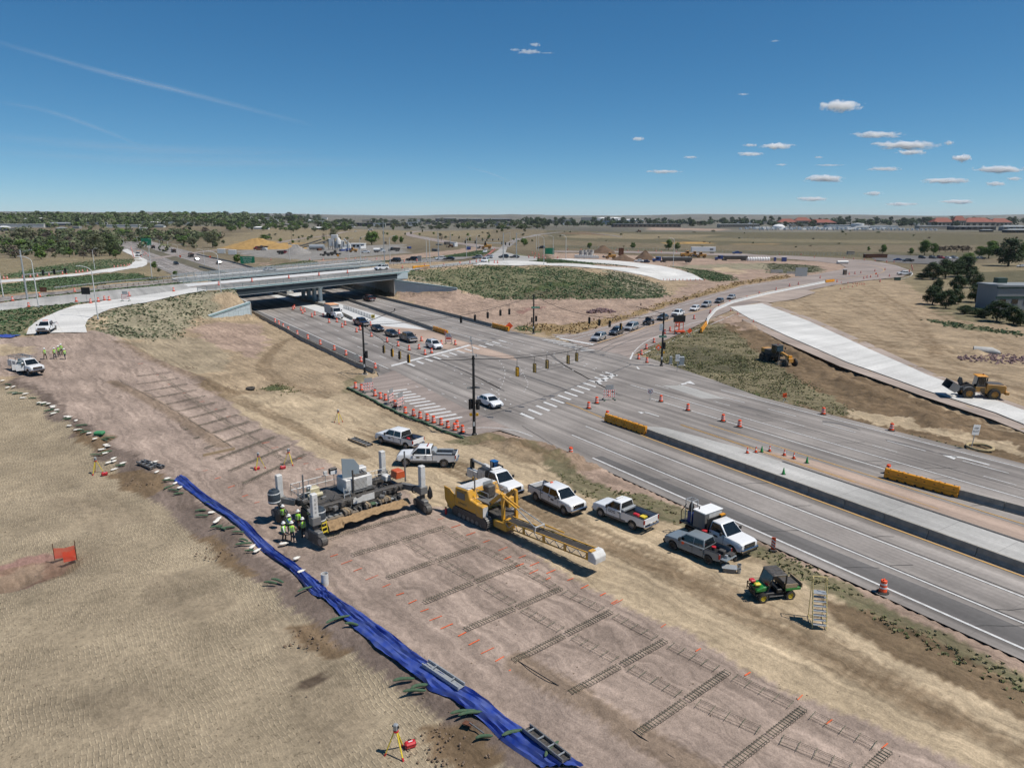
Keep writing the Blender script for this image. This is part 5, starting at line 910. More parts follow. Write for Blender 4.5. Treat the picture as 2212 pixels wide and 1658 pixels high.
drums([C(2,*q)for q in((145,500),(195,502),(232,505),(268,492),(285,510),(395,508),(175,465),(200,470),(230,478),(480,432),(595,434),(835,440),(905,436),(1000,442),(1090,446),(1245,448),(1290,452),(1500,456),(1420,450))],lambda i:f'{ORD[i]} tiny orange drum by the pipe yard road, counted from the left','drums by the pipe yard',near=False)
def make_cone(colr):
    t=thing('traffic_cone','','cone');MB().lathe([(0.17,0.03),(0.03,0.72),(0.0,0.72)],12).build('cone_body',colr,t,smooth=True);MB().box((0,0,0.02),(0.38,0.38,0.04)).build('cone_base','black',t)
    if colr=='orange':MB().lathe([(0.118,0.32),(0.082,0.47)],12).build('reflective_band','sheet_white',t);
    return t
pm('cone_green',(0.02,0.26,0.06),0.5)
def cones(pts,lab,grp,colr='orange'):
    for i,q in enumerate(pts):t=proto_or_copy(STO,'cone'+colr,lambda:make_cone(colr));t.location=G(*q)+Vector((0,0,0.05));t.rotation_euler=(0,0,random.uniform(0,1));tag(t,lab(i),'cone',grp)
cones([D(2,2032,1110),D(2,2106,1105),D(3,13,1095),D(3,140,1130),D(3,222,1158)],lambda i:f'{ORD[i]} orange cone from the left along the dug edge in the median','orange cones in the median');cones([D(2,2157,1100),D(3,335,1195),B(3,133,212)],lambda i:f'{ORD[i]} green cone from the left in the median','green cones','cone_green')
cones([C(2,*q)for q in((1308,695),(1340,695),(1362,695),(1392,695),(1411,695),(1445,695),(1476,695),(1512,695),(1540,695),(1585,696),(1622,696),(1663,696))],lambda i:f'{ORD[i]} cone from the left across the end of the new ramp','cones across the ramp end');cones([C(3,*q)for q in((625,772),(657,765),(692,758),(730,752),(768,745),(634,717),(690,722),(735,725),(758,728),(772,725),(790,733),(805,732),(822,730),(834,732))],lambda i:f'{ORD[i]} cone of the cluster at the far slab corner','cones at the far slab corner');cones([C(2,2085,1055),C(2,1950,992),C(2,1888,960)],lambda i:f'{ORD[i]} cone from the near side along the white slab edge','cones on the slab edge')
t=thing('vertical_panel','orange and white striped vertical panel on the right road edge','panel',G(*B2(1493,868)));MB().box((0,0,0.62),(0.05,0.32,1.05)).build('panel_board','orange',t,rz=R(60))
for z in(0.35,0.6,0.85):MB().box((0,0,z),(0.056,0.33,0.10),rx=0.6).build('stripe','sheet_white',t,rz=R(60))
MB().box((0,0,0.05),(0.5,0.5,0.09)).build('base','rubber',t)
# ------------------------------------------------------------------ barriers
def jersey_mesh(L,key='j'):
    return cmesh((key,round(L,1)),lambda:MB().prism([(-0.30,0),(0.30,0),(0.30,0.08),(0.13,0.33),(0.08,0.81),(-0.08,0.81),(-0.13,0.33),(-0.30,0.08)],-L/2+0.02,L/2-0.02).mesh('barrier',0.012))
def water_barrier(L):
    t=thing('plastic_barrier','','barrier');MB().prism([(-0.28,0.06),(0.28,0.06),(0.28,0.40),(0.20,0.46),(0.20,1.0),(0.14,1.06),(-0.14,1.06),(-0.20,1.0),(-0.20,0.46),(-0.28,0.40)],-L/2+0.03,L/2-0.03).build('barrier_shell','barrier_yellow',t,bevel=0.03)
    for sg in(-1,1):
        for z in(0.25,0.58,0.88):MB().box((sg*(0.285 if z<0.4 else 0.205),0,z),(0.02,L*0.72,0.05)).build('rib','barrier_yellow',t)
        for y in(-L*0.25,L*0.25):MB().box((sg*0.284,y,0.15),(0.012,0.22,0.14)).build('fork_slot','black',t);MB().box((sg*0.206,y,0.72),(0.012,0.16,0.08)).build('hole','black',t)
    for y in(-L*0.22,L*0.22):MB().tube((0,y,1.055),(0,y,1.09),0.07,10).build('filler_cap','black',t)
    for y in(-L/2+0.1,L/2-0.1):MB().box((0,y,1.08),(0.34,0.06,0.04)).build('strap','barrier_yellow',t)
    return t
def chain(pts,L,lab,grp,kind='jersey',mat='barrier_concrete',z=0.05):
    d=[0.0]
    for a,b in zip(pts,pts[1:]):d.append(d[-1]+(b-a).length)
    n=max(1,int(round(d[-1]/L)));l=d[-1]/n
    def at(s):
        for i in range(len(d)-1):
            if s<=d[i+1]+1e-6:f=(s-d[i])/max(1e-9,d[i+1]-d[i]);return pts[i]+(pts[i+1]-pts[i])*f
        return pts[-1]
    for k in range(n):
        a,b=at(k*l),at((k+1)*l);c=(a+b)/2;rz=math.atan2(b.y-a.y,b.x-a.x)-math.pi/2;c.z=hz(c.x,c.y)+z
        if kind=='jersey':o=ob('concrete_barrier',jersey_mesh((b-a).length,'j'+mat),mat,None,c,rz);tag(o,lab(k),'barrier',grp)
        else:o=proto_or_copy(STO,'wb',lambda:water_barrier(1.83));o.location=c;o.rotation_euler=(0,0,rz);tag(o,lab(k),'barrier',grp)
E_n='counted from the crossing'
chain([SD(-61,58.35),SD(40,58.35)],3.8,lambda k:f'{ORD[k]} concrete barrier of the near median line, {E_n}','near median barriers');chain([SD(-68.4,58.0),SD(-61.1,58.35)],1.83,lambda k:f'{ORD[k]} yellow plastic barrier of the near median nose, {E_n}','yellow barriers of the near median','water')
a,b=P(*D(3,1010,1322)),P(*D(3,1640,1492));chain([a,b],1.83,lambda k:f'{ORD[k]} yellow plastic barrier from the drum in the long yellow run at right','yellow barriers at right','water');u=(b-a).normalized();chain([b+u*0.05,b+u*30],3.8,lambda k:f'{ORD[k]} concrete barrier following the yellow run at the right edge','barriers after the yellow run')
chain([SD(-112,43.6),SD(-120,43.0),SD(-150,42.9),SD(-190,44.0),SD(-215,44.4)],3.8,lambda k:f'{ORD[k]} concrete barrier of the left road edge line, {E_n}','left edge barriers')
chain([P(*C(1,835,1040)),P(*C(1,600,925)),P(*C(1,380,868)),P(*C(1,150,808))],3.8,lambda k:f'{ORD[k]} concrete barrier of the line behind the tall box truck, {E_n}','left median barriers')
chain([P(*C(1,1530,1128)),P(*C(1,1140,990)),P(*C(1,730,848)),P(*C(1,560,790))],3.8,lambda k:f'{ORD[k]} concrete barrier of the right median line below the bridge, {E_n}','right median barriers');chain([P(*C(1,1655,1170)),P(*C(1,1535,1130))],1.83,lambda k:f'{ORD[k]} yellow plastic barrier ending the right median line','yellow barriers of the right median','water')
chain([P(*C(1,2040,1098)),P(*C(1,1450,945)),P(*C(1,1000,832)),P(*C(1,720,757))],3.8,lambda k:f'{ORD[k]} concrete barrier of the far road edge below the dark wall, {E_n}','far edge barriers');chain([P(*C(1,2185,1138)),P(*C(1,2045,1102))],1.83,lambda k:f'{ORD[k]} yellow plastic barrier beside the orange merge sign','yellow barriers by the merge sign','water')
chain([G(*C(2,1680,1080)),G(*C(2,1690,1035)),G(*C(2,1760,955)),G(*C(2,1900,893)),G(*C(2,2211,815)),G(*C(3,250,765)),G(*C(3,490,717))],3.8,lambda k:f'{ORD[k]} pale concrete barrier of the side road curve, {E_n}','side road barriers',mat='white_concrete');chain([G(*C(2,1632,1150)),G(*C(2,1678,1085))],1.83,lambda k:f'{ORD[k]} yellow plastic barrier at the nose of the pale barriers','yellow barriers of the side road','water');chain([G(*C(3,495,716)),G(*C(3,570,708))],1.83,lambda k:f'{ORD[k]} yellow plastic barrier at the far end of the pale barriers','yellow barriers at the far end','water')
# far highway dark barriers
chain([G(430,577),G(480,590)],3.8,lambda k:f'{ORD[k]} dark barrier on the far highway median behind the bridge','far highway barriers');chain([G(*C(0,1700,475)),G(*C(0,2000,540)),G(*C(0,2210,600))],4.2,lambda k:f'{ORD[k]} dark barrier along the right edge of the far highway','far highway edge barriers')
# temporary steel barrier with yellow striped end
t=thing('steel_rail_barrier','low steel rail barrier ending in a black and yellow board','barrier');a,b=P(*C(1,760,935)),P(*C(1,1010,1030))
for z in(0.25,0.55,0.85):MB().bar(a+Vector((0,0,z)),b+Vector((0,0,z)),0.10,0.12).build('rail','galv',t)
for k in range(12):p=a+(b-a)*k/11;MB().bar(p,p+Vector((0,0,0.95)),0.12).build('post','steel',t)
MB().box(b+Vector((0.1,-0.2,0.75)),(0.9,0.1,0.9)).build('end_board','yellow_plain',t)
for k in(-0.25,0,0.25):MB().box(b+Vector((0.1+k,-0.26,0.75)),(0.13,0.02,0.85),ry=0.6).build('stripe','black',t)
# guardrails
def guardrail(label,pts,step=1.9,name='guardrail',zf=None):
    pts=smooth_line(pts,4);t=thing(name,label,'guardrail',pts[0]);o=pts[0];d=0
    for a,b in zip(pts,pts[1:]):
        for z in(0.52,0.68):MB().bar(a-o+Vector((0,0,z)),b-o+Vector((0,0,z)),0.06,0.14).build('rail','galv',t)
    Lp=sum((b-a).length for a,b in zip(pts,pts[1:]));n=int(Lp/step)
    for k in range(n+1):
        s=Lp*k/n;i=0
        while i<len(pts)-2 and s>(pts[i+1]-pts[i]).length:s-=(pts[i+1]-pts[i]).length;i+=1
        p=pts[i]+(pts[i+1]-pts[i]).normalized()*s-o;MB().bar(p-Vector((0,0,0.2)),p+Vector((0,0,0.72)),0.16,0.14).build('post','old_wood',t)
guardrail('guardrail on the far side of the upper left road',GG(T4(690,345),T4(1200,290),T4(1800,230),T4(2212,190),(420,590)));guardrail('guardrail along the grass left of the bridge, in front of the other',GG(T4(1230,335),T4(1700,290),T4(2212,235),(425,602)));guardrail('guardrail running right from the bridge above the planted mound',GG(T3(720,222),T3(1000,192),T3(1250,172),T3(1400,162)))
guardrail('short guardrail behind the bridge beside the dark cars',GG(T3(480,168),T3(700,150),T3(900,138)))
t=thing('plastic_barrier_row','row of yellow plastic barriers on top of the planted mound','barrier',G(*T3(790,205)));MB().prism([(-3.6,0.05),(3.6,0.05),(3.6,1.05),(-3.6,1.05)],-0.22,0.22).build('barrier_shell','barrier_yellow',t,bevel=0.06,rz=R(38))
# ------------------------------------------------------------------ traffic signals on span wires
SP=[P(1024,940),P(788,808),P(1152,721),P(1428,791)];SH=[9.9,8.8,9.0,9.6]
plab=['tall black signal pole nearest the camera, beside the drum row','tall black signal pole at the left, beside the end of the grey barrier','black signal pole farthest away in the weedy corner','black signal pole at the right beside the grey cabinets']
def head(par,loc,rz,back='signal_tan',n=3,name='signal_head'):
    h=MB().box((0,0,0),(0.22,0.36,0.36*n)).build(name,back,par,loc,rz,bevel=0.02);MB().box((0.115,0,0),(0.02,0.52,0.36*n+0.2)).build('backplate','black',h)
    for k in range(n):MB().lathe([(0.13,0),(0.15,0.02),(0.15,0.16),(0.13,0.16)],10).build('visor','black',h).matrix_local=Matrix.Translation((0.12,0,0.36*(k-(n-1)/2)))@Matrix.Rotation(R(90),4,'Y')
    return h
poles=[]
for i,(p,h)in enumerate(zip(SP,SH)):
    t=thing('signal_pole',plab[i],'signal pole',p);poles.append(t)
    MB().lathe([(0.20,0.25),(0.17,4.5),(0.14,h),(0.0,h+0.02)],14).build('pole_shaft','pole_black',t,smooth=True);MB().lathe([(0.34,0),(0.34,0.18),(0.24,0.3)],12).build('pole_base','pole_black',t);MB().box((0,0,0.02),(0.9,0.9,0.08)).build('footing','concrete',t)
    for z in(h-0.3,h-1.1,1.6):MB().lathe([(0.19,z-0.06),(0.19,z+0.06)],12).build('band','pole_black',t)
    MB().box((0,-0.18,1.5),(0.22,0.05,0.5)).build('notice','sheet_white',t)
t=poles[0]
for y,m_ in((-0.35,'black'),(0.42,'signal_yellow')):head(t,(y,0.05,3.9),R(-57.5)if y>0 else R(122),m_)
for y in(-0.38,0.38):MB().box((y,0,2.65),(0.34,0.25,0.36)).build('walk_signal','signal_yellow',t,bevel=0.03)
MB().box((-0.45,0,5.95),(0.75,0.03,0.28),rz=0.3).box((0.45,0,6.0),(0.7,0.03,0.24),rz=-0.5).build('street_sign','sign_back',t);MB().tube((0,0,9.9),(-0.25,0,12.0),0.04).box((-0.25,0,11.7),(0.3,0.12,0.12)).box((-0.25,0.0,12.1),(0.12,0.1,0.2)).box((0.35,0,9.9),(0.15,0.15,0.3)).build('camera_mast','galv',t)
t=poles[1];head(t,(0.35,0,3.4),R(-57.5),'signal_yellow');MB().box((0.4,0,5.2),(0.6,0.03,0.3)).build('street_sign','sign_back',t);MB().bar((0,0,8.6),(4.6,5.2,10.1),0.08).box((4.6,5.2,10.3),(0.15,0.15,0.4)).build('camera_arm','pole_black',t)
t=poles[2];head(t,(0.6,0,3.5),R(-110),'signal_tan');head(t,(-0.35,0,3.2),R(180),'black');MB().box((0.4,-0.1,6.0),(1.9,0.04,0.42),rz=0.15).build('street_sign','sign_green',t);text(t,'Airport Rd',0.32,(0.4,-0.14,6.0),(R(90),0,0.15),'sheet_white');MB().bar((0,0,8.8),(3.2,0.5,9.6),0.08).box((2.9,0.5,9.9),(0.15,0.15,0.5)).build('camera_arm','pole_black',t)
t=poles[3];head(t,(0.3,0.1,3.7),R(40),'black');MB().box((-0.05,-0.25,5.4),(1.3,0.04,0.36),rz=-0.12).build('street_sign','sign_green',t);text(t,'Airport Rd',0.24,(-0.05,-0.29,5.4),(R(90),0,-0.12),'sheet_white');MB().box((-0.38,-0.12,7.0),(0.62,0.03,1.2)).build('rule_sign','sheet_white',t);MB().box((0.3,0,2.5),(0.34,0.25,0.36)).build('walk_signal','signal_yellow',t);MB().bar((0,0,9.4),(-4.6,2.0,10.4),0.08).box((-3.8,1.7,10.8),(0.15,0.15,0.4)).build('camera_arm','pole_black',t)
for k,s_ in enumerate(('NO','TURN','ON RED')):text(t,s_,0.19,(-0.38,-0.14,7.35-k*0.35),(R(90),0,0),'black')
def plane_hit(px,py,A,B_):
    d=ray(px,py);n=Vector((-(B_.y-A.y),B_.x-A.x,0));t_=A.dot(n)/d.dot(n);return Vector((d.x*t_,d.y*t_,CAM_H+d.z*t_))
wires=[(0,1,[C(1,1108,1290),C(1,1180,1320),C(1,1245,1340),C(1,1322,1370)],['signal_tan','signal_yellow','signal_tan','signal_yellow'],215,'left','near left'),(1,2,[C(1,1770,1035),C(1,1890,1018),C(1,2000,995),C(1,2110,975),C(1,2187,965)],['black']*5,-60,'far','far'),(2,3,[C(2,670,1040),C(2,756,1060),C(2,846,1070),C(2,942,1093)],['black','black','black','signal_yellow'],-140,'right','far right'),(3,0,[D(2,43,405),D(2,192,373),D(2,300,340),D(2,482,300),D(2,556,278)],['signal_yellow','signal_tan','signal_tan','signal_tan','signal_tan'],57,'near','near right')]
for i,j,hs,cols,ang,nm,desc in wires:
    A,B_=SP[i],SP[j];pts=sorted([plane_hit(*h,A,B_)for h in hs],key=lambda p:(p-A).length)
    top=[A+Vector((0,0,SH[i]-0.4))]+[p+Vector((0,0,0.95))for p in pts]+[B_+Vector((0,0,SH[j]-0.4))]
    # keep the hanging wire on one smooth sag
    w=thing('span_wire',f'{desc} span wire of the crossing carrying signal heads','cable',A);mb=MB()
    ln=[]
    for k in range(25):
        f=k/24;s=(B_-A)*f+A;z=(1-f)*(A.z+SH[i]-0.4)+f*(B_.z+SH[j]-0.4);zz=np.mean([p.z+0.95 for p in pts]);mid=max(0.3,(SH[i]+SH[j])/2-0.4-zz);ln.append(Vector((s.x,s.y,z-mid*4*f*(1-f)))-A)
    mb.path(ln,0.045,5);mb.build('cable','hose',w);mb=MB();mb.path([v+Vector((0,0,0.35))for v in ln],0.015,4).build('cable','hose',w)
    for k,h in enumerate(hs):
        p=plane_hit(*h,A,B_);f=((p-A).dot(B_-A))/((B_-A).length_squared);q=ln[int(round(max(0,min(1,f))*24))]+A
        t=thing('hanging_signal',f'{ORD[k]} signal head from the left on the {desc} span wire','traffic signal',p,0,'signal heads on the span wires');head(t,(0,0,0),R(ang),cols[k]);MB().bar((0,0,0.5),(0,0,max(0.7,q.z-p.z)),0.05).build('hanger','pole_black',t)
# ------------------------------------------------------------------ light poles
def hgt(px,py,base):return AT(px,py,base.y).z-base.z
LP=[0]
def light_pole(label,base,top,arm=-1,al=2.4,curved=True,mat='light_pole',double=False,name='light_pole'):
    b=G(*base)if not isinstance(base,Vector)else base;h=max(4.0,hgt(top[0],top[1],b));t=thing(name,label,'light pole',b)
    MB().lathe([(0.13,0),(0.12,0.3),(0.11,h*0.5),(0.08,h-1.2)],10).build('pole_shaft',mat,t,smooth=True);MB().lathe([(0.2,0),(0.2,0.35)],10).build('pole_base','galv',t)
    for sg in((-1,1)if double else(arm,)):
        pts=[Vector((sg*al*(1-math.cos(a)),0,h-1.2+1.2*math.sin(a)))for a in(0,0.3,0.6,0.9,1.2,1.45)]if curved else[Vector((0,0,h-1.0)),Vector((sg*al,0,h))]
        MB().path(pts,0.065,6).build('arm',mat,t);e=pts[-1];MB().box((e.x+sg*0.35,0,e.z),(0.75,0.3,0.14)).build('lamp_head',mat,t,bevel=0.03)
    return t
light_pole('white light pole rising beside the parked pickup on the mound',T4(1240,718),T4(1160,45),-1,2.6);light_pole('white light pole on the grass left of the ramp, second from the left edge',T4(490,572),C(0,270,488),-1,2.4);light_pole('white light pole cut by the left picture edge',C(0,30,840),C(0,-5,560),-1,2.2);light_pole('white light pole by the bridge corner above the planted slope',T2(508,465),T2(425,15),-1,2.4)
light_pole('white light pole in the grass behind the upper left ramp',C(0,820,606),C(0,820,418),1,1.6);light_pole('white light pole between the upper left road and the far highway',C(0,1315,680),C(0,1290,385),1,0.8)
for k,(b,tp)in enumerate((((1070,382),(1063,308)),((1190,392),(1182,316)),((1318,402),(1316,335)),((1385,415),(1382,343)),((1455,432),(1450,353)),((1540,478),(1535,383)),((1770,572),(1758,425)))):light_pole(f'{ORD[k]} double-arm light pole from the far bend in the highway median',C(0,*b),C(0,*tp),double=True,al=3.0)
light_pole('far double-arm light pole among the left trees',C(0,520,350),C(0,517,298),double=True,al=2.5)
for k,(b,tp,a)in enumerate((((295,525),(262,362),-1),((805,530),(830,332),1),((907,570),(945,315),1),((1160,545),(1195,310),1),((1505,590),(1465,322),-1),((1475,522),(1472,330),-1),((1820,492),(1850,310),1),((1905,440),(1915,302),1),((2195,350),(2170,268),-1))):light_pole(f'{ORD[k]} curved light pole from the left behind the bridges',C(1,*b),C(1,*tp),a,1.9)
for k,(b,tp,a)in enumerate((((275,560),(275,313),-1),((355,492),(330,308),-1),((465,507),(440,303),-1),((1392,582),(1355,330),-1),((210,442),(200,300),-1),((230,445),(215,305),-1))):light_pole(f'{ORD[k]} curved light pole from the left round the planted mound and yard',C(2,*b),C(2,*tp),a,1.8)
# mast-arm signals
def mast(label,base,top,length,ang,hz_=5.8,n=3,mat='galv'):
    b=G(*base);h=max(6,hgt(top[0],top[1],b));t=thing('mast_arm_signal',label,'traffic signal',b);MB().lathe([(0.22,0),(0.16,h)],10).build('pole_shaft',mat,t,smooth=True);e=Vector((math.cos(ang)*length,math.sin(ang)*length,hz_+0.7));MB().tube((0,0,hz_),e,0.12,8,0.07).build('mast_arm',mat,t)
    for k in range(n):q=Vector((0,0,hz_))+(e-Vector((0,0,hz_)))*(0.45+0.5*k/max(1,n-1));head(t,q+Vector((0,-0.2,0)),R(-90),'black')
    MB().bar((0,0,h-0.6),(2.2,0,h),0.07).box((2.4,0,h),(0.7,0.3,0.12)).build('lamp_arm',mat,t);return t
mast('grey mast arm signal pole at the upper left crossing',C(0,238,862),C(0,180,432),9.0,R(25));mast('far mast arm signal at the left of the distant crossing',C(1,1905,440),C(1,1900,330),14,R(0),6);mast('far mast arm signal with long arm over the drum taper',C(1,2137,520),C(1,2135,285),17,R(180),7);mast('far mast arm signal right of the drum taper',C(2,38,508),C(2,38,285),8,R(150),6)
for k,(b,tp)in enumerate((((1112,552),(1100,190)),((1578,525),(1568,275)),((1680,410),(1678,275)),((310,378),(307,268)),((610,358),(606,268)),((48,330),(46,268)))):
    q=G(*C(1,*b));h=hgt(*C(1,*tp),q);t=thing('utility_pole',f'{ORD[k]} tall bare utility pole behind the bridges','pole',q);MB().lathe([(0.2,0),(0.13,h)],8).build('pole_shaft','galv' if k<3 else 'old_wood',t);MB().box((0,0,h-0.7),(1.6 if k>2 else 0.4,0.12,0.12)).build('crossarm','old_wood',t)
# ------------------------------------------------------------------ barricades and signs
def barricade(label,q,rz,sign=None,back=False,w=1.6):
    t=thing('striped_barricade',label,'barricade',G(*q)+Vector((0,0,0.05)),rz)
    for sx in(-w/2+0.15,w/2-0.15):MB().bx(sx-0.04,sx+0.04,-0.04,0.04,0,1.6).bx(sx-0.03,sx+0.03,-0.6,0.6,0,0.06).build('upright','galv',t)
    for z in(0.55,0.98,1.42):
        MB().bx(-w/2,w/2,-0.07,-0.045,z-0.11,z+0.11).build('rail_board','sheet_white',t)
        for k in range(6):x=-w/2+0.14+k*w/6;MB().add([(x-0.10,-0.0712,z-0.11),(x+0.02,-0.0712,z-0.11),(x+0.14,-0.0712,z+0.11),(x+0.02,-0.0712,z+0.11)],[(0,1,2,3)]).build('stripe','orange',t)
    if sign is not None:
        MB().bx(-0.6,0.6,-0.075,-0.05,1.55,2.25).build('sign_board','sign_back' if back else 'sheet_white',t)
        for k,s_ in enumerate(sign):text(t,s_,0.27,(0,-0.08,2.06-k*0.3),(R(90),0,0),'black')
        MB().bx(-0.5,0.5,-0.10,-0.076,1.02,1.30).build('orange_plate','sign_orange',t)if not back else None
    for sx in(-w/2+0.15,w/2-0.15):MB().lathe([(0.0,0.03),(0.16,0.05),(0.13,0.14),(0.0,0.17)],8,(sx,0.42,0)).lathe([(0.0,0.03),(0.16,0.05),(0.13,0.14),(0.0,0.17)],8,(sx,-0.42,0)).build('sandbag','dark_green_bag',t)
    return t
barricade('barricade with white ROAD CLOSED sign in front of the stop bar',C(1,1665,1245),R(-10),('ROAD','CLOSED'));barricade('barricade with blank sign back among the left drums of the wattle row',D(1,972,585),R(30),(),True);barricade('barricade edge-on, left of the two in the middle of the wattle row',D(1,1168,685),R(75),(),True);barricade('barricade edge-on, right of the two in the middle of the wattle row',D(1,1248,722),R(65),(),True);barricade('red striped barricade with sign back on the right crosswalk',D(2,838,650),R(12),(),True,1.9);barricade('striped barricade with sign back on the upper left ramp',T4(1590,490),R(5),(),True,1.9)
def diamond(label,q,top,w=0.86,rz=0.0,mat='sign_orange',sym=None,tilt=45):
    b=G(*q);h=max(1.2,hgt(top[0],top[1],b));t=thing('road_work_sign',label,'sign',b,rz)
    o=MB().box((0,0,0),(w,0.02,w)).build('sign_board',mat,t,(0,0,h-w*0.6));o.rotation_euler=(0,R(tilt),0)
    MB().bar((0,0.04,0.05),(0,0.04,h-0.4),0.05).bar((-0.5,0.3,0.02),(0,0.04,0.35),0.04).bar((0.5,0.3,0.02),(0,0.04,0.35),0.04).bar((-0.4,-0.35,0.02),(0,0.04,0.35),0.04).bar((0.4,-0.35,0.02),(0,0.04,0.35),0.04).build('stand','galv',t);c=Vector((0,-0.016,h-w*0.6))
    if sym=='merge':
        for k in(-0.24,0,0.24):MB().bar(c+Vector((k+0.10,0,-0.22)),c+Vector((k-0.02,0,0.0)),0.07,0.004).bar(c+Vector((k-0.02,0,0.0)),c+Vector((k+0.08,0,0.2)),0.07,0.004).build('arrow','black',t)
    if sym=='plate':MB().box(c+Vector((0,-0.01,-0.05)),(0.34,0.01,0.46)).build('rule_plate','sheet_white',t);text(t,'TURN\nRED',0.11,c+Vector((0,-0.02,-0.05)),(R(90),0,0),'black')
    if sym=='arrow':MB().bar(c+Vector((-0.25,0,0)),c+Vector((0.2,0,0)),0.08,0.004).add([c+Vector((0.12,0,-0.14)),c+Vector((0.32,0,0)),c+Vector((0.12,0,0.14))],[(0,1,2)]).build('arrow','black',t)
    return t
diamond('orange diamond sign with black winding arrows at the far yellow barrier',T3(1762,895),T3(1762,805),1.25,0.1,sym='merge');diamond('orange diamond sign with white rule plate left of the right signal pole',C(2,1262,1345),C(2,1258,1250),0.85,0.2,sym='plate');diamond('plain orange diamond sign beside the black message board',C(2,1532,1185),C(2,1532,1110),0.9,0.2);diamond('square orange arrow sign on the far verge',D(3,140,665),D(3,140,585),0.62,0.1,sym='arrow',tilt=0)
diamond('small orange diamond sign among the far drums at the bend',C(3,930,668),C(3,930,628),0.7);diamond('orange diamond sign on the far highway, nearer one',C(0,1818,520),C(0,1818,482),1.1);diamond('orange diamond sign on the far highway, farther one',C(0,1560,515),C(0,1560,478),1.1);diamond('yellow diamond sign by the batch plant road',C(1,710,520),C(1,710,470),1.0,mat='barrier_yellow')
t=thing('rule_sign','white no left turn sign with red ring on a stand','sign',G(*D(2,1192,650)));MB().box((0,0,1.35),(0.75,0.02,0.75)).build('sign_board','sheet_white',t);n=24
MB().add([(0.33*math.cos(2*math.pi*i/n),-0.013,1.35+0.33*math.sin(2*math.pi*i/n))for i in range(n)]+[(0.26*math.cos(2*math.pi*i/n),-0.013,1.35+0.26*math.sin(2*math.pi*i/n))for i in range(n)],[(i,(i+1)%n,n+(i+1)%n,n+i)for i in range(n)]).build('red_ring','tail_red',t)
MB().bar((0.1,-0.014,1.15),(0.1,-0.014,1.42),0.07,0.004).bar((0.12,-0.014,1.42),(-0.12,-0.014,1.42),0.07,0.004).add([(-0.1,-0.015,1.32),(-0.22,-0.015,1.42),(-0.1,-0.015,1.52)],[(0,1,2)]).build('arrow','black',t);MB().bar((-0.22,-0.017,1.13),(0.22,-0.017,1.57),0.06,0.003).build('red_slash','tail_red',t);MB().bar((0,0.03,0.03),(0,0.03,1.7),0.05).bar((-0.6,0.1,0.03),(0.6,0.1,0.03),0.05).bar((0,-0.5,0.03),(0,0.6,0.03),0.05).build('stand','galv',t)
def post_sign(label,q,top,w,h,lines,ts,rz=0.0,board='sheet_white',ink='black',lean=0.0,posts=1):
    b=G(*q);H_=hgt(top[0],top[1],b);t=thing('post_sign',label,'sign',b,rz);t.rotation_euler=(0,lean,rz)
    for k in range(posts):x=0 if posts==1 else(-w*0.3 if k==0 else w*0.3);MB().bar((x,0.04,-0.1),(x,0.04,H_),0.06).build('post','galv',t)
    MB().box((0,0,H_-h/2),(w,0.025,h)).build('sign_board',board,t)
    for k,s_ in enumerate(lines):text(t,s_,ts,(0,-0.016,H_-h/2+(len(lines)-1)*ts*0.62-k*ts*1.24),(R(90),0,0),ink)
    return t
post_sign('white keep right sign on a leaning post at the far right verge',D(3,1757,1072),D(3,1805,862),1.0,1.2,('KEEP','RIGHT'),0.3,0.25,lean=0.12);post_sign('white STOP HERE ON RED sign before the grey cabinet',D(2,1425,405),D(2,1432,255),0.75,1.15,('STOP','HERE','ON RED'),0.2,0.1);post_sign('large green highway guide sign behind the bridge',T2(805,150),T2(805,72),8.0,4.2,('Peterson SFB','North Gate','West Gate'),0.95,0.0,'sign_green','sheet_white',posts=2);post_sign('green overhead guide sign on the far highway',C(0,1266,395),C(0,1266,330),9,8,('EXIT',),1.6,0,'sign_green','sheet_white',posts=2);post_sign('small grey sign back beside the drum lane at the left signal pole',D(1,870,315),D(1,868,252),0.75,0.8,(),0.1,0.2,'sign_back');post_sign('pale sign back with two posts beside the far culvert',C(3,285,660),C(3,285,585),5.5,5.0,(),0.2,0.1,'sign_back',posts=2);post_sign('green guide sign by the far right yard',C(2,325,470),C(2,325,415),5,4.2,(),1,0,'sign_green',posts=2);post_sign('dark red sign beside the second light pole at left',T4(562,460),T4(555,315),1.6,1.1,(),1,0,'rust');post_sign('two-headed black signal cover on the left ramp grass',T4(1100,500),T4(1095,315),2.0,1.6,(),1,0,'black')
# message board trailer
t=thing('message_board_trailer','black message board on an orange trailer in the closed lane','message board',G(*C(2,1440,1160)),R(5));MB().box((0,0,3.5),(2.7,0.18,1.5)).build('display','black',t,bevel=0.03);MB().bx(-0.12,0.12,-0.1,0.1,0.5,2.8).bx(-1.0,-0.9,-0.1,0.1,0.5,2.75).bx(0.9,1.0,-0.1,0.1,0.5,2.75).bx(-1.0,1.0,-0.08,0.08,2.6,2.75).build('mast','sign_orange',t);MB().box((0.2,0.1,0.65),(2.2,1.1,0.4)).bar((-0.9,0,0.5),(-2.2,0.2,0.45),0.1).build('trailer_bed','sign_orange',t,bevel=0.03)
for sg in(-1,1):wheel(t,sg*0.85,-0.55 if sg<0 else 0.55,0.34,0.2)
MB().bar((-1.2,-0.6,0),(-1.2,-0.6,0.7),0.06).bar((1.3,-0.6,0),(1.3,-0.6,0.7),0.06).build('jack','sign_orange',t)
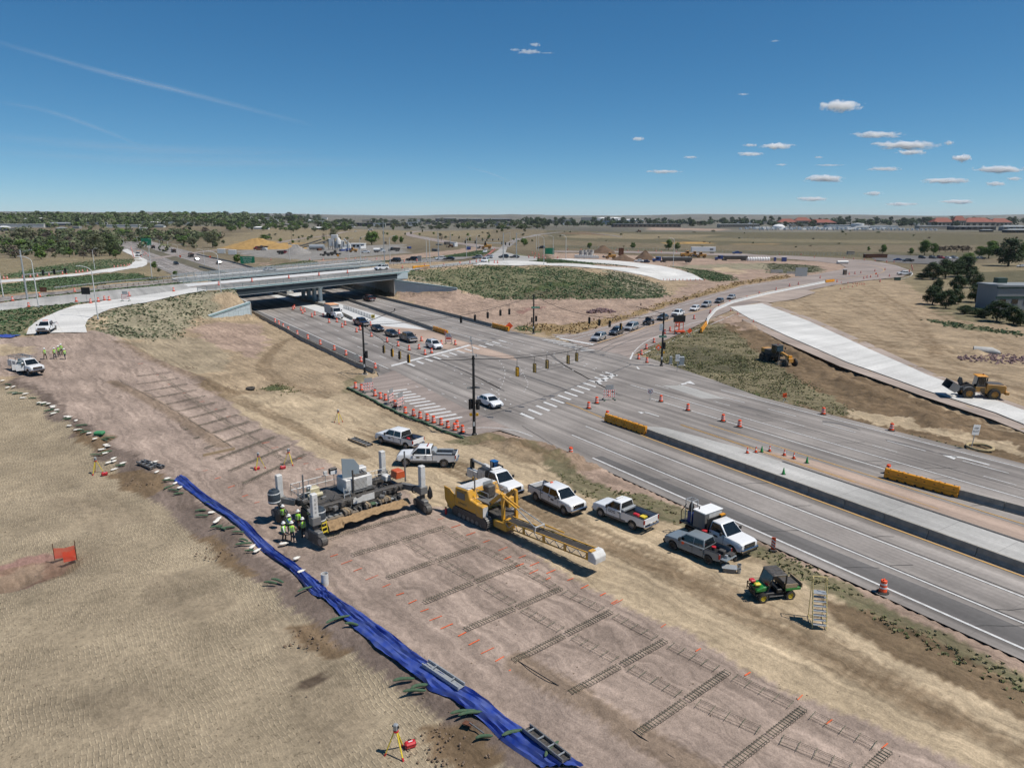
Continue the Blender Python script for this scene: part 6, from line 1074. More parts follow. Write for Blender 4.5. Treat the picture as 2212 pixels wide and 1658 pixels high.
for q,d_,l in((D(2,1462,350),(0.9,0.6,1.5),'larger grey signal cabinet beside the right signal pole'),(D(2,1370,340),(0.45,0.4,1.35),'slim grey cabinet beside the right signal pole')):
    t=thing('signal_cabinet',l,'cabinet',G(*q));MB().box((0,0,d_[2]/2+0.12),d_).build('cabinet_body','galv',t,bevel=0.03);MB().box((0,-d_[1]/2-0.012,d_[2]/2+0.15),(d_[0]*0.86,0.02,d_[2]*0.84)).build('door','galv',t);MB().box((0,0,0.06),(d_[0]*1.5,d_[1]*2.0,0.12)).build('slab','concrete',t)
# green straw wattle along the closed leg
def snake(name,label,cat,pts,r,mat,wob=0.06,n=5,group=None,kind=None,seg=8):
    ln=smooth_line(pts,seg);vs,fs=[],[];m_=8
    for i,p in enumerate(ln):
        a=ln[max(0,i-1)];b=ln[min(len(ln)-1,i+1)];t_=(b-a).normalized();sd_=Vector((-t_.y,t_.x,0));rr=r*(0.85+0.3*random.random())*(0.5 if i in(0,len(ln)-1)else 1);c=p+sd_*random.uniform(-wob,wob);c.z=hz(c.x,c.y)+rr*0.8+0.05
        vs+=[c+sd_*rr*math.cos(2*math.pi*k/m_)+Vector((0,0,rr*0.85*math.sin(2*math.pi*k/m_)))for k in range(m_)]
    fs=[(i*m_+k,i*m_+(k+1)%m_,(i+1)*m_+(k+1)%m_,(i+1)*m_+k)for i in range(len(ln)-1)for k in range(m_)]+[tuple(range(m_)),tuple(range((len(ln)-1)*m_,len(ln)*m_))]
    return tag(MB().add(vs,fs).build(name,mat,smooth=True),label,cat,group)
snake('straw_wattle','long green netted wattle lying along the drum row','wattle',[P(*D(1,*q))for q in((785,550),(900,605),(1040,675),(1180,745),(1320,805),(1460,855),(1600,920),(1800,988))],0.17,'dark_green_bag',0.10)
# ------------------------------------------------------------------ slipform paver (x along its width, y away from the camera side)
o0=P(688,1174);t=thing('slipform_paver','large grey and white slipform paving machine on four tracked legs','paver',o0,R(40.4));PVR=t
def leg(x,y,sx,sy,name='leg_column'):
    MB().bx(x-0.25,x+0.25,y-0.24,y+0.24,2.25,4.25).build('leg_column','machine_white',t,bevel=0.04);MB().bx(x-0.17,x+0.17,y-0.17,y+0.17,0.9,2.3).build('leg_post','machine_dark',t);MB().bx(x-0.38,x+0.38,y-0.36,y+0.36,1.6,2.3).build('leg_sleeve','machine_grey',t,bevel=0.03)
    a=MB();a.prism(arc_(-1.0,0.42,0.42,R(90),R(270),7)+arc_(1.0,0.42,0.42,R(-90),R(90),7),-0.26,0.26);k=a.build('track','machine_dark',t,(x,y,0),R(90)+R(6)*sx,bevel=0.02)
    for i in range(14):
        for zz in(0.012,0.835):MB().box((-0.9+i*0.14,0,zz),(0.07,0.54,0.03)).build('track_shoe','steel',k)
    for q in(-1.0,1.0):MB().tube((q,-0.29,0.42),(q,0.29,0.42),0.30,14).build('idler','steel',k)
    MB().box((0,0,0.98),(1.5,0.5,0.28)).build('track_frame','machine_grey',k,bevel=0.04)
leg(0.0,0.4,1,-1);leg(10.3,0.3,-1,-1);leg(-0.4,6.4,1,1);leg(9.7,6.2,-1,1)
for y in(2.7,5.3):MB().bx(0.6,9.8,y-0.28,y+0.28,1.45,2.05).build('main_beam','machine_dark',t,bevel=0.03)
for y0,y1,xs_ in((0.4,2.7,(0.6,9.7)),(5.3,6.3,(0.5,9.4))):
    for x,xb in zip(xs_,((0.0,10.3)if y0<1 else(-0.4,9.7))):MB().bar((xb,y0 if y0<1 else y1,1.95),(x,y1 if y0<1 else y0,1.8),0.42,0.5).build('swing_arm','machine_grey',t)
for x in(1.0,2.6,4.4,7.4,9.4):MB().bx(x-0.2,x+0.2,2.9,5.1,1.5,1.9).build('cross_beam','machine_dark',t)
MB().bx(0.8,9.3,2.95,5.05,0.55,1.35).build('mould_body','machine_dark',t,bevel=0.03);MB().bx(1.3,9.2,1.75,2.45,0.62,0.82).build('paving_pan','steel',t,bevel=0.02);MB().bx(1.2,9.3,2.3,2.42,0.8,1.35).build('pan_wall','machine_dark',t)
for k in range(16):MB().bx(1.4+k*0.5,1.5+k*0.5,1.8,2.3,0.83,1.2).build('pan_rib','machine_grey',t)
MB().bx(1.0,5.0,2.9,6.1,2.06,2.14).build('platform','machine_dark',t);MB().bx(1.6,3.6,2.0,2.35,1.05,1.12).bx(6.2,8.6,1.95,2.5,1.05,1.12).build('walkway','galv',t)
# engine house with its hood raised
MB().bx(4.3,6.9,3.2,5.0,2.15,3.45).build('engine_house','machine_white',t,bevel=0.05);MB().bx(4.32,6.88,3.18,5.02,2.1,2.45).build('engine_skirt','machine_grey',t);MB().bx(6.0,6.95,4.2,5.0,3.46,3.9).build('air_cleaner_box','machine_white',t,bevel=0.06)
MB().bx(5.05,6.35,3.155,3.18,2.35,3.35).build('radiator','black',t)
for k in range(9):MB().box((5.7,3.14,2.42+k*0.11),(1.28,0.04,0.045)).build('louvre','machine_white',t)
MB().bx(5.3,6.6,3.5,4.9,3.455,3.62).build('engine_top','machine_dark',t,bevel=0.04)
for k in range(5):MB().tube((5.4+k*0.25,3.6,3.62),(5.4+k*0.25,4.4,3.72),0.08,8).build('engine_pipe','steel',t)
a=MB();a.prism([(0,0),(1.5,0),(1.62,0.9),(1.2,1.55),(0.1,1.75)],-0.05,0.05);q=a.build('raised_hood','grey_paint',t,(4.35,3.9,3.45),R(-12),bevel=0.02);q.rotation_euler=(R(-14),0,R(-12));MB().tube((4.95,3.1,2.3),(4.95,3.1,4.3),0.085,10).build('exhaust','machine_dark',t);MB().box((4.0,5.0,3.95),(0.75,0.3,0.55)).build('control_console','black_plastic',t,bevel=0.06)
MB().box((4.0,4.83,3.85),(0.6,0.05,0.3)).build('console_panel','sheet_white',t);MB().box((3.7,5.9,3.55),(0.3,0.25,0.3)).build('sensor_box','machine_white',t)
# railings, ladders
def rail(pts,h=1.1,nm='handrail'):
    mb=MB()
    for a,b in zip(pts,pts[1:]):
        a,b=Vector(a),Vector(b);n=max(1,int((b-a).length/0.8))
        for z in(h*0.5,h):mb.tube(a+Vector((0,0,z)),b+Vector((0,0,z)),0.028,5)
        for k in range(n+1):p=a+(b-a)*k/n;mb.tube(p,p+Vector((0,0,h)),0.028,5)
    mb.build(nm,'galv',t)
rail([(0.5,4.7,2.14),(0.5,6.1,2.14),(4.6,6.1,2.14),(4.9,5.3,2.14)]);rail([(0.6,4.7,2.14),(1.6,4.6,2.14)]);rail([(7.0,4.9,2.1),(9.3,4.9,2.1)],0.9)
def ladder_(a,b,w,n,mat='galv',nm='ladder'):
    a,b,w=Vector(a),Vector(b),Vector(w);mb=MB().bar(a,b,0.05).bar(a+w,b+w,0.05)
    for k in range(n):p=a+(b-a)*(k+0.5)/n;mb.bar(p,p+w,0.05,0.12)
    mb.build(nm,mat,t)
ladder_((3.75,2.35,1.0),(4.0,3.1,2.9),(0.55,0,0),5);ladder_((0.95,1.15,0.1),(0.85,1.35,2.0),(0.5,0.1,0),5,'yellow_plain')
# water tanks, generator, box, timber on the pan, burlap drag
for x,y,z in((0.65,0.95,1.5),(-1.0,6.2,1.9)):
    MB().lathe([(0.50,0),(0.52,0.1),(0.52,0.95),(0.40,1.15),(0.16,1.2),(0.16,1.28),(0.0,1.28)],18,(x,y,z)).build('water_tank',pm('tank_blue',(0.04,0.052,0.065),0.45),t,smooth=True)
    for zz in(0.12,0.85):MB().lathe([(0.528,zz),(0.528,zz+0.10)],18,(x,y,z)).build('tank_band','sheet_white',t)
MB().bx(1.5,2.5,4.6,5.3,2.2,2.95).build('generator',pm('cream',(0.52,0.46,0.30),0.5),t,bevel=0.08);MB().box((1.6,4.8,3.1),(0.35,0.3,0.25)).build('generator_filter','hat_white',t);MB().tube((1.3,4.4,2.35),(2.6,4.4,2.35),0.2,10).build('fuel_drum','cream',t)
MB().prism([(9.0,2.55),(10.0,2.55),(9.9,3.25),(9.1,3.25)],2.6,3.6).build('seat_box',pm('box_orange',(0.55,0.10,0.03),0.5),t,bevel=0.04);MB().bx(8.6,9.2,3.8,4.6,2.1,2.6).build('white_box','machine_white',t,bevel=0.05)
for x,y,z,l,n in((3.4,1.95,1.13,1.0,3),(5.5,2.1,1.13,0.9,2),(6.9,2.25,1.13,1.0,3),(7.6,2.25,1.13,1.0,2)):
    for k in range(n):MB().box((x+k*0.22,y,z+0.12+0.01*k),(0.2,l,0.26),rz=R(4*k-6)).build('timber','wood' if k%2 else 'old_wood',t,bevel=0.01)
MB().bx(1.7,4.6,1.62,1.95,0.92,1.08).build('plank','old_wood',t);MB().box((6.2,2.0,1.2),(0.5,0.5,0.14)).build('green_bag','dark_green_bag',t,bevel=0.05)
nu,nv=60,10;vs=[]
for i in range(nu+1):
    for j in range(nv+1):
        x=1.55+8.0*i/nu;f=j/nv;sag=0.07*math.sin(i*0.22)+0.02*math.sin(i*1.1+j*0.5);vs.append((x,1.62-0.62*f+0.09*math.sin(i*0.45+j*0.8)*f+0.03*math.sin(i*1.3),0.98-0.44*f*(1 if i>9 else 1.7)+sag*f+0.025*math.sin(i*0.8+1.5*j)))
MB().add(vs,[(i*(nv+1)+j,(i+1)*(nv+1)+j,(i+1)*(nv+1)+j+1,i*(nv+1)+j+1)for i in range(nu)for j in range(nv)]).build('burlap_drag','burlap',t,smooth=True)
for p in((0.95,4.5,1.5),(10.2,2.95,2.0)):MB().tube(p,(p[0]+0.05,p[1]+0.1,p[2]+2.9),0.075,8).build('mast','machine_grey',t)
for x,y,z in((-1.15,5.2,1.7),(11.0,0.1,2.2)):MB().lathe([(0.02,0),(0.22,-0.5),(0.26,-1.0),(0.1,-1.25),(0.0,-1.25)],7,(x,y,z)).build('rubbish_bag','black_plastic',t)
random.seed(5)
for k in range(40):
    a=Vector((random.uniform(0.6,9.6),random.choice((2.5,3.0,5.0,5.5)),random.uniform(1.5,2.4)));MB().path([a,a+Vector((random.uniform(.2,.6),random.uniform(-.3,.3),-random.uniform(.1,.5))),a+Vector((random.uniform(.6,1.3),random.uniform(-.3,.3),random.uniform(-.2,.2)))],0.03,5).build('hose','hose',t)
for k in range(70):MB().box((random.uniform(0.6,9.7),random.uniform(1.9,5.6),random.uniform(0.9,2.3)),(random.uniform(.2,.6),random.uniform(.15,.4),random.uniform(.15,.4)),rz=random.uniform(0,1)).build('hydraulic_unit',random.choice(('machine_dark','machine_dark','machine_dark','machine_grey','steel')),t,bevel=0.02)
for x,y,z in((9.9,1.2,1.9),(0.0,1.6,1.9)):
    for r_ in(0.28,0.34):MB().path([(x+r_*math.cos(a),y-0.3,z+r_*math.sin(a))for a in np.linspace(0,6.28,13)],0.03,5).build('hose_loop','hose',t)
MB().bx(4.5,6.6,2.38,2.40,1.45,2.05).build('side_plate','machine_white',t)
for n,s_ in enumerate('S600'):text(t,s_,0.30,(0.0,0.155,3.75-n*0.36),(R(90),0,0),'machine_dark')
# ------------------------------------------------------------------ yellow placer with conveyor
t=thing('concrete_placer','yellow tracked placer with long conveyor boom and raised hopper plate','placer',(-2.45,58.77,0),R(-47.2))
def bigtrack(y):
    a=MB();a.prism(arc_(-1.9,0.45,0.45,R(90),R(270),7)+arc_(1.95,0.55,0.55,R(-90),R(90),8),-0.3,0.3);k=a.build('track','machine_dark',t,(0,y,0),bevel=0.02)
    for i in range(7):MB().tube((-1.9+i*0.6,-0.32,0.28),(-1.9+i*0.6,0.32,0.28),0.2,12).build('roller','steel',k)
    for q,r_ in((-1.9,0.36),(1.95,0.44)):MB().tube((q,-0.33,r_+0.1),(q,0.33,r_+0.1),r_,16).build('sprocket','machine_dark',k)
    for i in range(9):aa=R(-80+i*20);MB().box((1.95+0.555*math.cos(aa),0,0.55+0.555*math.sin(aa)),(0.04,0.62,0.09),ry=-aa).build('track_shoe','steel',k)
bigtrack(-1.5);bigtrack(1.5)
MB().prism([(-2.1,1.0),(-1.9,2.75),(-0.2,2.85),(0.1,2.1),(1.0,2.0),(1.3,1.0)],-1.75,1.75).build('body','yellow_paint',t,bevel=0.06);MB().prism([(-1.85,2.76),(-0.25,2.86),(-0.3,2.92),(-1.8,2.82)],-1.6,1.6).build('roof','machine_white',t,bevel=0.03);MB().bx(-1.65,-0.55,-1.79,-1.76,1.85,2.45).build('vent','machine_grey',t)
text(t,'NEW CLYDE',0.22,(-0.95,-1.78,2.62),(R(90),0,0),'machine_dark');text(t,'GOMACO',0.26,(-0.9,-1.775,1.45),(R(90),0,0),'machine_dark')
MB().bx(1.05,1.9,-1.85,-1.2,0.95,2.0).build('corner_box','yellow_paint',t,bevel=0.05);MB().bx(1.91,1.93,-1.8,-1.25,1.0,1.9).build('corner_face','machine_white',t);MB().bx(1.05,1.9,1.2,1.85,0.95,2.0).build('corner_box','yellow_paint',t,bevel=0.05)
MB().prism([(-3.6,2.35),(-3.5,1.1),(-2.9,0.5),(-2.1,0.4),(-2.1,1.9),(-2.8,2.3)],-1.7,-1.6).build('hopper_plate','yellow_paint',t,bevel=0.02);MB().prism([(-3.6,2.35),(-3.5,1.1),(-2.9,0.5),(-2.1,0.4),(-2.1,1.9),(-2.8,2.3)],1.6,1.7).build('hopper_plate','yellow_paint',t,bevel=0.02);MB().bx(-3.3,-2.1,-1.6,1.6,0.4,0.9).build('hopper','machine_dark',t)
MB().bx(0.2,1.9,-1.1,1.1,2.0,2.1).build('operator_deck','machine_grey',t);rail([(0.3,-1.1,2.1),(1.8,-1.1,2.1)],0.9);rail([(0.3,1.1,2.1),(1.8,1.1,2.1),(1.8,0.4,2.1)],0.9);MB().box((0.7,0,2.7),(0.7,0.9,1.1)).build('control_stand','machine_dark',t,bevel=0.1);MB().bx(0.4,0.45,-0.5,0.6,2.9,3.5).build('windscreen_frame','galv',t);MB().tube((-0.1,-1.0,2.8),(-0.1,-1.0,4.2),0.07,8).build('exhaust','steel',t)
for y in(-0.75,0.75):MB().bar((1.6,y,1.9),(3.0,y,3.15),0.24,0.3).bar((3.0,y,3.2),(3.35,y,3.15),0.24,0.3).bar((3.3,y,3.2),(3.35,y,0.75),0.26,0.22).build('boom_arm','yellow_paint',t)
MB().bx(1.3,3.3,-0.9,0.9,0.7,1.3).build('front_frame','machine_dark',t,bevel=0.05);MB().bx(2.6,4.2,-1.25,0.05,0.35,1.0).build('conveyor_hinge','yellow_paint',t,bevel=0.04)
x0,x1,yc=3.9,13.2,-0.65
zf=lambda x:0.75+0.45*(x-x0)/(x1-x0)
for y in(yc-0.52,yc+0.52):
    mb=MB().bar((x0,y,zf(x0)),(x1,y,zf(x1)),0.08).bar((x0,y,zf(x0)+0.55),(x1,y,zf(x1)+0.55),0.08);mb.build('truss_chord','yellow_paint',t);n=16
    for k in range(n):a=x0+(x1-x0)*k/n;b=x0+(x1-x0)*(k+1)/n;MB().bar((a,y,zf(a)if k%2 else zf(a)+0.55),(b,y,zf(b)+0.55 if k%2 else zf(b)),0.05).build('truss_brace','galv',t)
    for k in range(5):a=x0+0.1+(x1-x0-0.2)*k/4;MB().bx(a-0.12,a+0.12,y-0.045,y+0.045,zf(a)-0.05,zf(a)+0.6).build('truss_post','yellow_paint',t)
mb=MB();mb.add([(x0,yc-0.46,zf(x0)+0.5),(x1,yc-0.46,zf(x1)+0.5),(x1,yc,zf(x1)+0.40),(x0,yc,zf(x0)+0.40),(x1,yc+0.46,zf(x1)+0.5),(x0,yc+0.46,zf(x0)+0.5)],[(0,1,2,3),(3,2,4,5)]);mb.build('belt','rubber',t)
MB().prism([(x1,zf(x1)-0.1),(x1+0.75,zf(x1)-0.15),(x1+0.8,zf(x1)+0.35),(x1+0.5,zf(x1)+0.72),(x1,zf(x1)+0.72)],yc-0.6,yc+0.6).build('discharge_hood','machine_white',t,bevel=0.05);MB().bx(x1+0.05,x1+0.35,yc-0.62,yc-0.1,zf(x1)+0.73,zf(x1)+0.8).build('hood_plate','yellow_paint',t)
for y in(yc-0.15,yc+0.15):MB().tube((3.2,y,3.1),(5.0,y+0.05,2.55),0.09,8).build('lift_cylinder','yellow_paint',t);MB().tube((5.0,y+0.05,2.55),(7.6,yc+(0.5 if y>yc else-0.5),zf(7.6)+0.9),0.045,6).build('lift_rod','galv',t)
MB().bar((7.6,yc-0.55,zf(7.6)+0.55),(7.6,yc-0.5,zf(7.6)+0.95),0.06).bar((7.6,yc+0.55,zf(7.6)+0.55),(7.6,yc+0.5,zf(7.6)+0.95),0.06).bar((7.6,yc-0.5,zf(7.6)+0.95),(7.6,yc+0.5,zf(7.6)+0.95),0.08).build('lift_yoke','machine_white',t);MB().tube((7.7,yc+0.5,zf(7.6)+0.9),(9.6,yc+0.7,zf(9)+0.75),0.06,6).build('strut','yellow_paint',t)
for k in range(10):a=Vector((random.uniform(1.2,3.2),random.uniform(-.9,.9),random.uniform(1.2,2.2)));MB().path([a,a+Vector((0.4,0.2,-0.3)),a+Vector((0.9,0.1,-0.1))],0.03,5).build('hose','hose',t)
t=thing('fire_extinguisher','red fire extinguisher standing beside the yellow placer','extinguisher',G(963,1110));MB().lathe([(0.1,0),(0.11,0.05),(0.11,0.5),(0.04,0.62),(0.0,0.62)],12).build('cylinder','red_case',t,smooth=True);MB().box((0,0,0.66),(0.16,0.05,0.08)).bar((0.05,0,0.6),(0.14,0,0.3),0.025).build('valve','black',t)
# ------------------------------------------------------------------ wheel loader
a_,b_=P(*D(3,1755,650)),P(*D(3,1955,660));f=(a_-b_);t=thing('wheel_loader','yellow wheel loader with raised black bucket on the white slab','loader',(a_+b_)/2+Vector((0,1.2,0.2)),math.atan2(f.y,f.x))
for x in(1.65,-1.65):
    for sg in(-1,1):wheel(t,x,sg*1.05,0.78,0.6,'loader_yellow',lug=0.05)
MB().prism([(-3.2,0.9),(-3.25,1.9),(-2.9,2.15),(-0.7,2.25),(-0.6,0.8)],-0.85,0.85).build('engine_hood','loader_yellow',t,bevel=0.08);MB().prism([(-2.9,2.16),(-0.75,2.26),(-0.75,2.34),(-2.8,2.26)],-0.8,0.8).build('hood_top','machine_dark',t,bevel=0.03);MB().bx(-3.6,-3.1,-1.1,1.1,0.75,1.2).build('counterweight','loader_yellow',t,bevel=0.05)
MB().bx(-0.6,0.75,-0.8,0.8,1.0,1.75).build('cab_base','loader_yellow',t,bevel=0.04);ob('cab',house((-0.6,-0.5,0.55,0.75),1.75,3.2,0.78,0.72),'black_plastic',t);panes(t,(-0.6,-0.5,0.55,0.75),1.75,3.2,0.78,0.72,[(-2,0.1),(0.15,2)]);MB().bx(-0.7,0.75,-0.82,0.82,3.21,3.36).build('cab_roof','barrier_yellow',t,bevel=0.05);MB().box((-0.4,-0.3,3.45),(0.15,0.15,0.16)).build('beacon','tail_red',t);MB().tube((-1.1,-0.5,2.2),(-1.15,-0.5,2.9),0.09,8).build('exhaust','machine_dark',t)
MB().bx(0.75,2.1,-0.55,0.55,0.6,1.5).build('front_frame','loader_yellow',t,bevel=0.05)
for sg in(-1,1):MB().prism([(1.0,1.9),(1.5,2.15),(2.5,1.75),(3.3,1.3),(3.2,0.95),(2.2,1.25),(1.2,1.45)],sg*0.55,sg*0.75).build('lift_arm','machine_dark',t,bevel=0.02);MB().prism(arc_(1.65,0.8,1.0,R(25),R(150),8)+arc_(1.65,0.8,0.88,R(150),R(25),8),sg*0.78,sg*1.32).build('fender','machine_grey',t)
MB().prism([(2.2,1.9),(2.45,2.9),(2.75,2.95),(2.95,2.3),(2.6,1.7)],-0.2,0.2).build('tilt_lever','machine_dark',t,bevel=0.03);text(t,'NEW CLYDE',0.24,(2.1,0.76,1.65),(R(90),0,math.pi),'sheet_white')
MB().prism([(3.0,1.95),(3.1,1.2),(3.6,0.85),(4.5,1.35),(4.4,1.42),(3.65,1.02),(3.25,1.3),(3.15,1.95),(4.0,2.35),(3.9,2.42)],-1.45,1.45).build('bucket','machine_dark',t)
for sg in(-1,1):MB().prism([(3.0,1.95),(3.1,1.2),(3.6,0.85),(4.5,1.35),(3.95,2.4)],sg*1.42,sg*1.47).build('bucket_side','steel',t);ladder_((-0.45,sg*0.95,0.55),(-0.35,sg*0.85,1.6),(0.45,0,0),4,'machine_dark','steps')
# ------------------------------------------------------------------ motor grader
a_=P(*D(3,170,370));t=thing('motor_grader','yellow motor grader working in the cut beside the white slab','grader',a_+Vector((-0.7,3.0,0.25)),R(-72))
for x,y in((3.2,1.0),(3.2,-1.0)):wheel(t,x,y,0.66,0.4,'machine_dark',lug=0.05)
for x in(-1.6,-3.1):
    for y in(-1.05,1.05):wheel(t,x,y,0.66,0.42,'machine_dark',lug=0.05)
MB().bx(-3.9,-0.9,-0.75,0.75,0.95,2.2).build('engine_hood','machine_dark',t,bevel=0.06);MB().bx(-3.95,-2.9,-0.77,0.77,1.5,2.24).build('hood_panel','loader_yellow',t,bevel=0.05);MB().bar((-0.9,0,1.6),(1.0,0,2.0),0.4,0.45).bar((1.0,0,2.0),(3.2,0,1.5),0.36,0.4).build('main_frame','loader_yellow',t);MB().bx(2.9,3.5,-0.5,0.5,0.7,1.5).build('front_axle','loader_yellow',t,bevel=0.04);MB().bx(2.95,3.3,-0.35,0.35,1.4,1.95).build('nose','barrier_yellow',t,bevel=0.03)
MB().bx(-1.2,0.4,-0.75,0.75,1.2,1.8).build('cab_base','black_plastic',t);ob('cab',house((-1.2,-1.1,0.25,0.45),1.8,3.15,0.75,0.72),'black_plastic',t);panes(t,(-1.2,-1.1,0.25,0.45),1.8,3.15,0.75,0.72,[(-3,-0.4),(-0.35,2)]);MB().bx(-1.25,0.4,-0.8,0.8,3.16,3.28).build('cab_roof','machine_dark',t,bevel=0.04);MB().box((-0.3,0,3.36),(0.18,0.18,0.16)).build('beacon','tail_red',t)
MB().box((1.2,0,0.42),(0.12,3.9,0.6),rz=R(28)).build('blade','steel',t);MB().lathe([(0.7,0.75),(0.75,0.85),(0.6,0.9)],16,(1.2,0,0)).build('circle','machine_dark',t)
for sg in(-1,1):MB().bar((0.9,sg*0.5,2.3),(1.2,sg*0.9,0.8),0.12).bar((0.8,0,2.1),(0.9,sg*0.55,2.35),0.14).build('blade_lift','machine_dark',t);MB().box((0.45,sg*1.05,2.7),(0.08,0.2,0.35)).build('mirror','black',t)
MB().bar((3.3,-0.9,0.9),(3.1,-1.0,2.1),0.1).build('wheel_lean_arm','machine_dark',t)
# ------------------------------------------------------------------ green utility cart and rolling stairs
def U(x,y):return(1597.8+x/10.245,1209.1+y/10.245)
a_,b_=P(*U(515,925)),P(*U(1090,865));f=a_-b_;f.normalize();l=Vector((-f.y,f.x,0));t=thing('utility_cart','green utility cart with dark canopy, yellow wheels and wooden box','utility cart',(a_+b_)/2-l*0.62,math.atan2(f.y,f.x))
for x in(1.05,-1.0):
    for sg in(-1,1):wheel(t,x,sg*0.62,0.33,0.27,'yellow_plain',lug=0.03)
pm('cart_green',(0.02,0.22,0.035),0.35,coat=0.5)
MB().prism([(0.55,0.75),(0.6,1.12),(1.0,1.08),(1.5,0.92),(1.55,0.7),(1.2,0.7)],-0.55,0.55).build('hood','cart_green',t,bevel=0.06);MB().bx(-1.3,1.5,-0.5,0.5,0.34,0.55).bx(-0.5,0.6,-0.68,0.68,0.32,0.40).build('chassis','black_plastic',t,bevel=0.03);MB().bx(-0.45,0.0,-0.6,0.6,0.55,0.85).bx(-0.55,-0.42,-0.6,0.6,0.85,1.35).build('seat','black_plastic',t,bevel=0.05)
MB().prism([(-0.65,1.90),(-0.6,1.99),(0.35,2.0),(0.5,1.93),(0.35,1.88)],-0.72,0.72).build('canopy','machine_dark',t,bevel=0.05)
for y in(-0.45,0,0.45):MB().box((-0.12,y,2.01),(0.85,0.12,0.03)).build('canopy_ridge','machine_dark',t,bevel=0.01)
for sg in(-1,1):MB().bar((0.75,sg*0.62,0.75),(0.35,sg*0.66,1.9),0.08).bar((-0.6,sg*0.62,0.6),(-0.6,sg*0.66,1.9),0.08).build('canopy_post','black_plastic',t);MB().bx(-1.45,-0.62,sg*0.66,sg*0.72,0.95,1.22).build('box_side','wood',t)
MB().add([(0.72,-0.58,1.1),(0.72,0.58,1.1),(0.38,0.6,1.85),(0.38,-0.6,1.85)],[(0,1,2,3)]).build('windshield','glass',t);MB().bx(-1.75,-0.6,-0.72,0.72,0.72,0.95).build('cargo_bed','cart_green',t,bevel=0.03);MB().bx(-1.82,-1.76,-0.75,0.75,0.9,1.22).bx(-0.62,-0.56,-0.72,0.72,0.95,1.22).build('box_end','wood',t);MB().bx(-1.7,-0.7,-0.6,0.6,0.96,1.05).build('load','machine_dark',t)
mb=MB()
for z in(0.75,1.0):mb.bar((1.65,-0.5,z),(1.65,0.5,z),0.05)
for y in(-0.5,-0.17,0.17,0.5):mb.bar((1.65,y,0.5),(1.65,y,1.1),0.05).bar((1.65,y,1.05),(1.25,y,1.08),0.04)
mb.build('brush_guard','black',t);MB().box((1.4,0.28,1.2),(0.4,0.4,0.2)).build('red_can','red_case',t,bevel=0.06).location=(0,-0.6,0);MB().box((1.3,0.22,1.18),(0.45,0.3,0.18)).build('yellow_case','yellow_plain',t,bevel=0.06)
c0=P(*U(1600,1510));t=thing('rolling_stairs','pale yellow rolling warehouse stairs standing on the haul road','stairs',c0,R(-12));pm('pale_yellow',(0.62,0.50,0.22),0.5)
for y in(0.0,0.85):MB().tube((y,0,0.05),(y,0.95,2.15),0.03,6).tube((y,0.95,2.15),(y,1.05,3.0),0.03,6).tube((y,1.45,0.05),(y,1.4,3.0),0.03,6).tube((y,1.05,3.0),(y,1.4,3.0),0.03,6).tube((y,0,0.1),(y,1.45,0.1),0.03,6).tube((y,0.05,0.5),(y,0.95,2.6),0.02,5).build('side_frame','pale_yellow',t)
MB().tube((0,1.4,3.0),(0.85,1.4,3.0),0.03,6).tube((0,1.45,0.1),(0.85,1.45,0.1),0.03,6).build('top_rail','pale_yellow',t)
for k in range(8):MB().box((0.425,0.08+k*0.125,0.28+k*0.262),(0.82,0.24 if k<7 else 0.5,0.035)).build('tread','galv',t)
for x in(0,0.85):MB().tube((x-0.03,1.45,0.06),(x+0.03,1.45,0.06),0.06,10).build('caster','black',t)
# ------------------------------------------------------------------ dowel baskets on the pad
def row_basket(label,a,b,near=True,group='dowel baskets on the pad'):
    u=(b-a).normalized();Lr=(b-a).length;c=(a+b)/2;t=thing('dowel_basket',label,'dowel basket',(c.x,c.y,hz(c.x,c.y)+0.02),math.atan2(u.y,u.x),group);n=max(4,int(Lr/0.21))
    bar=cmesh('dowelbar',lambda:MB().tube((0,-0.24,0.14),(0,0.24,0.14),0.019,6).mesh('dowel_bar'));
    if near:
        for k in range(n):ob('dowel_bar',bar,'dowel',t,(-Lr/2+0.1+k*(Lr-0.2)/(n-1),random.uniform(-.01,.01),0))
    else:
        mb=MB()
        for k in range(n):x=-Lr/2+0.1+k*(Lr-0.2)/(n-1);mb.tube((x,-0.24,0.14),(x,0.24,0.14),0.018,4)
        mb.build('dowel_bars','dowel',t,kind='stuff')
    for y in(-0.2,0.2):
        mb=MB().bar((-Lr/2,y,0.02),(Lr/2,y,0.02),0.011).bar((-Lr/2,y*0.9,0.165),(Lr/2,y*0.9,0.165),0.011)
        for k in range(n):x=-Lr/2+0.1+k*(Lr-0.2)/(n-1);mb.bar((x,y*1.2,0.0),(x,y*0.9,0.17),0.010)
        mb.build('basket_wire','rebar',t)
def tie_basket(label,c,u,Lr=3.9,near=True,w=0.62):
    t=thing('tie_bar_basket',label,'tie bar basket',(c.x,c.y,hz(c.x,c.y)+0.02),math.atan2(u.y,u.x),'tie bar baskets on the pad')
    for y in(-w/2,w/2):MB().bar((-Lr/2,y,0.03),(Lr/2,y,0.03),0.012).bar((-Lr/2,y*0.85,0.15),(Lr/2,y*0.85,0.15),0.012).build('basket_wire','rebar',t)
    bar=cmesh('tiebar',lambda:MB().tube((0,-0.40,0.13),(0,0.40,0.13),0.014,6).mesh('tie_bar'))
    for k in range(5):ob('tie_bar',bar,'dowel',t,(-Lr/2+0.05+k*(Lr-0.1)/4,0,0))
rowsN=[((760,1200),(960,1140)),((835,1250),(1035,1180)),((915,1303),(1120,1220)),((1003,1362),(1212,1272)),((1107,1430),(1320,1322)),((1230,1500),(1437,1385)),((1375,1588),(1572,1452)),((1570,1662),(1735,1532)),((1800,1735),(1918,1622))]
cs_=[]
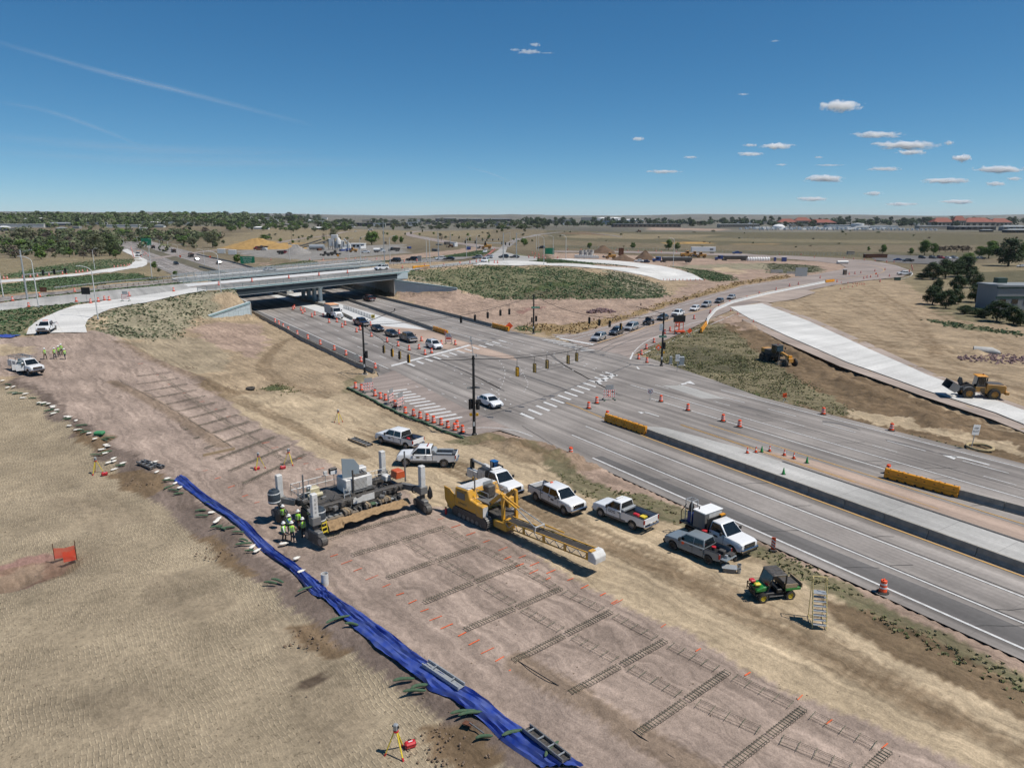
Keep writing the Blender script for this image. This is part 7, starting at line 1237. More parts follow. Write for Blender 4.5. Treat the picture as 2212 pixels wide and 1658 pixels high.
for i,(a,b)in enumerate(rowsN):
    a,b=P(*a),P(*b);m=(a+b)/2;u=(b-a).normalized();row_basket(f'left half of the {ORD[i]} dowel basket row in front of the paver',a,m-u*0.12);row_basket(f'right half of the {ORD[i]} dowel basket row in front of the paver',m+u*0.12,b);cs_.append((a,b,m,u))
row_basket('dowel basket row right under the paver burlap',P(705,1160),P(905,1108))
for i,(A_,B_)in enumerate(zip(cs_,cs_[1:])):
    for f,s_ in((0.53,'middle'),(0.97,'right')):p=A_[0]+(A_[1]-A_[0])*f;q=B_[0]+(B_[1]-B_[0])*f;tie_basket(f'{s_} tie bar basket between rows {ORD[i]} and {ORD[i+1]} before the paver',(p+q)/2,(q-p).normalized(),min(3.7,(q-p).length-1.1))
fl,fr=(P(285,838),P(525,1048)),(P(372,825),P(660,984));nR=13
for i in range(nR):
    f=i/(nR-1);a,b=fl[0]+(fl[1]-fl[0])*f,fr[0]+(fr[1]-fr[0])*f
    row_basket(f'{ORD[i]} dowel basket row behind the paver, counted from the far end',a,b,i>7)
    if i<nR-1:
        f2=(i+1)/(nR-1);a2,b2=fl[0]+(fl[1]-fl[0])*f2,fr[0]+(fr[1]-fr[0])*f2;p,q=a+(b-a)*0.7,a2+(b2-a2)*0.7;tie_basket(f'tie bar basket after the {ORD[i]} row behind the paver',(p+q)/2,(q-p).normalized(),(q-p).length-1.0,w=0.5)
mb=MB();ln=[G(*D(0,1030,478)),G(*D(0,1500,740)),G(*D(0,2015,1062))];tag(mb.path([p+Vector((0,0,0.12))for p in ln],0.03,5).build('string_line','old_wood'),'long edge string along the dug ridge of the pad','string line')
a,b=G(*D(0,1755,1135)),G(*D(0,2030,1075));tag(MB().bar(a+Vector((0,0,0.14)),b+Vector((0,0,0.14)),0.08,0.28).build('form_board','wood'),'long timber form board at the end of the dug ridge','board')
ln=[P(1118,1428),P(1230,1497),P(1380,1590),P(1500,1668)];tag(MB().path([p+Vector((0,0,0.06))for p in ln],0.03,5).build('hose_line','hose'),'thin dark line running down the left side of the near baskets','hose')
# ------------------------------------------------------------------ blue tarp on the bank
up=smooth_line(GG((392,1028),(480,1095),(560,1158),(640,1222),(690,1262),(722,1288),(800,1340),(900,1415),(1000,1482),(1110,1562),(1260,1660)),14);lo_=smooth_line(GG((372,1042),(440,1090),(520,1150),(600,1218),(675,1290),(700,1300),(760,1365),(850,1440),(920,1490),(1010,1548),(1150,1662)),14)
n=min(len(up),len(lo_));nv=14;vs=[]
for i in range(n):
    for j in range(nv+1):
        f=j/nv;p=up[i].lerp(lo_[i],f*0.84*(1+0.16*mnoise.noise((i*0.12,0,5)))+0.10*mnoise.noise((i*0.18,4,1))*(1-f));k=0.065*math.sin(j*2.1+i*0.23)+0.05*math.sin(j*3.7-i*0.31)+0.06*mnoise.noise((i*0.6,j*1.3,9))+0.05*mnoise.noise((i*0.25,j*0.9,0))+0.06*mnoise.noise((i*0.06,j*0.5,7));p=p+Vector((random.uniform(-.015,.015),0.10*mnoise.noise((i*0.3,j,3)),0));vs.append((p.x,p.y,hz(p.x,p.y)+0.22*(1-abs(f-0.45))+0.04+k))
pm('tarp_blue',(0.018,0.048,0.29),0.42,var=0.24,scale=1.6,dirt=(0.10,0.13,0.30))
tag(MB().add(vs,[(i*(nv+1)+j,(i+1)*(nv+1)+j,(i+1)*(nv+1)+j+1,i*(nv+1)+j+1)for i in range(n-1)for j in range(nv)]).build('tarp','tarp_blue',smooth=True),'long folded blue tarp laid down the edge of the pad','tarp')
c=G(12,727);vs=[(c.x+(i-6)*0.32,c.y+(j-4)*0.35,c.z+0.1+0.5*max(0,mnoise.noise((i*0.5,j*0.5,1))+0.45)*(1-((i-6)/6)**2)*(1-((j-4)/4)**2))for i in range(13)for j in range(9)];tag(MB().add(vs,[(i*9+j,(i+1)*9+j,(i+1)*9+j+1,i*9+j+1)for i in range(12)for j in range(8)]).build('tarp','tarp_blue',smooth=True),'crumpled blue tarp heap at the left edge below the ramp','tarp')
# ------------------------------------------------------------------ sandbags down the bank
def bag_mesh(kind):
    L_,W_b,H_b=(0.62,0.34,0.17)if kind=='w' else(1.15,0.19,0.17);vs,fs=[],[];n,m_=9,8
    for i in range(n+1):
        f=i/n;e=(1-abs(2*f-1)**7)*0.7+0.3;x=(f-0.5)*L_;bend=0.07*math.sin(f*4.5)*(1 if kind=='g' else 0)
        vs+=[(x,bend+W_b/2*e*math.cos(2*math.pi*k/m_)*(1+0.15*mnoise.noise((i,k,2))),max(0.0,H_b/2+H_b/2*e*math.sin(2*math.pi*k/m_)))for k in range(m_)]
    fs=[(i*m_+k,i*m_+(k+1)%m_,(i+1)*m_+(k+1)%m_,(i+1)*m_+k)for i in range(n)for k in range(m_)]+[tuple(range(m_)),tuple(range(n*m_,n*m_+m_))];mb=MB().add(vs,fs)
    if kind=='w':mb.box((L_/2+0.05,0,0.09),(0.12,0.12,0.03),rz=0.3)
    return mb.mesh('sandbag',smooth=True)
BG={k:bag_mesh(k)for k in 'wg'}
white=[D(0,*q)for q in((22,490),(65,550),(115,543),(130,598),(218,604),(197,640),(335,682),(375,683),(418,690),(455,710),(458,722),(490,745),(462,775),(575,800),(598,805),(657,838),(597,880),(667,915),(770,945),(818,993),(913,1045),(930,1058),(877,1086),(908,1118),(980,1165),(940,1200),(985,1188),(1060,1205),(985,1258),(1333,1195),(1355,1280),(1445,1338),(1520,1375),(1552,1415))]+[B(0,*q)for q in((1825,552),(1888,608),(1868,632),(2180,860))]+[(555,1195),(640,1212),(650,1240),(612,1180)]
green=[D(0,*q)for q in((75,522),(105,592),(155,600),(282,640),(345,690),(390,695),(425,748),(470,765),(580,822),(705,878),(700,920),(735,935),(905,1005),(945,985),(830,1130),(920,1108),(1040,1225),(1460,1355),(1460,1410),(1545,1470),(1500,1440))]+[B(0,*q)for q in((1735,535),(1745,580),(1870,675),(1910,690),(1975,685),(2060,730),(2110,800),(2110,835),(2175,895),(1810,468))]+[(600,1260),(660,1278),(585,1265),(740,1340),(760,1355),(725,1345),(872,1475),(905,1490),(895,1500),(1000,1545),(1015,1548),(1110,1590),(1045,1600),(1190,1625)]
for kd,pts,nm in(('w',white,'white sandbag'),('g',green,'green sausage-shaped sandbag')):
    pts=sorted(pts,key=lambda p:p[1])
    for i,q in enumerate(pts):p=G(*q);o=ob('sandbag',BG[kd],'sandbag_white' if kd=='w' else 'dark_green_bag',None,p+Vector((0,0,0.10 if q[0]<500 else 0.2)),R(random.uniform(-25,60)if kd=='g' else random.uniform(0,90)));o.scale=(random.uniform(.8,1.25),random.uniform(.85,1.15),random.uniform(.8,1.2));tag(o,f'{ORD[i]} {nm} from the top along the pad edge','sandbag',nm+'s along the bank')
tag(MB().box((0,0,0.2),(1.1,0.8,0.35)).build('green_crate',pm('bag_green',(0.05,0.24,0.10),0.7),None,G(215,938),bevel=0.1),'bright green bag heap at the pad edge','bag')
tag(MB().lathe([(0.27,0),(0.27,0.9),(0.24,0.9),(0.22,0.3),(0.0,0.3)],18).build('barrel','machine_white',None,G(702,1262),smooth=True),'white open-topped barrel at the edge of the blue tarp','barrel')
# steel forms, pallets and rails lying about
def channel(label,a,b,w,mat='steel',rungs=4,lift=0.12):
    a,b=G(*a),G(*b);t=thing('steel_form',label,'steel form',a+Vector((0,0,lift)));d=b-a;n_=Vector((-d.y,d.x,0)).normalized()
    for s_ in(0,1):MB().bar(n_*w*s_+Vector((0,0,0.1)),d+n_*w*s_+Vector((0,0,0.1)),0.07,0.22).build('rail',mat,t)
    MB().bar(n_*w/2+Vector((0,0,0.02)),d+n_*w/2+Vector((0,0,0.02)),w,0.03).build('web','machine_dark' if mat!='galv' else mat,t)
    for k in range(rungs):MB().bar(d*(k+0.5)/rungs+Vector((0,0,0.16)),d*(k+0.5)/rungs+n_*w+Vector((0,0,0.16)),0.06).build('cross_piece','galv',t)
channel('grey steel form lying left of the pad edge, the shorter one',D(0,1180,1200),D(0,1305,1255),0.55);channel('grey steel form lying across the other at the pad edge',D(0,1220,1190),D(0,1400,1245),0.35);channel('pair of pale steel rails on the blue tarp',(912,1447),(990,1500),0.5,'galv',2,0.3);channel('dark steel trough on the lower end of the blue tarp',(1128,1588),(1215,1658),0.5,'steel',4,0.3);channel('small timber pallet frame with green slats on the haul road',D(1,795,990),D(1,955,1055),0.9,'wood',6,0.02)
t=thing('hand_tools','rusty hand tools lying on the tarp near its lower end','tools',G(1010,1570,0.25));MB().box((0,0,0),(0.5,0.3,0.06),rz=-0.5).build('plate','rust',t);MB().bar((0.1,0,0.05),(0.9,-0.8,0.05),0.06).build('handle','steel',t)
# ------------------------------------------------------------------ tripods with instruments and their cases
def tripod(label,q,case_q,top=1.75):
    b=G(*q);t=thing('survey_tripod',label,'tripod',b,random.uniform(0,2))
    for k in range(3):a=2*math.pi*k/3;MB().bar((0.62*math.cos(a),0.62*math.sin(a),0),(0.08*math.cos(a),0.08*math.sin(a),1.38),0.07,0.05).build('leg','yellow_plain',t);MB().bar((0.62*math.cos(a),0.62*math.sin(a),0.0),(0.55*math.cos(a),0.55*math.sin(a),0.16),0.085).build('foot','red_case',t)
    MB().lathe([(0.14,1.36),(0.14,1.43),(0.0,1.44)],12).build('tripod_head','red_case',t);MB().box((0,0,1.62),(0.22,0.24,0.36)).build('instrument','galv',t,bevel=0.04);MB().tube((0,-0.18,1.65),(0,0.18,1.65),0.06,10).build('telescope','black',t)
    if case_q:c=thing('instrument_case',label.replace('yellow survey tripod','red instrument case belonging to the tripod').replace('tripod standing','tripod'),'case',G(*case_q),R(25));MB().box((0,0,0.17),(0.58,0.36,0.33)).build('case_body','red_case',c,bevel=0.07);MB().box((0,0,0.2),(0.585,0.365,0.02)).build('case_seam','black',c);MB().box((0,0.1,0.36),(0.2,0.03,0.04)).build('handle','black',c);MB().box((0.02,0,0.345),(0.22,0.07,0.006)).build('case_label','sheet_white',c)
tripod('yellow survey tripod nearest the camera at the bottom of the fill',(857,1628),(886,1612));tripod('yellow survey tripod on the fill left of the pad',(210,1022),(226,1026));tripod('yellow survey tripod behind the paver, left one',(560,1012),(555,1014));tripod('yellow survey tripod behind the paver, right one',(625,1003),(611,1012));tripod('lone survey tripod on the tan dirt before the drum row',D(1,715,845),None)
# mesh fence pen, tyre, buckets, rocks, culvert
t=thing('mesh_pen','orange plastic mesh fence standing on the tracked fill at left','fence',G(147,1203));fo=bpy.data.materials.new('orange_mesh');fo.use_nodes=True;bb=fo.node_tree.nodes['Principled BSDF'];bb.inputs['Base Color'].default_value=(0.75,0.07,0.03,1);bb.inputs['Alpha'].default_value=0.72;MATS['orange_mesh']=fo
crn=[(-0.9,-0.3),(0.5,0.3),(0.95,-0.4),(0.2,-0.9)]
for a,b in zip(crn,crn[1:]):MB().add([(a[0],a[1],0.02),((a[0]+b[0])/2,(a[1]+b[1])/2,0.0),(b[0],b[1],0.02),(b[0],b[1],0.92),((a[0]+b[0])/2,(a[1]+b[1])/2,0.82),(a[0],a[1],0.95)],[(0,1,4,5),(1,2,3,4)]).build('mesh_panel','orange_mesh',t)
for a in crn[:3]:MB().bar((a[0],a[1],-0.1),(a[0],a[1],1.35),0.04).build('stake','rust',t)
def torus(R_,r_,n=20,m_=8):vs=[((R_+r_*math.cos(2*math.pi*j/m_))*math.cos(2*math.pi*i/n),(R_+r_*math.cos(2*math.pi*j/m_))*math.sin(2*math.pi*i/n),r_+r_*math.sin(2*math.pi*j/m_))for i in range(n)for j in range(m_)];return MB().add(vs,[(i*m_+j,((i+1)%n)*m_+j,((i+1)%n)*m_+(j+1)%m_,i*m_+(j+1)%m_)for i in range(n)for j in range(m_)])
tag(torus(0.5,0.2).build('old_tyre','tyre',None,G(541,841),smooth=True),'black tyre lying on the dirt left of the weeds','tyre')
for i,q in enumerate(((1245,1290),(1335,1325),(1495,1430),(1455,1455),(1490,1520))):
    p=G(*M2(*(q if q[1]>1400 or i<2 else q)));t=thing('bucket',['bucket on the grey tub, left one','bucket on the grey tub, right one','rear grey bucket on the ground behind the compact pickup','bucket half behind the others','front grey bucket on the ground behind the compact pickup'][i],'bucket',p+Vector((0,0,0.36 if i<2 else 0.0)),0,'buckets behind the grey pickup')
    if i==3:t.location=G(*M2(1400,1375))+Vector((0,0,0.36));t['label']='small dark pot standing on the grey tub'
    MB().lathe([(0.12,0),(0.15,0.36),(0.16,0.36),(0.145,0.34),(0.115,0.05),(0.0,0.05)],14).build('pail','galv' if i!=3 else 'machine_dark',t);MB().path([(0.15*math.cos(a),0.0,0.34+0.1*math.sin(a))for a in np.linspace(0,3.14,7)],0.008,4).build('bail','steel',t)
t=thing('mixing_tub','grey plastic mixing tub with buckets on it','tub',G(*M2(1300,1480)),R(-15));MB().prism([(-0.5,0.34),(-0.42,0),(0.42,0),(0.5,0.34)],-0.32,0.32).build('tub_body','machine_grey',t);MB().box((0,0,0.345),(1.1,0.75,0.03)).build('tub_board','galv',t)
def rocks(name,label,q,n,rad,size,mat,h=0.5):
    c=G(*q);t=thing(name,label,'rock pile',c);me_=[]
    for k in range(5):
        bm=bmesh.new();bmesh.ops.create_icosphere(bm,subdivisions=1,radius=1.0)
        for v in bm.verts:v.co*=0.75+0.5*random.random()
        m2=bpy.data.meshes.new('rock');bm.to_mesh(m2);bm.free();me_.append(m2);m2.materials.append(M_(mat))
    for k in range(n):
        a=random.uniform(0,6.28);r_=math.sqrt(random.random());o=ob('rock',random.choice(me_),None,t,(r_*rad[0]*math.cos(a),r_*rad[1]*math.sin(a),h*(1-r_)+random.uniform(0,.1)));s_=random.uniform(*size);o.scale=(s_,s_*random.uniform(.7,1),s_*random.uniform(.6,.9));o.rotation_euler=(random.random()*3,random.random()*3,random.random()*3)
pm('pink_rock',(0.26,0.17,0.165),0.9,var=0.3,scale=1.5);pm('brown_rock',(0.24,0.17,0.115),0.9,var=0.25,scale=2)
rocks('rock_pile','pile of pinkish rocks beside the side road queue',(1299,675),130,(4.2,2.4),(0.25,0.5),'pink_rock',1.2);rocks('rock_bed','bed of pinkish riprap rocks at the culvert mouth',(2168,776),260,(8,5),(0.2,0.42),'pink_rock',0.1);rocks('clod_heap','scatter of brown clods at the foot of the pad near the red case',(975,1610),80,(2.4,1.7),(0.03,0.11),'brown_rock',0.03)
for q in((320,1040),(480,1190),(680,1380),(400,795),(480,838)):rocks('clod_heap',{320:'brown clods on the bank above the tarp head',480:'brown clods on the bank below the paver',680:'brown clods left of the white barrel',400:'pale stones on the berm edge of the pad, far group'}.get(q[0],'')if q[1]!=838 else 'pale stones on the berm edge of the pad, near group',q,45,(2.2,1.6),(0.03,0.12),'brown_rock',0.03)
t=thing('culvert','grey concrete culvert pipe end in the dirt at the right','culvert',G(2135,764),R(-28));n=20;vs=[]
for x,m1 in((-2.6,1.0),(0.4,1.0),(1.7,1.5)):
    for r_ in(0.95,0.78):vs+=[(x,m1*r_*math.cos(2*math.pi*i/n),0.35+r_*math.sin(2*math.pi*i/n)*(1.0 if m1==1.0 else 0.35))for i in range(n)]
fs=[]
for k in range(2):
    for i in range(n):j=(i+1)%n;fs+=[(k*2*n+i,k*2*n+j,(k+1)*2*n+j,(k+1)*2*n+i),(k*2*n+n+i,k*2*n+n+j,(k+1)*2*n+n+j,(k+1)*2*n+n+i)]
fs+=[(4*n+i,4*n+(i+1)%n,5*n+(i+1)%n,5*n+i)for i in range(n)];MB().add(vs,fs).build('pipe','concrete',t,smooth=True)
tag(torus(1.3,0.16).build('wattle_ring',pm('straw_tube',(0.42,0.33,0.18),0.9),None,G(*D(3,1830,1065)),smooth=True),'ring of pale straw wattle at the leaning sign','wattle')
# ------------------------------------------------------------------ people in vests and hard hats
def person_mesh(pose):
    J=dict(pel=(0,0,0.95),spi=(0,0,1.15),che=(0.02,0,1.36),nek=(0.02,0,1.50),hed=(0.05,0,1.62),top=(0.05,0,1.73));Rr=dict(pel=0.145,spi=0.14,che=0.155,nek=0.058,hed=0.095,top=0.085);Ed=[('pel','spi'),('spi','che'),('che','nek'),('nek','hed'),('hed','top')]
    st=pose.get('step',0.08)
    for s_,sg in(('L',1),('R',-1)):
        e,h=pose.get('arm'+s_,((0.02,0.30*sg,1.16),(0.10,0.30*sg,0.92)));J.update({'sh'+s_:(0.0,0.19*sg,1.42),'el'+s_:e,'wr'+s_:h,'hip'+s_:(0,0.10*sg,0.90),'kn'+s_:(0.04+st*sg,0.11*sg,0.50),'an'+s_:(st*sg*1.1-0.02,0.12*sg,0.09),'toe'+s_:(st*sg*1.1+0.17,0.13*sg,0.05)})
        Rr.update({'sh'+s_:0.075,'el'+s_:0.052,'wr'+s_:0.034,'hip'+s_:0.10,'kn'+s_:0.068,'an'+s_:0.052,'toe'+s_:0.042});Ed+=[('che','sh'+s_),('sh'+s_,'el'+s_),('el'+s_,'wr'+s_),('pel','hip'+s_),('hip'+s_,'kn'+s_),('kn'+s_,'an'+s_),('an'+s_,'toe'+s_)]
        d=(Vector(h)-Vector(e)).normalized();sd_=d.cross(Vector((0,0,1))).normalized()if abs(d.z)<0.9 else Vector((0,1,0));pl_=Vector(h)+d*0.08;J['pa'+s_]=tuple(pl_);Rr['pa'+s_]=0.034;Ed.append(('wr'+s_,'pa'+s_))
        for f_ in range(4):q='f%d'%f_+s_;J[q]=tuple(pl_+d*(0.085-0.012*abs(f_-1))+sd_*(f_-1.5)*0.022+Vector((0.012,0,0)));Rr[q]=0.009;Ed.append(('pa'+s_,q))
        q='th'+s_;J[q]=tuple(Vector(h)+d*0.075+sd_*0.065*sg);Rr[q]=0.010;Ed.append(('wr'+s_,q))
    ks=list(J);me=bpy.data.meshes.new('body');me.from_pydata([J[k]for k in ks],[(ks.index(a),ks.index(b))for a,b in Ed],[]);o=bpy.data.objects.new('tmp',me);COL.objects.link(o);md=o.modifiers.new('s','SKIN');sk=me.skin_vertices[0].data
    for i,k in enumerate(ks):sk[i].radius=(Rr[k],Rr[k]*(1.25 if k in('pel','spi','che')else 1));sk[i].use_root=(k=='pel')
    o.modifiers.new('u','SUBSURF').levels=1;dg=bpy.context.evaluated_depsgraph_get();r_=bpy.data.meshes.new_from_object(o.evaluated_get(dg));bpy.data.objects.remove(o)
    r_.polygons.foreach_set('use_smooth',[True]*len(r_.polygons));return r_
POSES=[dict(),dict(armL=((0.12,0.30,1.18),(0.34,0.16,1.20)),step=0.12),dict(armL=((0.16,0.27,1.20),(0.38,0.14,1.22)),armR=((0.15,-0.27,1.18),(0.36,-0.12,1.15)),step=0.05),dict(armR=((-0.05,-0.32,1.18),(0.10,-0.30,1.02)),step=-0.14)]
PM_=[person_mesh(p)for p in POSES]
vest=MB();vp=[]
for z,rx,ry in((0.98,0.175,0.215),(1.12,0.175,0.21),(1.30,0.195,0.235),(1.42,0.175,0.225),(1.49,0.10,0.14)):vp.append([(0.01+rx*math.cos(2*math.pi*i/14),ry*math.sin(2*math.pi*i/14),z)for i in range(14)])
vest.add([p for r_ in vp for p in r_],[(k*14+i,k*14+(i+1)%14,(k+1)*14+(i+1)%14,(k+1)*14+i)for k in range(4)for i in range(14)]);VM=vest.mesh('vest',smooth=True)
tape=MB()
for z in(1.06,1.22):tape.add([(0.01+rx*math.cos(2*math.pi*i/14),ry*math.sin(2*math.pi*i/14),zz)for zz,rx,ry in((z,0.187,0.226),(z+0.05,0.192,0.231))for i in range(14)],[(i,(i+1)%14,14+(i+1)%14,14+i)for i in range(14)])
for y in(-0.12,0.12):tape.bar((0.20,y,1.0),(0.19,y,1.46),0.045,0.012).bar((-0.185,y,1.0),(-0.17,y,1.46),0.045,0.012)
TM=tape.mesh('reflective_tape');HM=MB().lathe([(0.17,1.70),(0.175,1.715),(0.125,1.73),(0.12,1.80),(0.08,1.86),(0.0,1.88)],16,(0.05,0,0)).mesh('hard_hat',smooth=True);FM=MB().box((0.148,0,1.635),(0.03,0.03,0.045)).box((0.14,0.035,1.665),(0.012,0.025,0.012)).box((0.14,-0.035,1.665),(0.012,0.025,0.012)).box((0.138,0,1.585),(0.012,0.05,0.012)).box((0.05,0.1,1.64),(0.03,0.02,0.06)).box((0.05,-0.1,1.64),(0.03,0.02,0.06)).mesh('face')
def person(label,q,deg,pose=0,legs='denim',sleeve='skin',lift=0.0,hat='hat_white'):
    t=thing('person',label,'person',G(*q)+Vector((0,0,lift+0.01)),R(deg));me=PM_[pose].copy();o=ob('body',me,None,t)
    for m_ in('skin',legs,'boot',sleeve):me.materials.append(M_(m_))
    for p in me.polygons:
        c_=p.center;arm=abs(c_.y)>0.2 or(abs(c_.x)>0.2 and c_.z>0.9);p.material_index=2 if c_.z<0.13 else 1 if c_.z<0.97 and not arm else 0 if(c_.z>1.49 or(arm and(abs(c_.y)>0.26 and c_.z<1.0 or c_.x>0.28)))else 3
    ob('vest',VM,'hi_vis',t);ob('reflective_tape',TM,'silver_tape',t);ob('hard_hat',HM,hat,t);ob('face',FM,'skin',t);return t
def PX(x,y):return(582.95+x/7.312,971.6+y/7.312)
person('worker in yellow vest and jeans, right of the front pair by the paver',PX(360,1450),100,1,'denim');person('worker in yellow vest and white sleeves, left of the front pair by the paver',PX(225,1455),20,1,'dark_cloth','hat_white');person('worker behind the front pair beside the paver',PX(310,1330),-10,2,'denim','bright_blue');person('worker in shadow beside the paver leg, facing right',PX(540,1385),150,2,'dark_cloth','grey_paint',0,'galv');person('worker in brown trousers standing under the paver platform',PX(455,1260),60,0,'brown_cloth','hi_vis',0,'galv');person('worker at the rear track of the paver',PX(215,1180),70,3,'dark_cloth','dark_cloth',0,'galv')
for i,(x,y,d,ps,l)in enumerate(((392,297,0,1,'worker standing apart at the left of the group on the pad'),(476,293,-20,0,'worker second from left in the group on the pad'),(513,275,-60,2,'worker third from left in the group on the pad'),(537,258,-70,0,'worker farthest back in the group on the pad'),(566,300,160,3,'worker at the right of the group on the pad'))):person(l,D(0,x,y),d,ps,('dark_cloth','denim','dark_cloth','dark_cloth','denim')[i])
person('worker at the open door of the utility truck',D(0,205,430),60,1,'dark_cloth');person('flagger in yellow vest beside the white car beyond the bridge',T3(1537,150),-90,0,'denim')
# ------------------------------------------------------------------ grass and planting tufts (uncountable: one object per kind)
def leafmat(name,c1,c2,tr=0.25):
    m=bpy.data.materials.new(name);m.use_nodes=True;nt=m.node_tree;b=nt.nodes['Principled BSDF'];b.inputs['Roughness'].default_value=0.8;b.inputs['Specular IOR Level'].default_value=0.15
    tc=nd(nt,'ShaderNodeTexCoord');n=nd(nt,'ShaderNodeTexNoise');n.inputs['Scale'].default_value=0.6;n.inputs['Detail'].default_value=3;nt.links.new(tc.outputs['Object'],n.inputs[0]);oi=nd(nt,'ShaderNodeObjectInfo');ad=nd(nt,'ShaderNodeMath',operation='MULTIPLY_ADD');nt.links.new(oi.outputs['Random'],ad.inputs[0]);ad.inputs[1].default_value=0.5;mr=nd(nt,'ShaderNodeMapRange');mr.inputs[1].default_value=0.35;mr.inputs[2].default_value=0.65;mr.inputs[4].default_value=0.6;nt.links.new(n.outputs[0],mr.inputs[0]);nt.links.new(mr.outputs[0],ad.inputs[2])
    mx=nd(nt,'ShaderNodeMix',data_type='RGBA');mx.inputs['A'].default_value=(*c1,1);mx.inputs['B'].default_value=(*c2,1);nt.links.new(ad.outputs[0],mx.inputs['Factor']);nt.links.new(mx.outputs['Result'],b.inputs['Base Color']);MATS[name]=m;return m
leafmat('planting_green',(0.072,0.128,0.062),(0.13,0.18,0.092));leafmat('dry_grass',(0.27,0.235,0.135),(0.15,0.165,0.075));leafmat('straw_grass',(0.38,0.27,0.145),(0.28,0.21,0.12));leafmat('mat_grass',(0.095,0.13,0.075),(0.16,0.175,0.105))
def tufts(name,label,keys,dens,h,w,mat,dmax=330):
    pts=[]
    for key,poly in PAINT:
        if key not in keys:continue
        a=np.array(poly);x0,y0=a.min(0);x1,y1=a.max(0)
        if y0>dmax:continue
        n=int(min(16000,(x1-x0)*(y1-y0)*dens));q=RNG.rand(n,2)*[x1-x0,y1-y0]+[x0,y0];m_=inside(poly,q[:,0],q[:,1])&(fbm(q[:,0]/2.2,q[:,1]/2.2,2)>-0.16);q=q[m_]+RNG.normal(size=(m_.sum(),2))*min(1.5,y0*0.006)
        for pv_ in PAVED:q=q[~inside(pv_,q[:,0],q[:,1])]
        pts.append(q)
    q=np.concatenate(pts);n=len(q);z=hb(q[:,0],q[:,1]);V=[];ang=RNG.rand(n)*3.14
    for k in range(3):
        a=ang+k*1.05;s=(0.6+0.8*RNG.rand(n))*w/2;hh=h*(0.5+0.9*RNG.rand(n));dx,dy=np.cos(a)*s,np.sin(a)*s;lx,ly=(RNG.rand(n)-.5)*h*2.6,(RNG.rand(n)-.5)*h*2.6
        V.append(np.stack([np.stack([q[:,0]-dx*.5,q[:,1]-dy*.5,z-0.03],-1),np.stack([q[:,0]+dx*.5,q[:,1]+dy*.5,z-0.03],-1),np.stack([q[:,0]+dx+lx,q[:,1]+dy+ly,z+hh],-1),np.stack([q[:,0]-dx+lx,q[:,1]-dy+ly,z+hh*0.8],-1)],1))
    V=np.concatenate(V).reshape(-1,3);me=bpy.data.meshes.new(name);nf=len(V)//4;me.vertices.add(len(V));me.vertices.foreach_set('co',V.astype('f').ravel());me.loops.add(len(V));me.loops.foreach_set('vertex_index',np.arange(len(V),dtype='i'));me.polygons.add(nf);me.polygons.foreach_set('loop_start',np.arange(0,len(V),4,dtype='i'));me.update(calc_edges=True)
    o=ob(name,me,mat);o['kind']='stuff';o['label']=label;return o
tufts('planting','dark green seeded cover on the right mound and grass strips',('green',),2.4,0.20,0.50,'planting_green');tufts('mat_planting','green plugs growing through pale erosion matting on the mounds',('matting',),2.6,0.17,0.45,'mat_grass');tufts('verge_grass','short dry and green grass along the road verges',('verge','weed','olive'),7.0,0.10,0.20,'dry_grass',150);tufts('straw_grass','tall straw coloured grass along the side road',('straw',),4.0,0.40,0.35,'straw_grass',300)
# ------------------------------------------------------------------ trees
def nth(i):return ORD[i]if i<len(ORD)else f'{i+1}th'
def crown_mesh(seed,n,shape,lumps,leaf):
    """unit crown (width 1, height 1 standing on z=0) of many small leaf clumps gathered round limbs"""
    r=np.random.RandomState(seed);C_=[]
    for k in range(lumps):
        a=r.rand()*6.28;zz=r.rand()
        if shape=='cone':rr=0.42*(1-zz*0.85)*r.rand()**0.5;c=(rr*math.cos(a),rr*math.sin(a),0.08+zz*0.82,0.16*(1.15-zz*0.7))
        elif shape=='pine':rr=0.33*math.sin(math.pi*(0.18+0.75*zz))*(0.5+0.5*r.rand());c=(rr*math.cos(a),rr*math.sin(a),0.18+zz*0.70,0.17)
        else:rr=0.30*math.sin(math.pi*(0.15+0.8*zz))**0.6*(0.4+0.6*r.rand());c=(rr*math.cos(a),rr*math.sin(a),0.25+zz*0.60,0.19)
        C_.append(c)
    C_=np.array(C_);i=r.randint(0,lumps,n);d=r.normal(size=(n,3));d/=np.linalg.norm(d,axis=1)[:,None];p=C_[i,:3]+d*(C_[i,3]*(0.45+0.6*r.rand(n)))[:,None]*[1,1,0.8]
    p[:,2]=np.maximum(p[:,2],0.03);t1=np.cross(d+r.normal(size=(n,3))*0.6,r.normal(size=(n,3)));t1/=np.linalg.norm(t1,axis=1)[:,None];t2=np.cross(d,t1);s=leaf*(0.6+0.9*r.rand(n))[:,None]
    V=np.stack([p-t1*s,p-t2*s*0.7,p+t1*s,p+t2*s*0.7],1).reshape(-1,3);return V,[tuple(range(4*k,4*k+4))for k in range(n)]
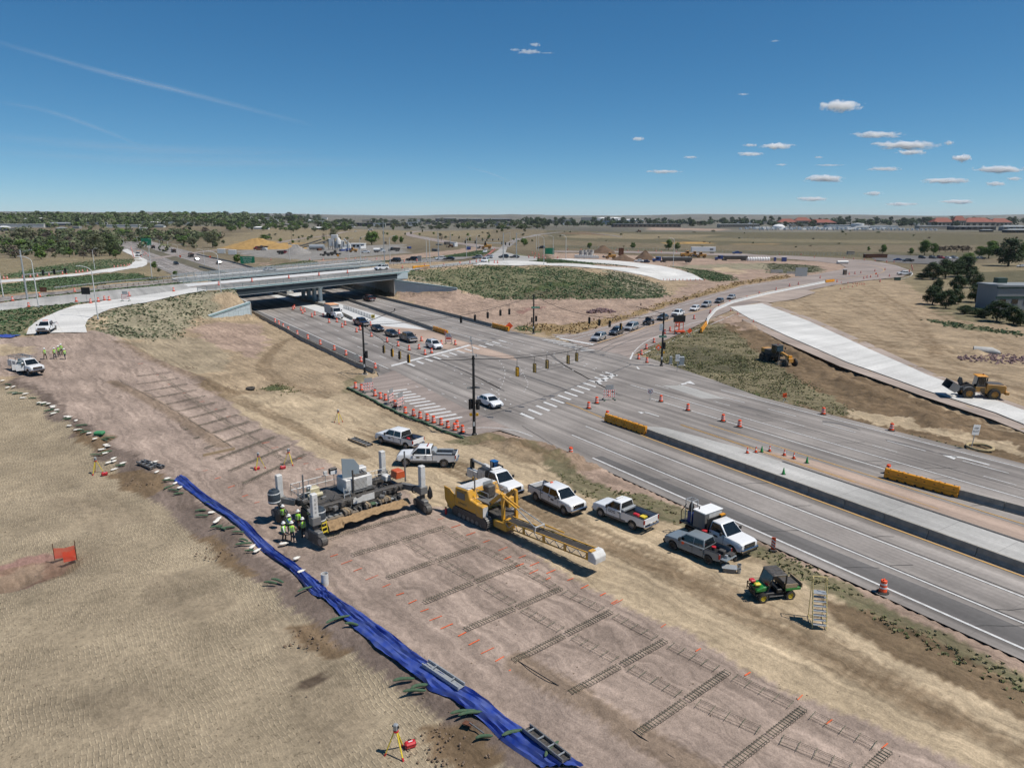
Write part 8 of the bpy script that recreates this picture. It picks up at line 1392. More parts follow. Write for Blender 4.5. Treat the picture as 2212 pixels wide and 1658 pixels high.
def tree_meshes(key,seed,n,shape,lumps,leaf,lm):
    V,F_=crown_mesh(seed,n,shape,lumps,leaf);cm=bpy.data.meshes.new('crown');cm.from_pydata(V.tolist(),[],F_);cm.materials.append(MATS[lm]);tm=MB();top=0.75 if shape!='broad' else 0.55;tm.tube((0,0,-0.03),(0,0,top),0.028,7,0.008)
    r=random.Random(seed)
    for k in range(7):z=0.22+0.5*r.random();a=r.random()*6.28;L_=0.28*(1.1-z);tm.tube((0,0,z),(L_*math.cos(a),L_*math.sin(a),z+0.16),0.010,5,0.004)
    me=tm.mesh('trunk');me.materials.append(MATS['bark']);sm=bpy.data.meshes.new('tree');n0=len(V);tv=[v.co[:]for v in me.vertices];sm.from_pydata(V.tolist()+tv,[],F_+[tuple(i+n0 for i in p.vertices)for p in me.polygons]);sm.materials.append(MATS[lm]);sm.materials.append(MATS['bark'])
    for p in sm.polygons:p.material_index=1 if p.index>=len(F_)else 0
    return cm,me,sm
pm('bark',(0.09,0.07,0.055),0.95,var=0.2)
for nm,a,b in(('leaf_green',(0.07,0.125,0.030),(0.12,0.18,0.045)),('leaf_dark',(0.024,0.042,0.020),(0.05,0.075,0.032)),('leaf_pale',(0.16,0.165,0.095),(0.11,0.125,0.065)),('leaf_olive',(0.10,0.125,0.055),(0.055,0.08,0.034)),('twig',(0.13,0.105,0.085),(0.09,0.075,0.06))):leafmat(nm,a,b)
TK={}
for key,shape,lumps,leaf,lm,n in(('green','broad',30,0.027,'leaf_green',3200),('pine','pine',34,0.026,'leaf_dark',3400),('pale','broad',28,0.025,'leaf_pale',2600),('olive','broad',28,0.027,'leaf_olive',2800),('bare','broad',20,0.020,'twig',700)):
    TK[key]=[tree_meshes(key,3+k*7+len(key),n,shape,lumps,leaf,lm)for k in range(3)];TK['far_'+key]=[tree_meshes(key,40+k*5+len(key),420,shape,14,leaf*2.3,lm)for k in range(4)]
TREES=[]
def tree(kind,base,wpx,hpx,label,grp,near=True,name=None):
    p=G(*base);d=math.hypot(p.y,CAM_H-p.z);w=wpx*d/FPX;h=hpx*d/FPX;ms=random.choice(TK[kind if near else 'far_'+kind]);nm=name or{'green':'leafy_tree','pine':'pine_tree','pale':'cottonwood_tree','olive':'broadleaf_tree','bare':'bare_tree'}[kind];rz=random.uniform(0,6.28)
    if near:t=thing(nm,label,'tree',p,rz,grp);ob('crown',ms[0],None,t);ob('trunk',ms[1],None,t)
    else:t=tag(ob(nm,ms[2],None,None,p,rz),label,'tree',grp)
    t.scale=(w*1.15,w*1.15,h*1.05);return t
pines=[(1425,690,155,140),(1530,680,150,160),(1632,668,140,140),(1715,662,150,160),(1330,685,110,50),(1420,905,165,150),(1535,935,150,150),(1465,800,95,110),(1640,800,130,140),(1765,760,140,140),(1790,885,150,150),(1905,835,95,95),(2050,905,130,140),(1975,1050,180,175),(2120,1075,150,150),(2180,1090,110,110),(1700,985,130,70),(1810,1010,130,70),(1620,900,110,120),(1870,1020,100,80),(2075,572,230,215)]
pines.sort()
for i,(x,y,w,h)in enumerate(pines):tree('pine',C(3,x,y),w*1.22/KS,h*1.06/KS,f'{ORD[i]} dark pine from the left among those at the right edge','pines at the right')
gr=[(1352,478,120,135),(1428,474,80,100),(1905,505,150,145),(1825,500,110,100),(1945,470,110,110),(990,465,75,78),(870,443,36,40),(1230,475,60,60),(1715,570,150,110),(2200,520,110,160)];gr.sort()
for i,(x,y,w,h)in enumerate(gr):tree('green',C(3,x,y),w/KS,h/KS,f'{ORD[i]} bright green tree from the left behind the far bend','green trees at the right')
for i,(x,y,w,h)in enumerate(((670,425,52,57),(1042,422,55,52),(1350,432,80,88),(1428,437,60,68),(105,402,75,72))):tree('green',C(2,x,y),w/KS,h/KS,f'{ORD[i]} round green tree standing along the airfield fence','green trees on the airfield fence')
for i,(k_,x,y,w,h)in enumerate((('green',1000,386,150,115),('green',1203,376,65,72),('green',1258,377,45,62),('pale',675,345,100,98),('bare',585,342,50,62),('green',80,347,110,45),('green',210,364,50,32),('green',320,378,30,32),('bare',1600,355,60,60),('green',1535,300,25,22),('green',1290,305,18,22),('green',1185,263,25,32),('green',800,252,30,32),('olive',470,330,60,16),('green',1850,360,25,35))):tree(k_,C(1,x,y),w/KS,h/KS,f'{ORD[i]} scattered tree of the brown field beyond the batch plant','trees in the brown field')
for i,(k_,x,y,w,h)in enumerate((('green',1335,595,60,62),('green',1520,655,55,42),('green',2055,548,80,78),('olive',1375,625,40,35),('pale',830,488,200,200),('olive',950,485,170,205),('pale',1840,412,150,150),('pale',1660,400,120,80),('olive',1860,415,60,60),('olive',1705,355,60,55),('olive',1930,380,40,35),('pale',1560,340,120,90),('pale',200,350,260,110),('pale',620,350,120,80))):tree(k_,C(0,x,y),w/KS,h/KS,f'{ORD[i]} single tree standing around the left ramps and highway','single trees at the left')
random.seed(21)
def wood(n,boxf,wr,hr,kinds,lab,grp,nm=None):
    q=[]
    for _ in range(n):x,y=boxf();q.append((x,y,random.uniform(*wr),random.uniform(*hr),random.choice(kinds)))
    q.sort()
    for i,(x,y,w,h,k_)in enumerate(q):tree(k_,(x,y),w,h,lab.format(nth(i)),grp,False,nm)
U_=random.uniform
wood(56,lambda:((x:=U_(-25,255)),U_(528,562-abs(x-120)*0.04))[:2],(14,30),(11,24),('olive','green','green','pale','bare'),'{} tree from the left in the dense left grove','trees of the left grove')
wood(70,lambda:(U_(90,480),U_(505,527)),(12,26),(8,16),('olive','green','pale','pale','bare'),'{} tree from the left in the wooded belt behind the far highway','trees of the belt')
wood(60,lambda:(U_(480,760),U_(488,500)),(9,20),(7,13),('olive','green'),'{} tree from the left on the brown slope below the town','trees below the town')
wood(210,lambda:((x:=U_(-30,690)),U_(466+max(0,(x-350)*0.012),492))[:2],(11,22),(6,12),('olive','pine','olive','pale','green'),'{} tree from the left of the wooded town hill','trees of the town hill')
wood(110,lambda:(U_(700,1180),U_(479,496)),(9,20),(5,10),('olive','pine','pale'),'{} tree from the left in the thin middle distance belt','trees of the middle distance')
wood(170,lambda:(U_(1130,2230),U_(481,491)),(10,20),(8,15),('pine','pine','olive'),'{} dark tree from the left in the line behind the airfield','dark trees behind the airfield')
wood(24,lambda:(U_(940,1170),U_(490,496)),(12,22),(6,9),('green','pale','olive'),'{} bush from the left along the far creek','bushes along the creek')
for i,x in enumerate((1480,1530,1580,1630,1680,1730)):tree('bare',C(3,x,452),18,14,f'{ORD[i]} bare grey bush behind the parking lot','bare bushes',False)
# the continuous canopy between the single trees of the town and the wooded belt: one mass nobody could count
def canopy(name,label,boxes,mat):
    Q=[]
    for x0,x1,y0,y1,n,sz in boxes:
        d_=RNG.rand(n,2);px=x0+(x1-x0)*d_[:,0];py=y0+(y1-y0)*d_[:,1]
        for a,b in zip(px,py):
            p=G(a,b);w=sz*p.y/FPX*(0.6+0.7*random.random());Q.append((p.x,p.y,p.z,w))
    Q=np.array(Q);k=26;n=len(Q);d=RNG.normal(size=(n,k,3));d/=np.linalg.norm(d,axis=2)[:,:,None];c=Q[:,None,:3]+d*Q[:,None,3:]*[0.5,0.5,0.38]+np.array([0,0,1])*Q[:,None,3:]*0.42
    t1=np.cross(d,RNG.normal(size=(n,k,3)));t1/=np.linalg.norm(t1,axis=2)[:,:,None];t2=np.cross(d,t1);s=Q[:,None,3:]*0.17;V=np.stack([c-t1*s,c-t2*s,c+t1*s,c+t2*s],2).reshape(-1,3);me=bpy.data.meshes.new(name);me.from_pydata(V.tolist(),[],[tuple(range(4*i,4*i+4))for i in range(n*k)]);o=ob(name,me,mat);o['kind']='stuff';o['label']=label
canopy('town_canopy','continuous dark canopy of the wooded town hill',[(-30,560,468,484,520,11),(-30,330,470,496,160,11),(560,700,472,484,70,8)],'leaf_olive');canopy('pale_canopy','pale leafless crowns mixed into the left woods',[(-30,540,469,490,130,10),(-30,470,505,545,60,16)],'leaf_pale');canopy('belt_canopy','dense scrub canopy behind the left ramps',[(-30,260,522,552,130,14),(80,480,502,522,170,11)],'leaf_olive');canopy('airfield_canopy','dark canopy line behind the airfield hangars',[(1100,2230,480,489,260,10),(700,1130,480,490,60,8)],'leaf_dark')
wood(44,lambda:(U_(560,1150),U_(500,524)),(4,10),(3,8),('green','olive','pale'),'{} small shrub from the left in the brown middle field','shrubs of the middle field','shrub')
wood(30,lambda:(U_(1180,2200),U_(500,536)),(4,12),(2,5),('olive','pale','bare'),'{} low shrub from the left on the airfield grass','shrubs of the airfield','shrub')
n=5200;q=RNG.rand(n,2)*[75,58]+[-52,28];fill=inside([(v.x,v.y)for v in GG((-400,860),(60,890),(260,1050),(480,1220),(700,1400),(1000,1660),(900,1800),(-500,1800))],q[:,0],q[:,1])|((fbm(q[:,0]/5,q[:,1]/5,2)>0.12)&(q[:,1]<75)&(q[:,0]*0.79+q[:,1]*0.61<36));q=q[fill];n=len(q);s=0.012+0.05*RNG.rand(n)**3;oc=np.array([(1,0,0),(0,1,0),(-1,0,0),(0,-1,0),(0,0,0.8),(0,0,-0.5)]);V=(oc[None]*s[:,None,None]*(0.7+0.6*RNG.rand(n,6,1))+np.concatenate([q,(hb(q[:,0],q[:,1])+0.02)[:,None]],1)[:,None]).reshape(-1,3)
me=bpy.data.meshes.new('loose_stones');me.from_pydata(V.tolist(),[],[(6*i+a,6*i+b,6*i+c)for i in range(n)for a,b,c in((0,1,4),(1,2,4),(2,3,4),(3,0,4),(1,0,5),(2,1,5),(3,2,5),(0,3,5))]);o=ob('loose_stones',me,'brown_rock');o['kind']='stuff';o['label']='loose stones and clods strewn over the tracked fill'
# ------------------------------------------------------------------ far buildings
for nm,c in(('wall_white',(0.62,0.62,0.60)),('wall_tan',(0.36,0.31,0.25)),('wall_dark',(0.06,0.06,0.065)),('wall_grey',(0.26,0.26,0.26)),('wall_brown',(0.17,0.125,0.095)),('roof_red',(0.23,0.066,0.042)),('roof_white',(0.72,0.72,0.71)),('roof_grey',(0.22,0.24,0.25)),('wall_blue',(0.10,0.17,0.24))):pm(nm,c,0.8,var=0.1,scale=0.05)
def building(label,x0,x1,yb,yt,wall,roof='roof_white',depth=0.35,gable=0.0,win=0,name='building',z=None):
    a,b=G(x0,yb),G(x1,yb);Y_=(a.y+b.y)/2;a,b=AT(x0,yb,Y_),AT(x1,yb,Y_);w=b.x-a.x;h=AT(x0,yt,Y_).z-a.z;dp=max(8,w*depth);zb=hz((a.x+b.x)/2,Y_)if z is None else z;h=max(3,h+a.z-zb);t=thing(name,label,'building',((a.x+b.x)/2,Y_,zb))
    MB().bx(-w/2,w/2,0,dp,-2,h).build('wall',wall,t)
    if gable:MB().add([(-w/2-0.5,-0.8,h),(w/2+0.5,-0.8,h),(w/2+0.5,dp+0.8,h),(-w/2-0.5,dp+0.8,h),(-w/2+min(dp/2,w*0.3),dp/2,h+gable),(w/2-min(dp/2,w*0.3),dp/2,h+gable)],[(0,1,5,4),(2,3,4,5),(1,2,5),(3,0,4),(3,2,1,0)]).build('roof',roof,t)
    else:MB().bx(-w/2-0.3,w/2+0.3,-0.3,dp+0.3,h+0.02,h+0.5).build('roof',roof,t)
    for k in range(win):x=-w/2+(k+0.5)*w/win;MB().bx(x-w/win*0.28,x+w/win*0.28,-0.12,-0.02,h*0.25,h*0.8).build('window','glass',t)
    return t
for i,(x0,x1,yb,yt,wl,rf,gb,wn_)in enumerate(((-10,95,492,485,'wall_white','roof_white',0,0),(170,225,486,481,'wall_white','roof_grey',0,3),(92,165,487.5,483,'wall_grey','roof_grey',2,0),(230,300,492,486,'wall_white','roof_white',0,0),(262,330,486,481,'wall_dark','roof_grey',0,0),(300,352,484,480,'wall_tan','roof_white',0,0),(280,322,476,472,'wall_white','roof_white',1,0),(355,395,476,470.5,'wall_white','roof_white',0,0),(357,415,485,481,'wall_white','roof_white',0,0),(430,500,470,465,'wall_brown','roof_grey',0,6),(520,585,475,471,'wall_tan','roof_grey',1,0),(625,652,470,464,'wall_brown','roof_grey',0,4),(680,706,474,470,'wall_white','roof_white',0,0),(0,50,499,495,'wall_grey','roof_grey',0,0),(120,140,498,494,'wall_tan','roof_grey',2,0),(560,600,478,474.5,'wall_white','roof_white',0,0),(655,700,481,477.5,'wall_white','roof_white',0,0))):building(f'{ORD[i]} low building of the town on the left hill',x0,x1,yb,yt,wl,rf,0.25,gb,wn_)
for i,(x0,x1,yb,yt,wl,rf,gb,wn_)in enumerate(((768,805,489,482,'wall_dark','roof_grey',0,4),(805,832,489,482.5,'wall_white','roof_white',0,0),(832,880,488,483,'wall_dark','roof_grey',0,4),(878,902,488,480,'wall_white','roof_white',0,5),(782,802,480,475,'wall_tan','roof_white',0,0),(830,855,480,477,'wall_brown','roof_grey',0,0),(880,912,480,475,'wall_white','roof_white',0,0),(690,765,490,486.5,'wall_white','roof_white',0,8),(940,985,479,472,'wall_dark','roof_grey',2,7),(990,1040,480,473,'wall_dark','roof_grey',2,8),(1045,1105,480,473,'wall_dark','roof_grey',2,8),(1150,1190,481,475,'wall_white','roof_white',0,0),(1190,1240,482,475,'wall_grey','roof_white',0,0),(1255,1285,479,470,'wall_grey','roof_white',0,0),(1330,1390,479,475,'wall_white','roof_white',3,0),(1300,1340,485,477,'wall_blue','roof_grey',0,0),(1325,1470,491,484,'wall_brown','roof_grey',0,16))):building(f'{ORD[i]} far building of the middle distance, counted roughly left to right',x0,x1,yb,yt,wl,rf,0.25,gb,wn_)
random.seed(31)
for i in range(34):x=random.uniform(-20,700);y=random.uniform(472,497);w=random.uniform(9,34);building(f'{nth(i)} small house or shed scattered in the left town trees',x,x+w,y,y-random.uniform(2.2,4.2),random.choice(('wall_white','wall_tan','wall_grey','wall_white')),random.choice(('roof_white','roof_grey','roof_white')),0.3,random.choice((0,1.5)),0,'house')
for i in range(30):x=random.uniform(700,2200);y=random.uniform(481,489);w=random.uniform(10,40);building(f'{nth(i)} low distant shed along the skyline right of the town',x,x+w,y,y-random.uniform(2,4.5),random.choice(('wall_white','wall_tan','wall_grey','wall_dark')),random.choice(('roof_white','roof_grey')),0.3,0,0,'shed')
building('white domed hall on the skyline',1290,1345,477,472,'wall_white','roof_white',0.4,6)
for i,(x0,x1,yb,yt,wl,rf,gb,wn_)in enumerate(((1555,1640,492,484.5,'wall_tan','roof_white',0,20),(1650,1690,484,479,'wall_tan','roof_grey',0,0),(1708,1745,490,485,'wall_tan','roof_white',0,0),(1786,1845,493,486.5,'wall_white','roof_white',0,0),(1868,1940,493,488,'wall_white','roof_white',0,0),(1985,2050,495,488,'wall_tan','roof_white',0,0),(2060,2150,497,489.5,'wall_dark','roof_white',0,7),(2165,2215,499,490,'wall_grey','roof_grey',3,4),(2120,2145,501,497,'wall_dark','roof_grey',1,0),(2175,2235,503,497,'wall_dark','roof_grey',2,3),(1845,1880,495,491,'wall_brown','roof_grey',3,0))):building(f'{ORD[i]} flat hangar or shed along the airfield, counted left to right',x0,x1,yb,yt,wl,rf,0.3,gb,wn_)
for i,(x0,x1,yb,yt,g_)in enumerate(((1682,1720,488,480,9),(1716,1752,488,477,9),(1750,1806,488,481,9),(2015,2060,490,480,11),(2058,2085,490,477,12),(2083,2150,490,480,11),(2140,2185,490,480.5,10))):building(f'{ORD[i]} wing of the tan red-roofed blocks behind the airfield',x0,x1,yb,yt,'wall_tan','roof_red',0.5,g_,5)
t=building('grey office building with green bands at the right edge',2148,2262,672,620,'wall_grey','roof_grey',0.6,0,0)
xs_=[v.co.x for v in t.children[0].data.vertices];w_=max(xs_)-min(xs_);h_=max(v.co.z for v in t.children[0].data.vertices)
for z in(h_-0.9,h_*0.48):MB().bx(-w_/2-0.06,w_/2+0.06,-0.07,-0.02,z,z+0.7).build('green_band',pm('band_green',(0.03,0.07,0.055),0.6),t)
for k in range(4):MB().bx(-w_/2+1.2+k*3.4,-w_/2+2.9+k*3.4,-0.09,-0.03,h_*0.28,h_*0.46).build('window','glass',t)
MB().bx(-w_/2+0.6,-w_/2+3.2,1,3,h_+0.5,h_+1.9).build('roof_unit','band_green',t)
t=thing('storage_tank','white storage tank behind the camper rows','tank',G(1851,493));MB().lathe([(13,0),(13,10),(0,11)],24).build('tank_shell','roof_white',t);t=thing('dome_tent','white domed shelter behind the camper rows','shelter',G(1681,493));MB().lathe([(14,0),(13,4),(8,7.5),(0,9)],20).build('dome','roof_white',t)
# rows of campers
def camper_mesh():mb=MB().prism([(-3.6,0.6),(-3.6,3.2),(3.2,3.2),(3.6,2.4),(3.4,0.6)],-1.2,1.2).tube((-0.6,-1.1,0.35),(-0.6,1.1,0.35),0.35,8);me=mb.mesh('camper');me.materials.append(MATS['roof_white']);return me
CM=camper_mesh();k=0
for r_,(y,xa,xb,n)in enumerate(((492.6,1640,1900,30),(494.2,1610,1920,36),(495.8,1600,1930,40),(497.2,1640,1960,36))):
    for i in range(n):o=ob('camper',CM,None,None,G(xa+(xb-xa)*(i+random.uniform(-.3,.3))/n,y),R(random.choice((80,90,95,20))));o.scale=(random.uniform(.7,1.3),)*3;tag(o,f'{nth(i)} white camper from the left in the {ORD[r_]} row from the back','camper','campers parked in rows')
for i in range(8):o=ob('camper',CM,None,None,G(1950+i*10,497.5+i*0.1),R(90));tag(o,f'{ORD[i]} white bus-like camper right of the camper rows','camper','campers parked in rows')
# ------------------------------------------------------------------ far traffic and yard machines
far_cars=[(car,C(0,1522,560),-50,'black suv driving on the far highway nearest the bridge','black_paint','suv'),(car,C(0,1698,525),130,'dark car in the middle of the far highway','charcoal','suv'),(car,C(0,1890,555),130,'dark car beside the far highway sign','black_paint','suv'),(car,C(0,1260,400),-60,'white car under the far green sign','car_white','sedan'),(car,C(0,1048,390),-70,'dark car at the far bend of the highway','black_paint','suv'),(car,C(0,1447,432),120,'dark pickup-like car on the far carriageway','charcoal','suv'),(car,T3(500,135),150,'dark suv behind the right end of the bridges','black_paint','bigsuv'),(car,T3(690,122),170,'black suv behind the grey cabinets beyond the bridge','black_paint','bigsuv'),(car,T3(1000,112),200,'white suv waiting beyond the bridge','car_white','suv'),(car,T3(1100,112),170,'black sedan waiting beyond the bridge','black_paint','sedan'),(car,T3(1410,100),170,'silver suv at the far drum taper, left','silver','suv'),(car,T3(1530,95),170,'white suv at the far drum taper, right','car_white','suv'),(car,T3(1495,135),-110,'white suv beside the flagger','car_white','bigsuv'),(car,T3(1700,92),170,'dark suv right of the far white van','slate','suv'),(car,T3(1820,92),175,'grey car at the right of the far traffic group','mid_grey','sedan'),(car,T3(1495,32),-100,'white car driving down the far road between drums','car_white','suv'),(car,C(2,253,422),170,'dark pickup-like suv on the far road behind the mound','charcoal','bigsuv'),
            (car,C(3,1118,525),160,'blue sedan at the entrance of the parking lot','bright_blue','sedan'),(car,C(3,1328,507),-80,'black car first from left in the parking row','black_paint','suv'),(car,C(3,1423,508),-80,'grey suv second in the parking row','mid_grey','bigsuv'),(car,C(3,1490,508),-80,'red suv in the parking row','car_red','bigsuv'),(car,C(3,1553,508),-80,'white sedan in the parking row','car_white','sedan'),(car,C(3,1608,508),-80,'silver suv at the right of the parking row','silver','suv'),(car,C(3,2190,582),180,'white car cut by the right edge on the park road','car_white','sedan'),(car,C(2,1095,540),170,'white sports car left of the blue tractor','car_white','sedan'),(car,C(2,1150,545),170,'dark blue car beside the blue tractor','dark_blue','sedan'),(car,C(1,860,275),0,'white car on the far winding road','car_white','sedan')]
for fn,q,dg,lab,c_,kd in far_cars:park(fn,q[0],q[1],dg,lab,c_,kd,full=False)
park(pickup,*C(3,1178,650),178,'white crew cab pickup turning across the far bend','car_white','crew',full=False);park(pickup,*C(3,1210,535),178,'black pickup beside the blue sedan at the lot','black_paint','crew',full=False);park(pickup,*C(3,1830,515),170,'grey blue pickup right of the parking row','slate','crew',full=False);park(pickup,*C(2,1945,467),178,'blue pickup on the far airfield road','bright_blue','crew',full=False);park(pickup,*C(1,945,460),0,'white utility pickup in the batch plant yard','car_white','crew',full=False)
w=on_deck(350,222,T3);t=car('white and blue suv driving on the near bridge','car_white','bigsuv',w+Vector((0,0,0.04)),R(232));w=BE2(-8.5,62,0.05);car('silver sedan on the farther bridge behind the mesh fence','silver','sedan',w,R(55),full=False)
big_truck('white box truck coming down the far ramp road',*C(0,1198,487),-75);big_truck('dark truck on the far carriageway with red load',*C(0,1650,495),125,'charcoal','open');big_truck('white tractor truck on the far carriageway',*C(0,1500,455),125,'car_white','open');big_truck('dark dump truck on the far carriageway near the sign',*C(0,1322,420),125,'charcoal','open');big_truck('black dump truck standing in the batch plant yard',*C(1,1190,445),180,'black_paint','open');big_truck('white tanker truck in the batch plant yard',*C(1,1072,455),0,'car_white','tank','tank_truck');big_truck('white box truck on the far field road',*C(1,987,268),180)
def semi(label,q,length,tr):
    t=thing('semi_truck',label,'truck',G(*q),R(180));MB().bx(2.2,4.6,-1.2,1.2,0.9,3.0).bx(4.6,6.4,-0.95,0.95,0.8,2.0).build('tractor_cab','bright_blue',t,bevel=0.12);MB().bx(4.62,4.66,-1.0,1.0,2.05,2.8).build('windshield','glass',t)
    for s_ in(-1,1):MB().bx(3.4,4.4,s_*1.21,s_*1.23,2.0,2.8).build('side_window','glass',t);wheel(t,5.6,s_*1.0,0.52,0.3)
    for x in(1.6,0.3,-length+2.5,-length+3.9):
        for s_ in(-1,1):wheel(t,x,s_*0.95,0.52,0.5)
    MB().bx(-length+1.5,2.4,-0.5,0.5,0.8,1.1).build('chassis','under',t);MB().prism([(-length+1.4,1.2),(-length+1.2,2.6),(1.5,2.7),(1.3,1.2)]if tr=='dump' else[(-length+1,1.9),(-length+1.4,2.8),(1.6,2.8),(2.0,1.9),(0.5,1.2),(-length+2.5,1.2)],-1.2,1.2).build('trailer_body','machine_dark',t,bevel=0.1);MB().bx(-length+2,1.2,-1.0,1.0,2.72 if tr=='dump' else 2.81,2.85).build('trailer_cover','galv',t)
semi('blue tractor with long dark trailer, left of two in the right yard',C(2,1320,542),15,'dump');semi('blue tractor with black tipping trailer, right of two in the right yard',C(2,1850,525),13,'belly')
t=thing('box_trailer','long white box trailer parked behind the yellow machines','trailer',G(*C(2,1655,462)));MB().bx(-8,8,0,2.5,1.1,4.1).build('box','roof_white',t,bevel=0.05);MB().bx(4,6.4,-0.03,-0.01,2.2,3.1).build('emblem','machine_dark',t)
for x in(5,6.4):wheel(t,x,0.3,0.5,0.4)
def yellow_machine(label,q,s_=1.0,mat='loader_yellow'):
    t=thing('earthmover',label,'machine',G(*q),R(random.choice((0,180,160))));t.scale=(s_,)*3;MB().prism([(-2.8,0.9),(-2.8,2.2),(-0.4,2.3),(-0.2,3.3),(1.1,3.3),(1.3,1.6),(2.6,1.3),(2.6,0.8)],-0.9,0.9).build('body',mat,t,bevel=0.08);MB().bx(-0.1,1.0,-0.93,0.93,2.2,3.1).build('cab_glass','glass',t);MB().prism([(2.6,1.2),(3.4,0.5),(4.2,0.9),(3.6,1.7)],-1.3,1.3).build('bucket','machine_dark',t)
    for x in(-1.7,1.7):
        for y in(-1,1):wheel(t,x,y,0.75,0.5,mat)
yellow_machine('yellow loader among the pipes in the right yard',C(2,850,510));yellow_machine('yellow machine left of the long white trailer',C(2,1505,498),1.2);yellow_machine('yellow machine in front of the white trailer middle',C(2,1570,492));yellow_machine('yellow machine at the right end of the white trailer',C(2,1635,500));yellow_machine('yellow loader at the far crossing',C(1,1990,425),1.2);yellow_machine('dark tractor left of the far crossing',C(1,1680,412),0.8,'rust');yellow_machine('black roller machine in the plant yard, left',C(1,605,485),0.9,'machine_dark');yellow_machine('black roller machine in the plant yard, right',C(1,680,480),1.0,'machine_dark');yellow_machine('yellow machine beside the plant trailers',C(1,840,452));yellow_machine('brown machine on the airfield dirt',C(2,1095,280),1.3,'rust')
# spoil heaps
def heap(label,q,w,h,mat,seed=0):
    c=G(*q);n=26;vs=[(0,0,h)]
    for k in range(1,7):vs+=[(w*k/6*math.cos(2*math.pi*i/n)*(1+0.2*mnoise.noise((i*0.4,k,seed))),w*0.75*k/6*math.sin(2*math.pi*i/n)*(1+0.2*mnoise.noise((i*0.4,k,seed+3))),h*(1-k/6)**1.05*(1+0.25*mnoise.noise((i*0.5,k*0.8,seed+9)))-(0.5 if k==6 else 0))for i in range(n)]
    tag(MB().add(vs,[(0,1+i,1+(i+1)%n)for i in range(n)]+[(1+(k-1)*n+i,1+k*n+i,1+k*n+(i+1)%n,1+(k-1)*n+(i+1)%n)for k in range(1,6)for i in range(n)]).build('spoil_heap',mat,None,c,smooth=True),label,'heap')
pm('ochre_soil',(0.42,0.26,0.09),0.95,var=0.2,scale=0.3,bump=0.5);pm('brown_soil',(0.15,0.095,0.06),0.95,var=0.2,scale=0.5);pm('gravel_grey',(0.27,0.255,0.24),0.95,var=0.15,scale=1)
heap('large ochre spoil heap beyond the bridge',(558,536),32,8.5,'ochre_soil');heap('lower ochre shoulder of the large spoil heap',(600,537),26,4.5,'ochre_soil',4);heap('grey gravel heap in front of the batch plant',C(1,350,465),11,6.5,'gravel_grey');heap('brown heap behind the pipes',C(2,790,458),8,4.5,'brown_soil',2);heap('brown heap left of the blue tractor',C(2,1150,515),6,5,'brown_soil',3);heap('low brown heap in the right yard',C(2,960,525),7,3,'brown_soil',5)
# batch plant
p0=G(*C(1,640,432));t=thing('batch_plant','white and grey concrete batch plant with inclined conveyor','plant',p0);t.scale=(0.8,0.8,0.72)
MB().tube((-19,-2,3.2),(-5,-2,3.2),2.8,16).build('silo','galv',t,smooth=True);MB().bar((-36,2,1.5),(-8,2,11),1.6,1.0).bar((-30,5,1.5),(-2,6,10),1.4,1.0).build('conveyor','machine_grey',t)
for k,(x,z0,z1,w)in enumerate(((2,4,12,5),(7,2,8,4),(12,3,10,3.5),(17,1,6,6),(5,12,16,6))):MB().bx(x-w/2,x+w/2,-2,3,z0,z1).build('hopper','machine_white',t,bevel=0.3)
for x in(-1,3,6,10,14,18):MB().bar((x,-2,0),(x,-2,9),0.5).bar((x,3,0),(x+2,3,9),0.4).build('frame_leg','machine_grey',t)
MB().lathe([(2.6,0),(2.6,4),(0.6,7)],14,(9,-1,6)).build('mixer_drum','machine_white',t,smooth=True);MB().bar((14,0,12),(20,0,5),1.0).build('chute','machine_white',t)
building('white site office trailer beside the batch plant',*[C(1,795,0)[0],C(1,935,0)[0]],C(1,0,415)[1],C(1,0,385)[1],'wall_white','roof_white',0.2,0,4)
for i,(x,y)in enumerate(((60,425),(105,420),(150,420),(195,412),(235,410),(20,430),(1240,470),(1300,465))):
    big_truck(f'{ORD[i]} small parked truck along the heap foot, counted from the left',*(C(1,x,y)if x<1000 else C(1,x-1000,y)),random.choice((0,180)),random.choice(('car_red','car_white','charcoal')),'open')
for i,(x,y)in enumerate(((1915,465),(2010,475))):t=thing('white_container',f'{ORD[i]} white container box left of the plant yard','container',G(*C(0,x,y)));MB().bx(-2.5,2.5,-1.2,1.2,0.2,3.4).build('box','roof_white',t,bevel=0.04);MB().bx(2.51,2.53,-1.1,1.1,0.4,3.2).build('door','galv',t)
random.seed(9)
for i in range(26):
    x,y=random.uniform(560,1040),random.uniform(526,545);t=thing('yard_container',f'{nth(i)} small container or crate strewn in the plant yard','container',G(x,y),random.uniform(0,3));l=random.uniform(2,6);MB().bx(-l/2,l/2,-1.1,1.1,0.1,random.uniform(1,2.6)).build('box',random.choice(('rust','machine_white','machine_grey','steel','machine_dark','roof_white','bright_blue')),t,bevel=0.05);MB().bx(l/2+0.01,l/2+0.04,-0.9,0.9,0.2,0.9).build('door','machine_grey',t)
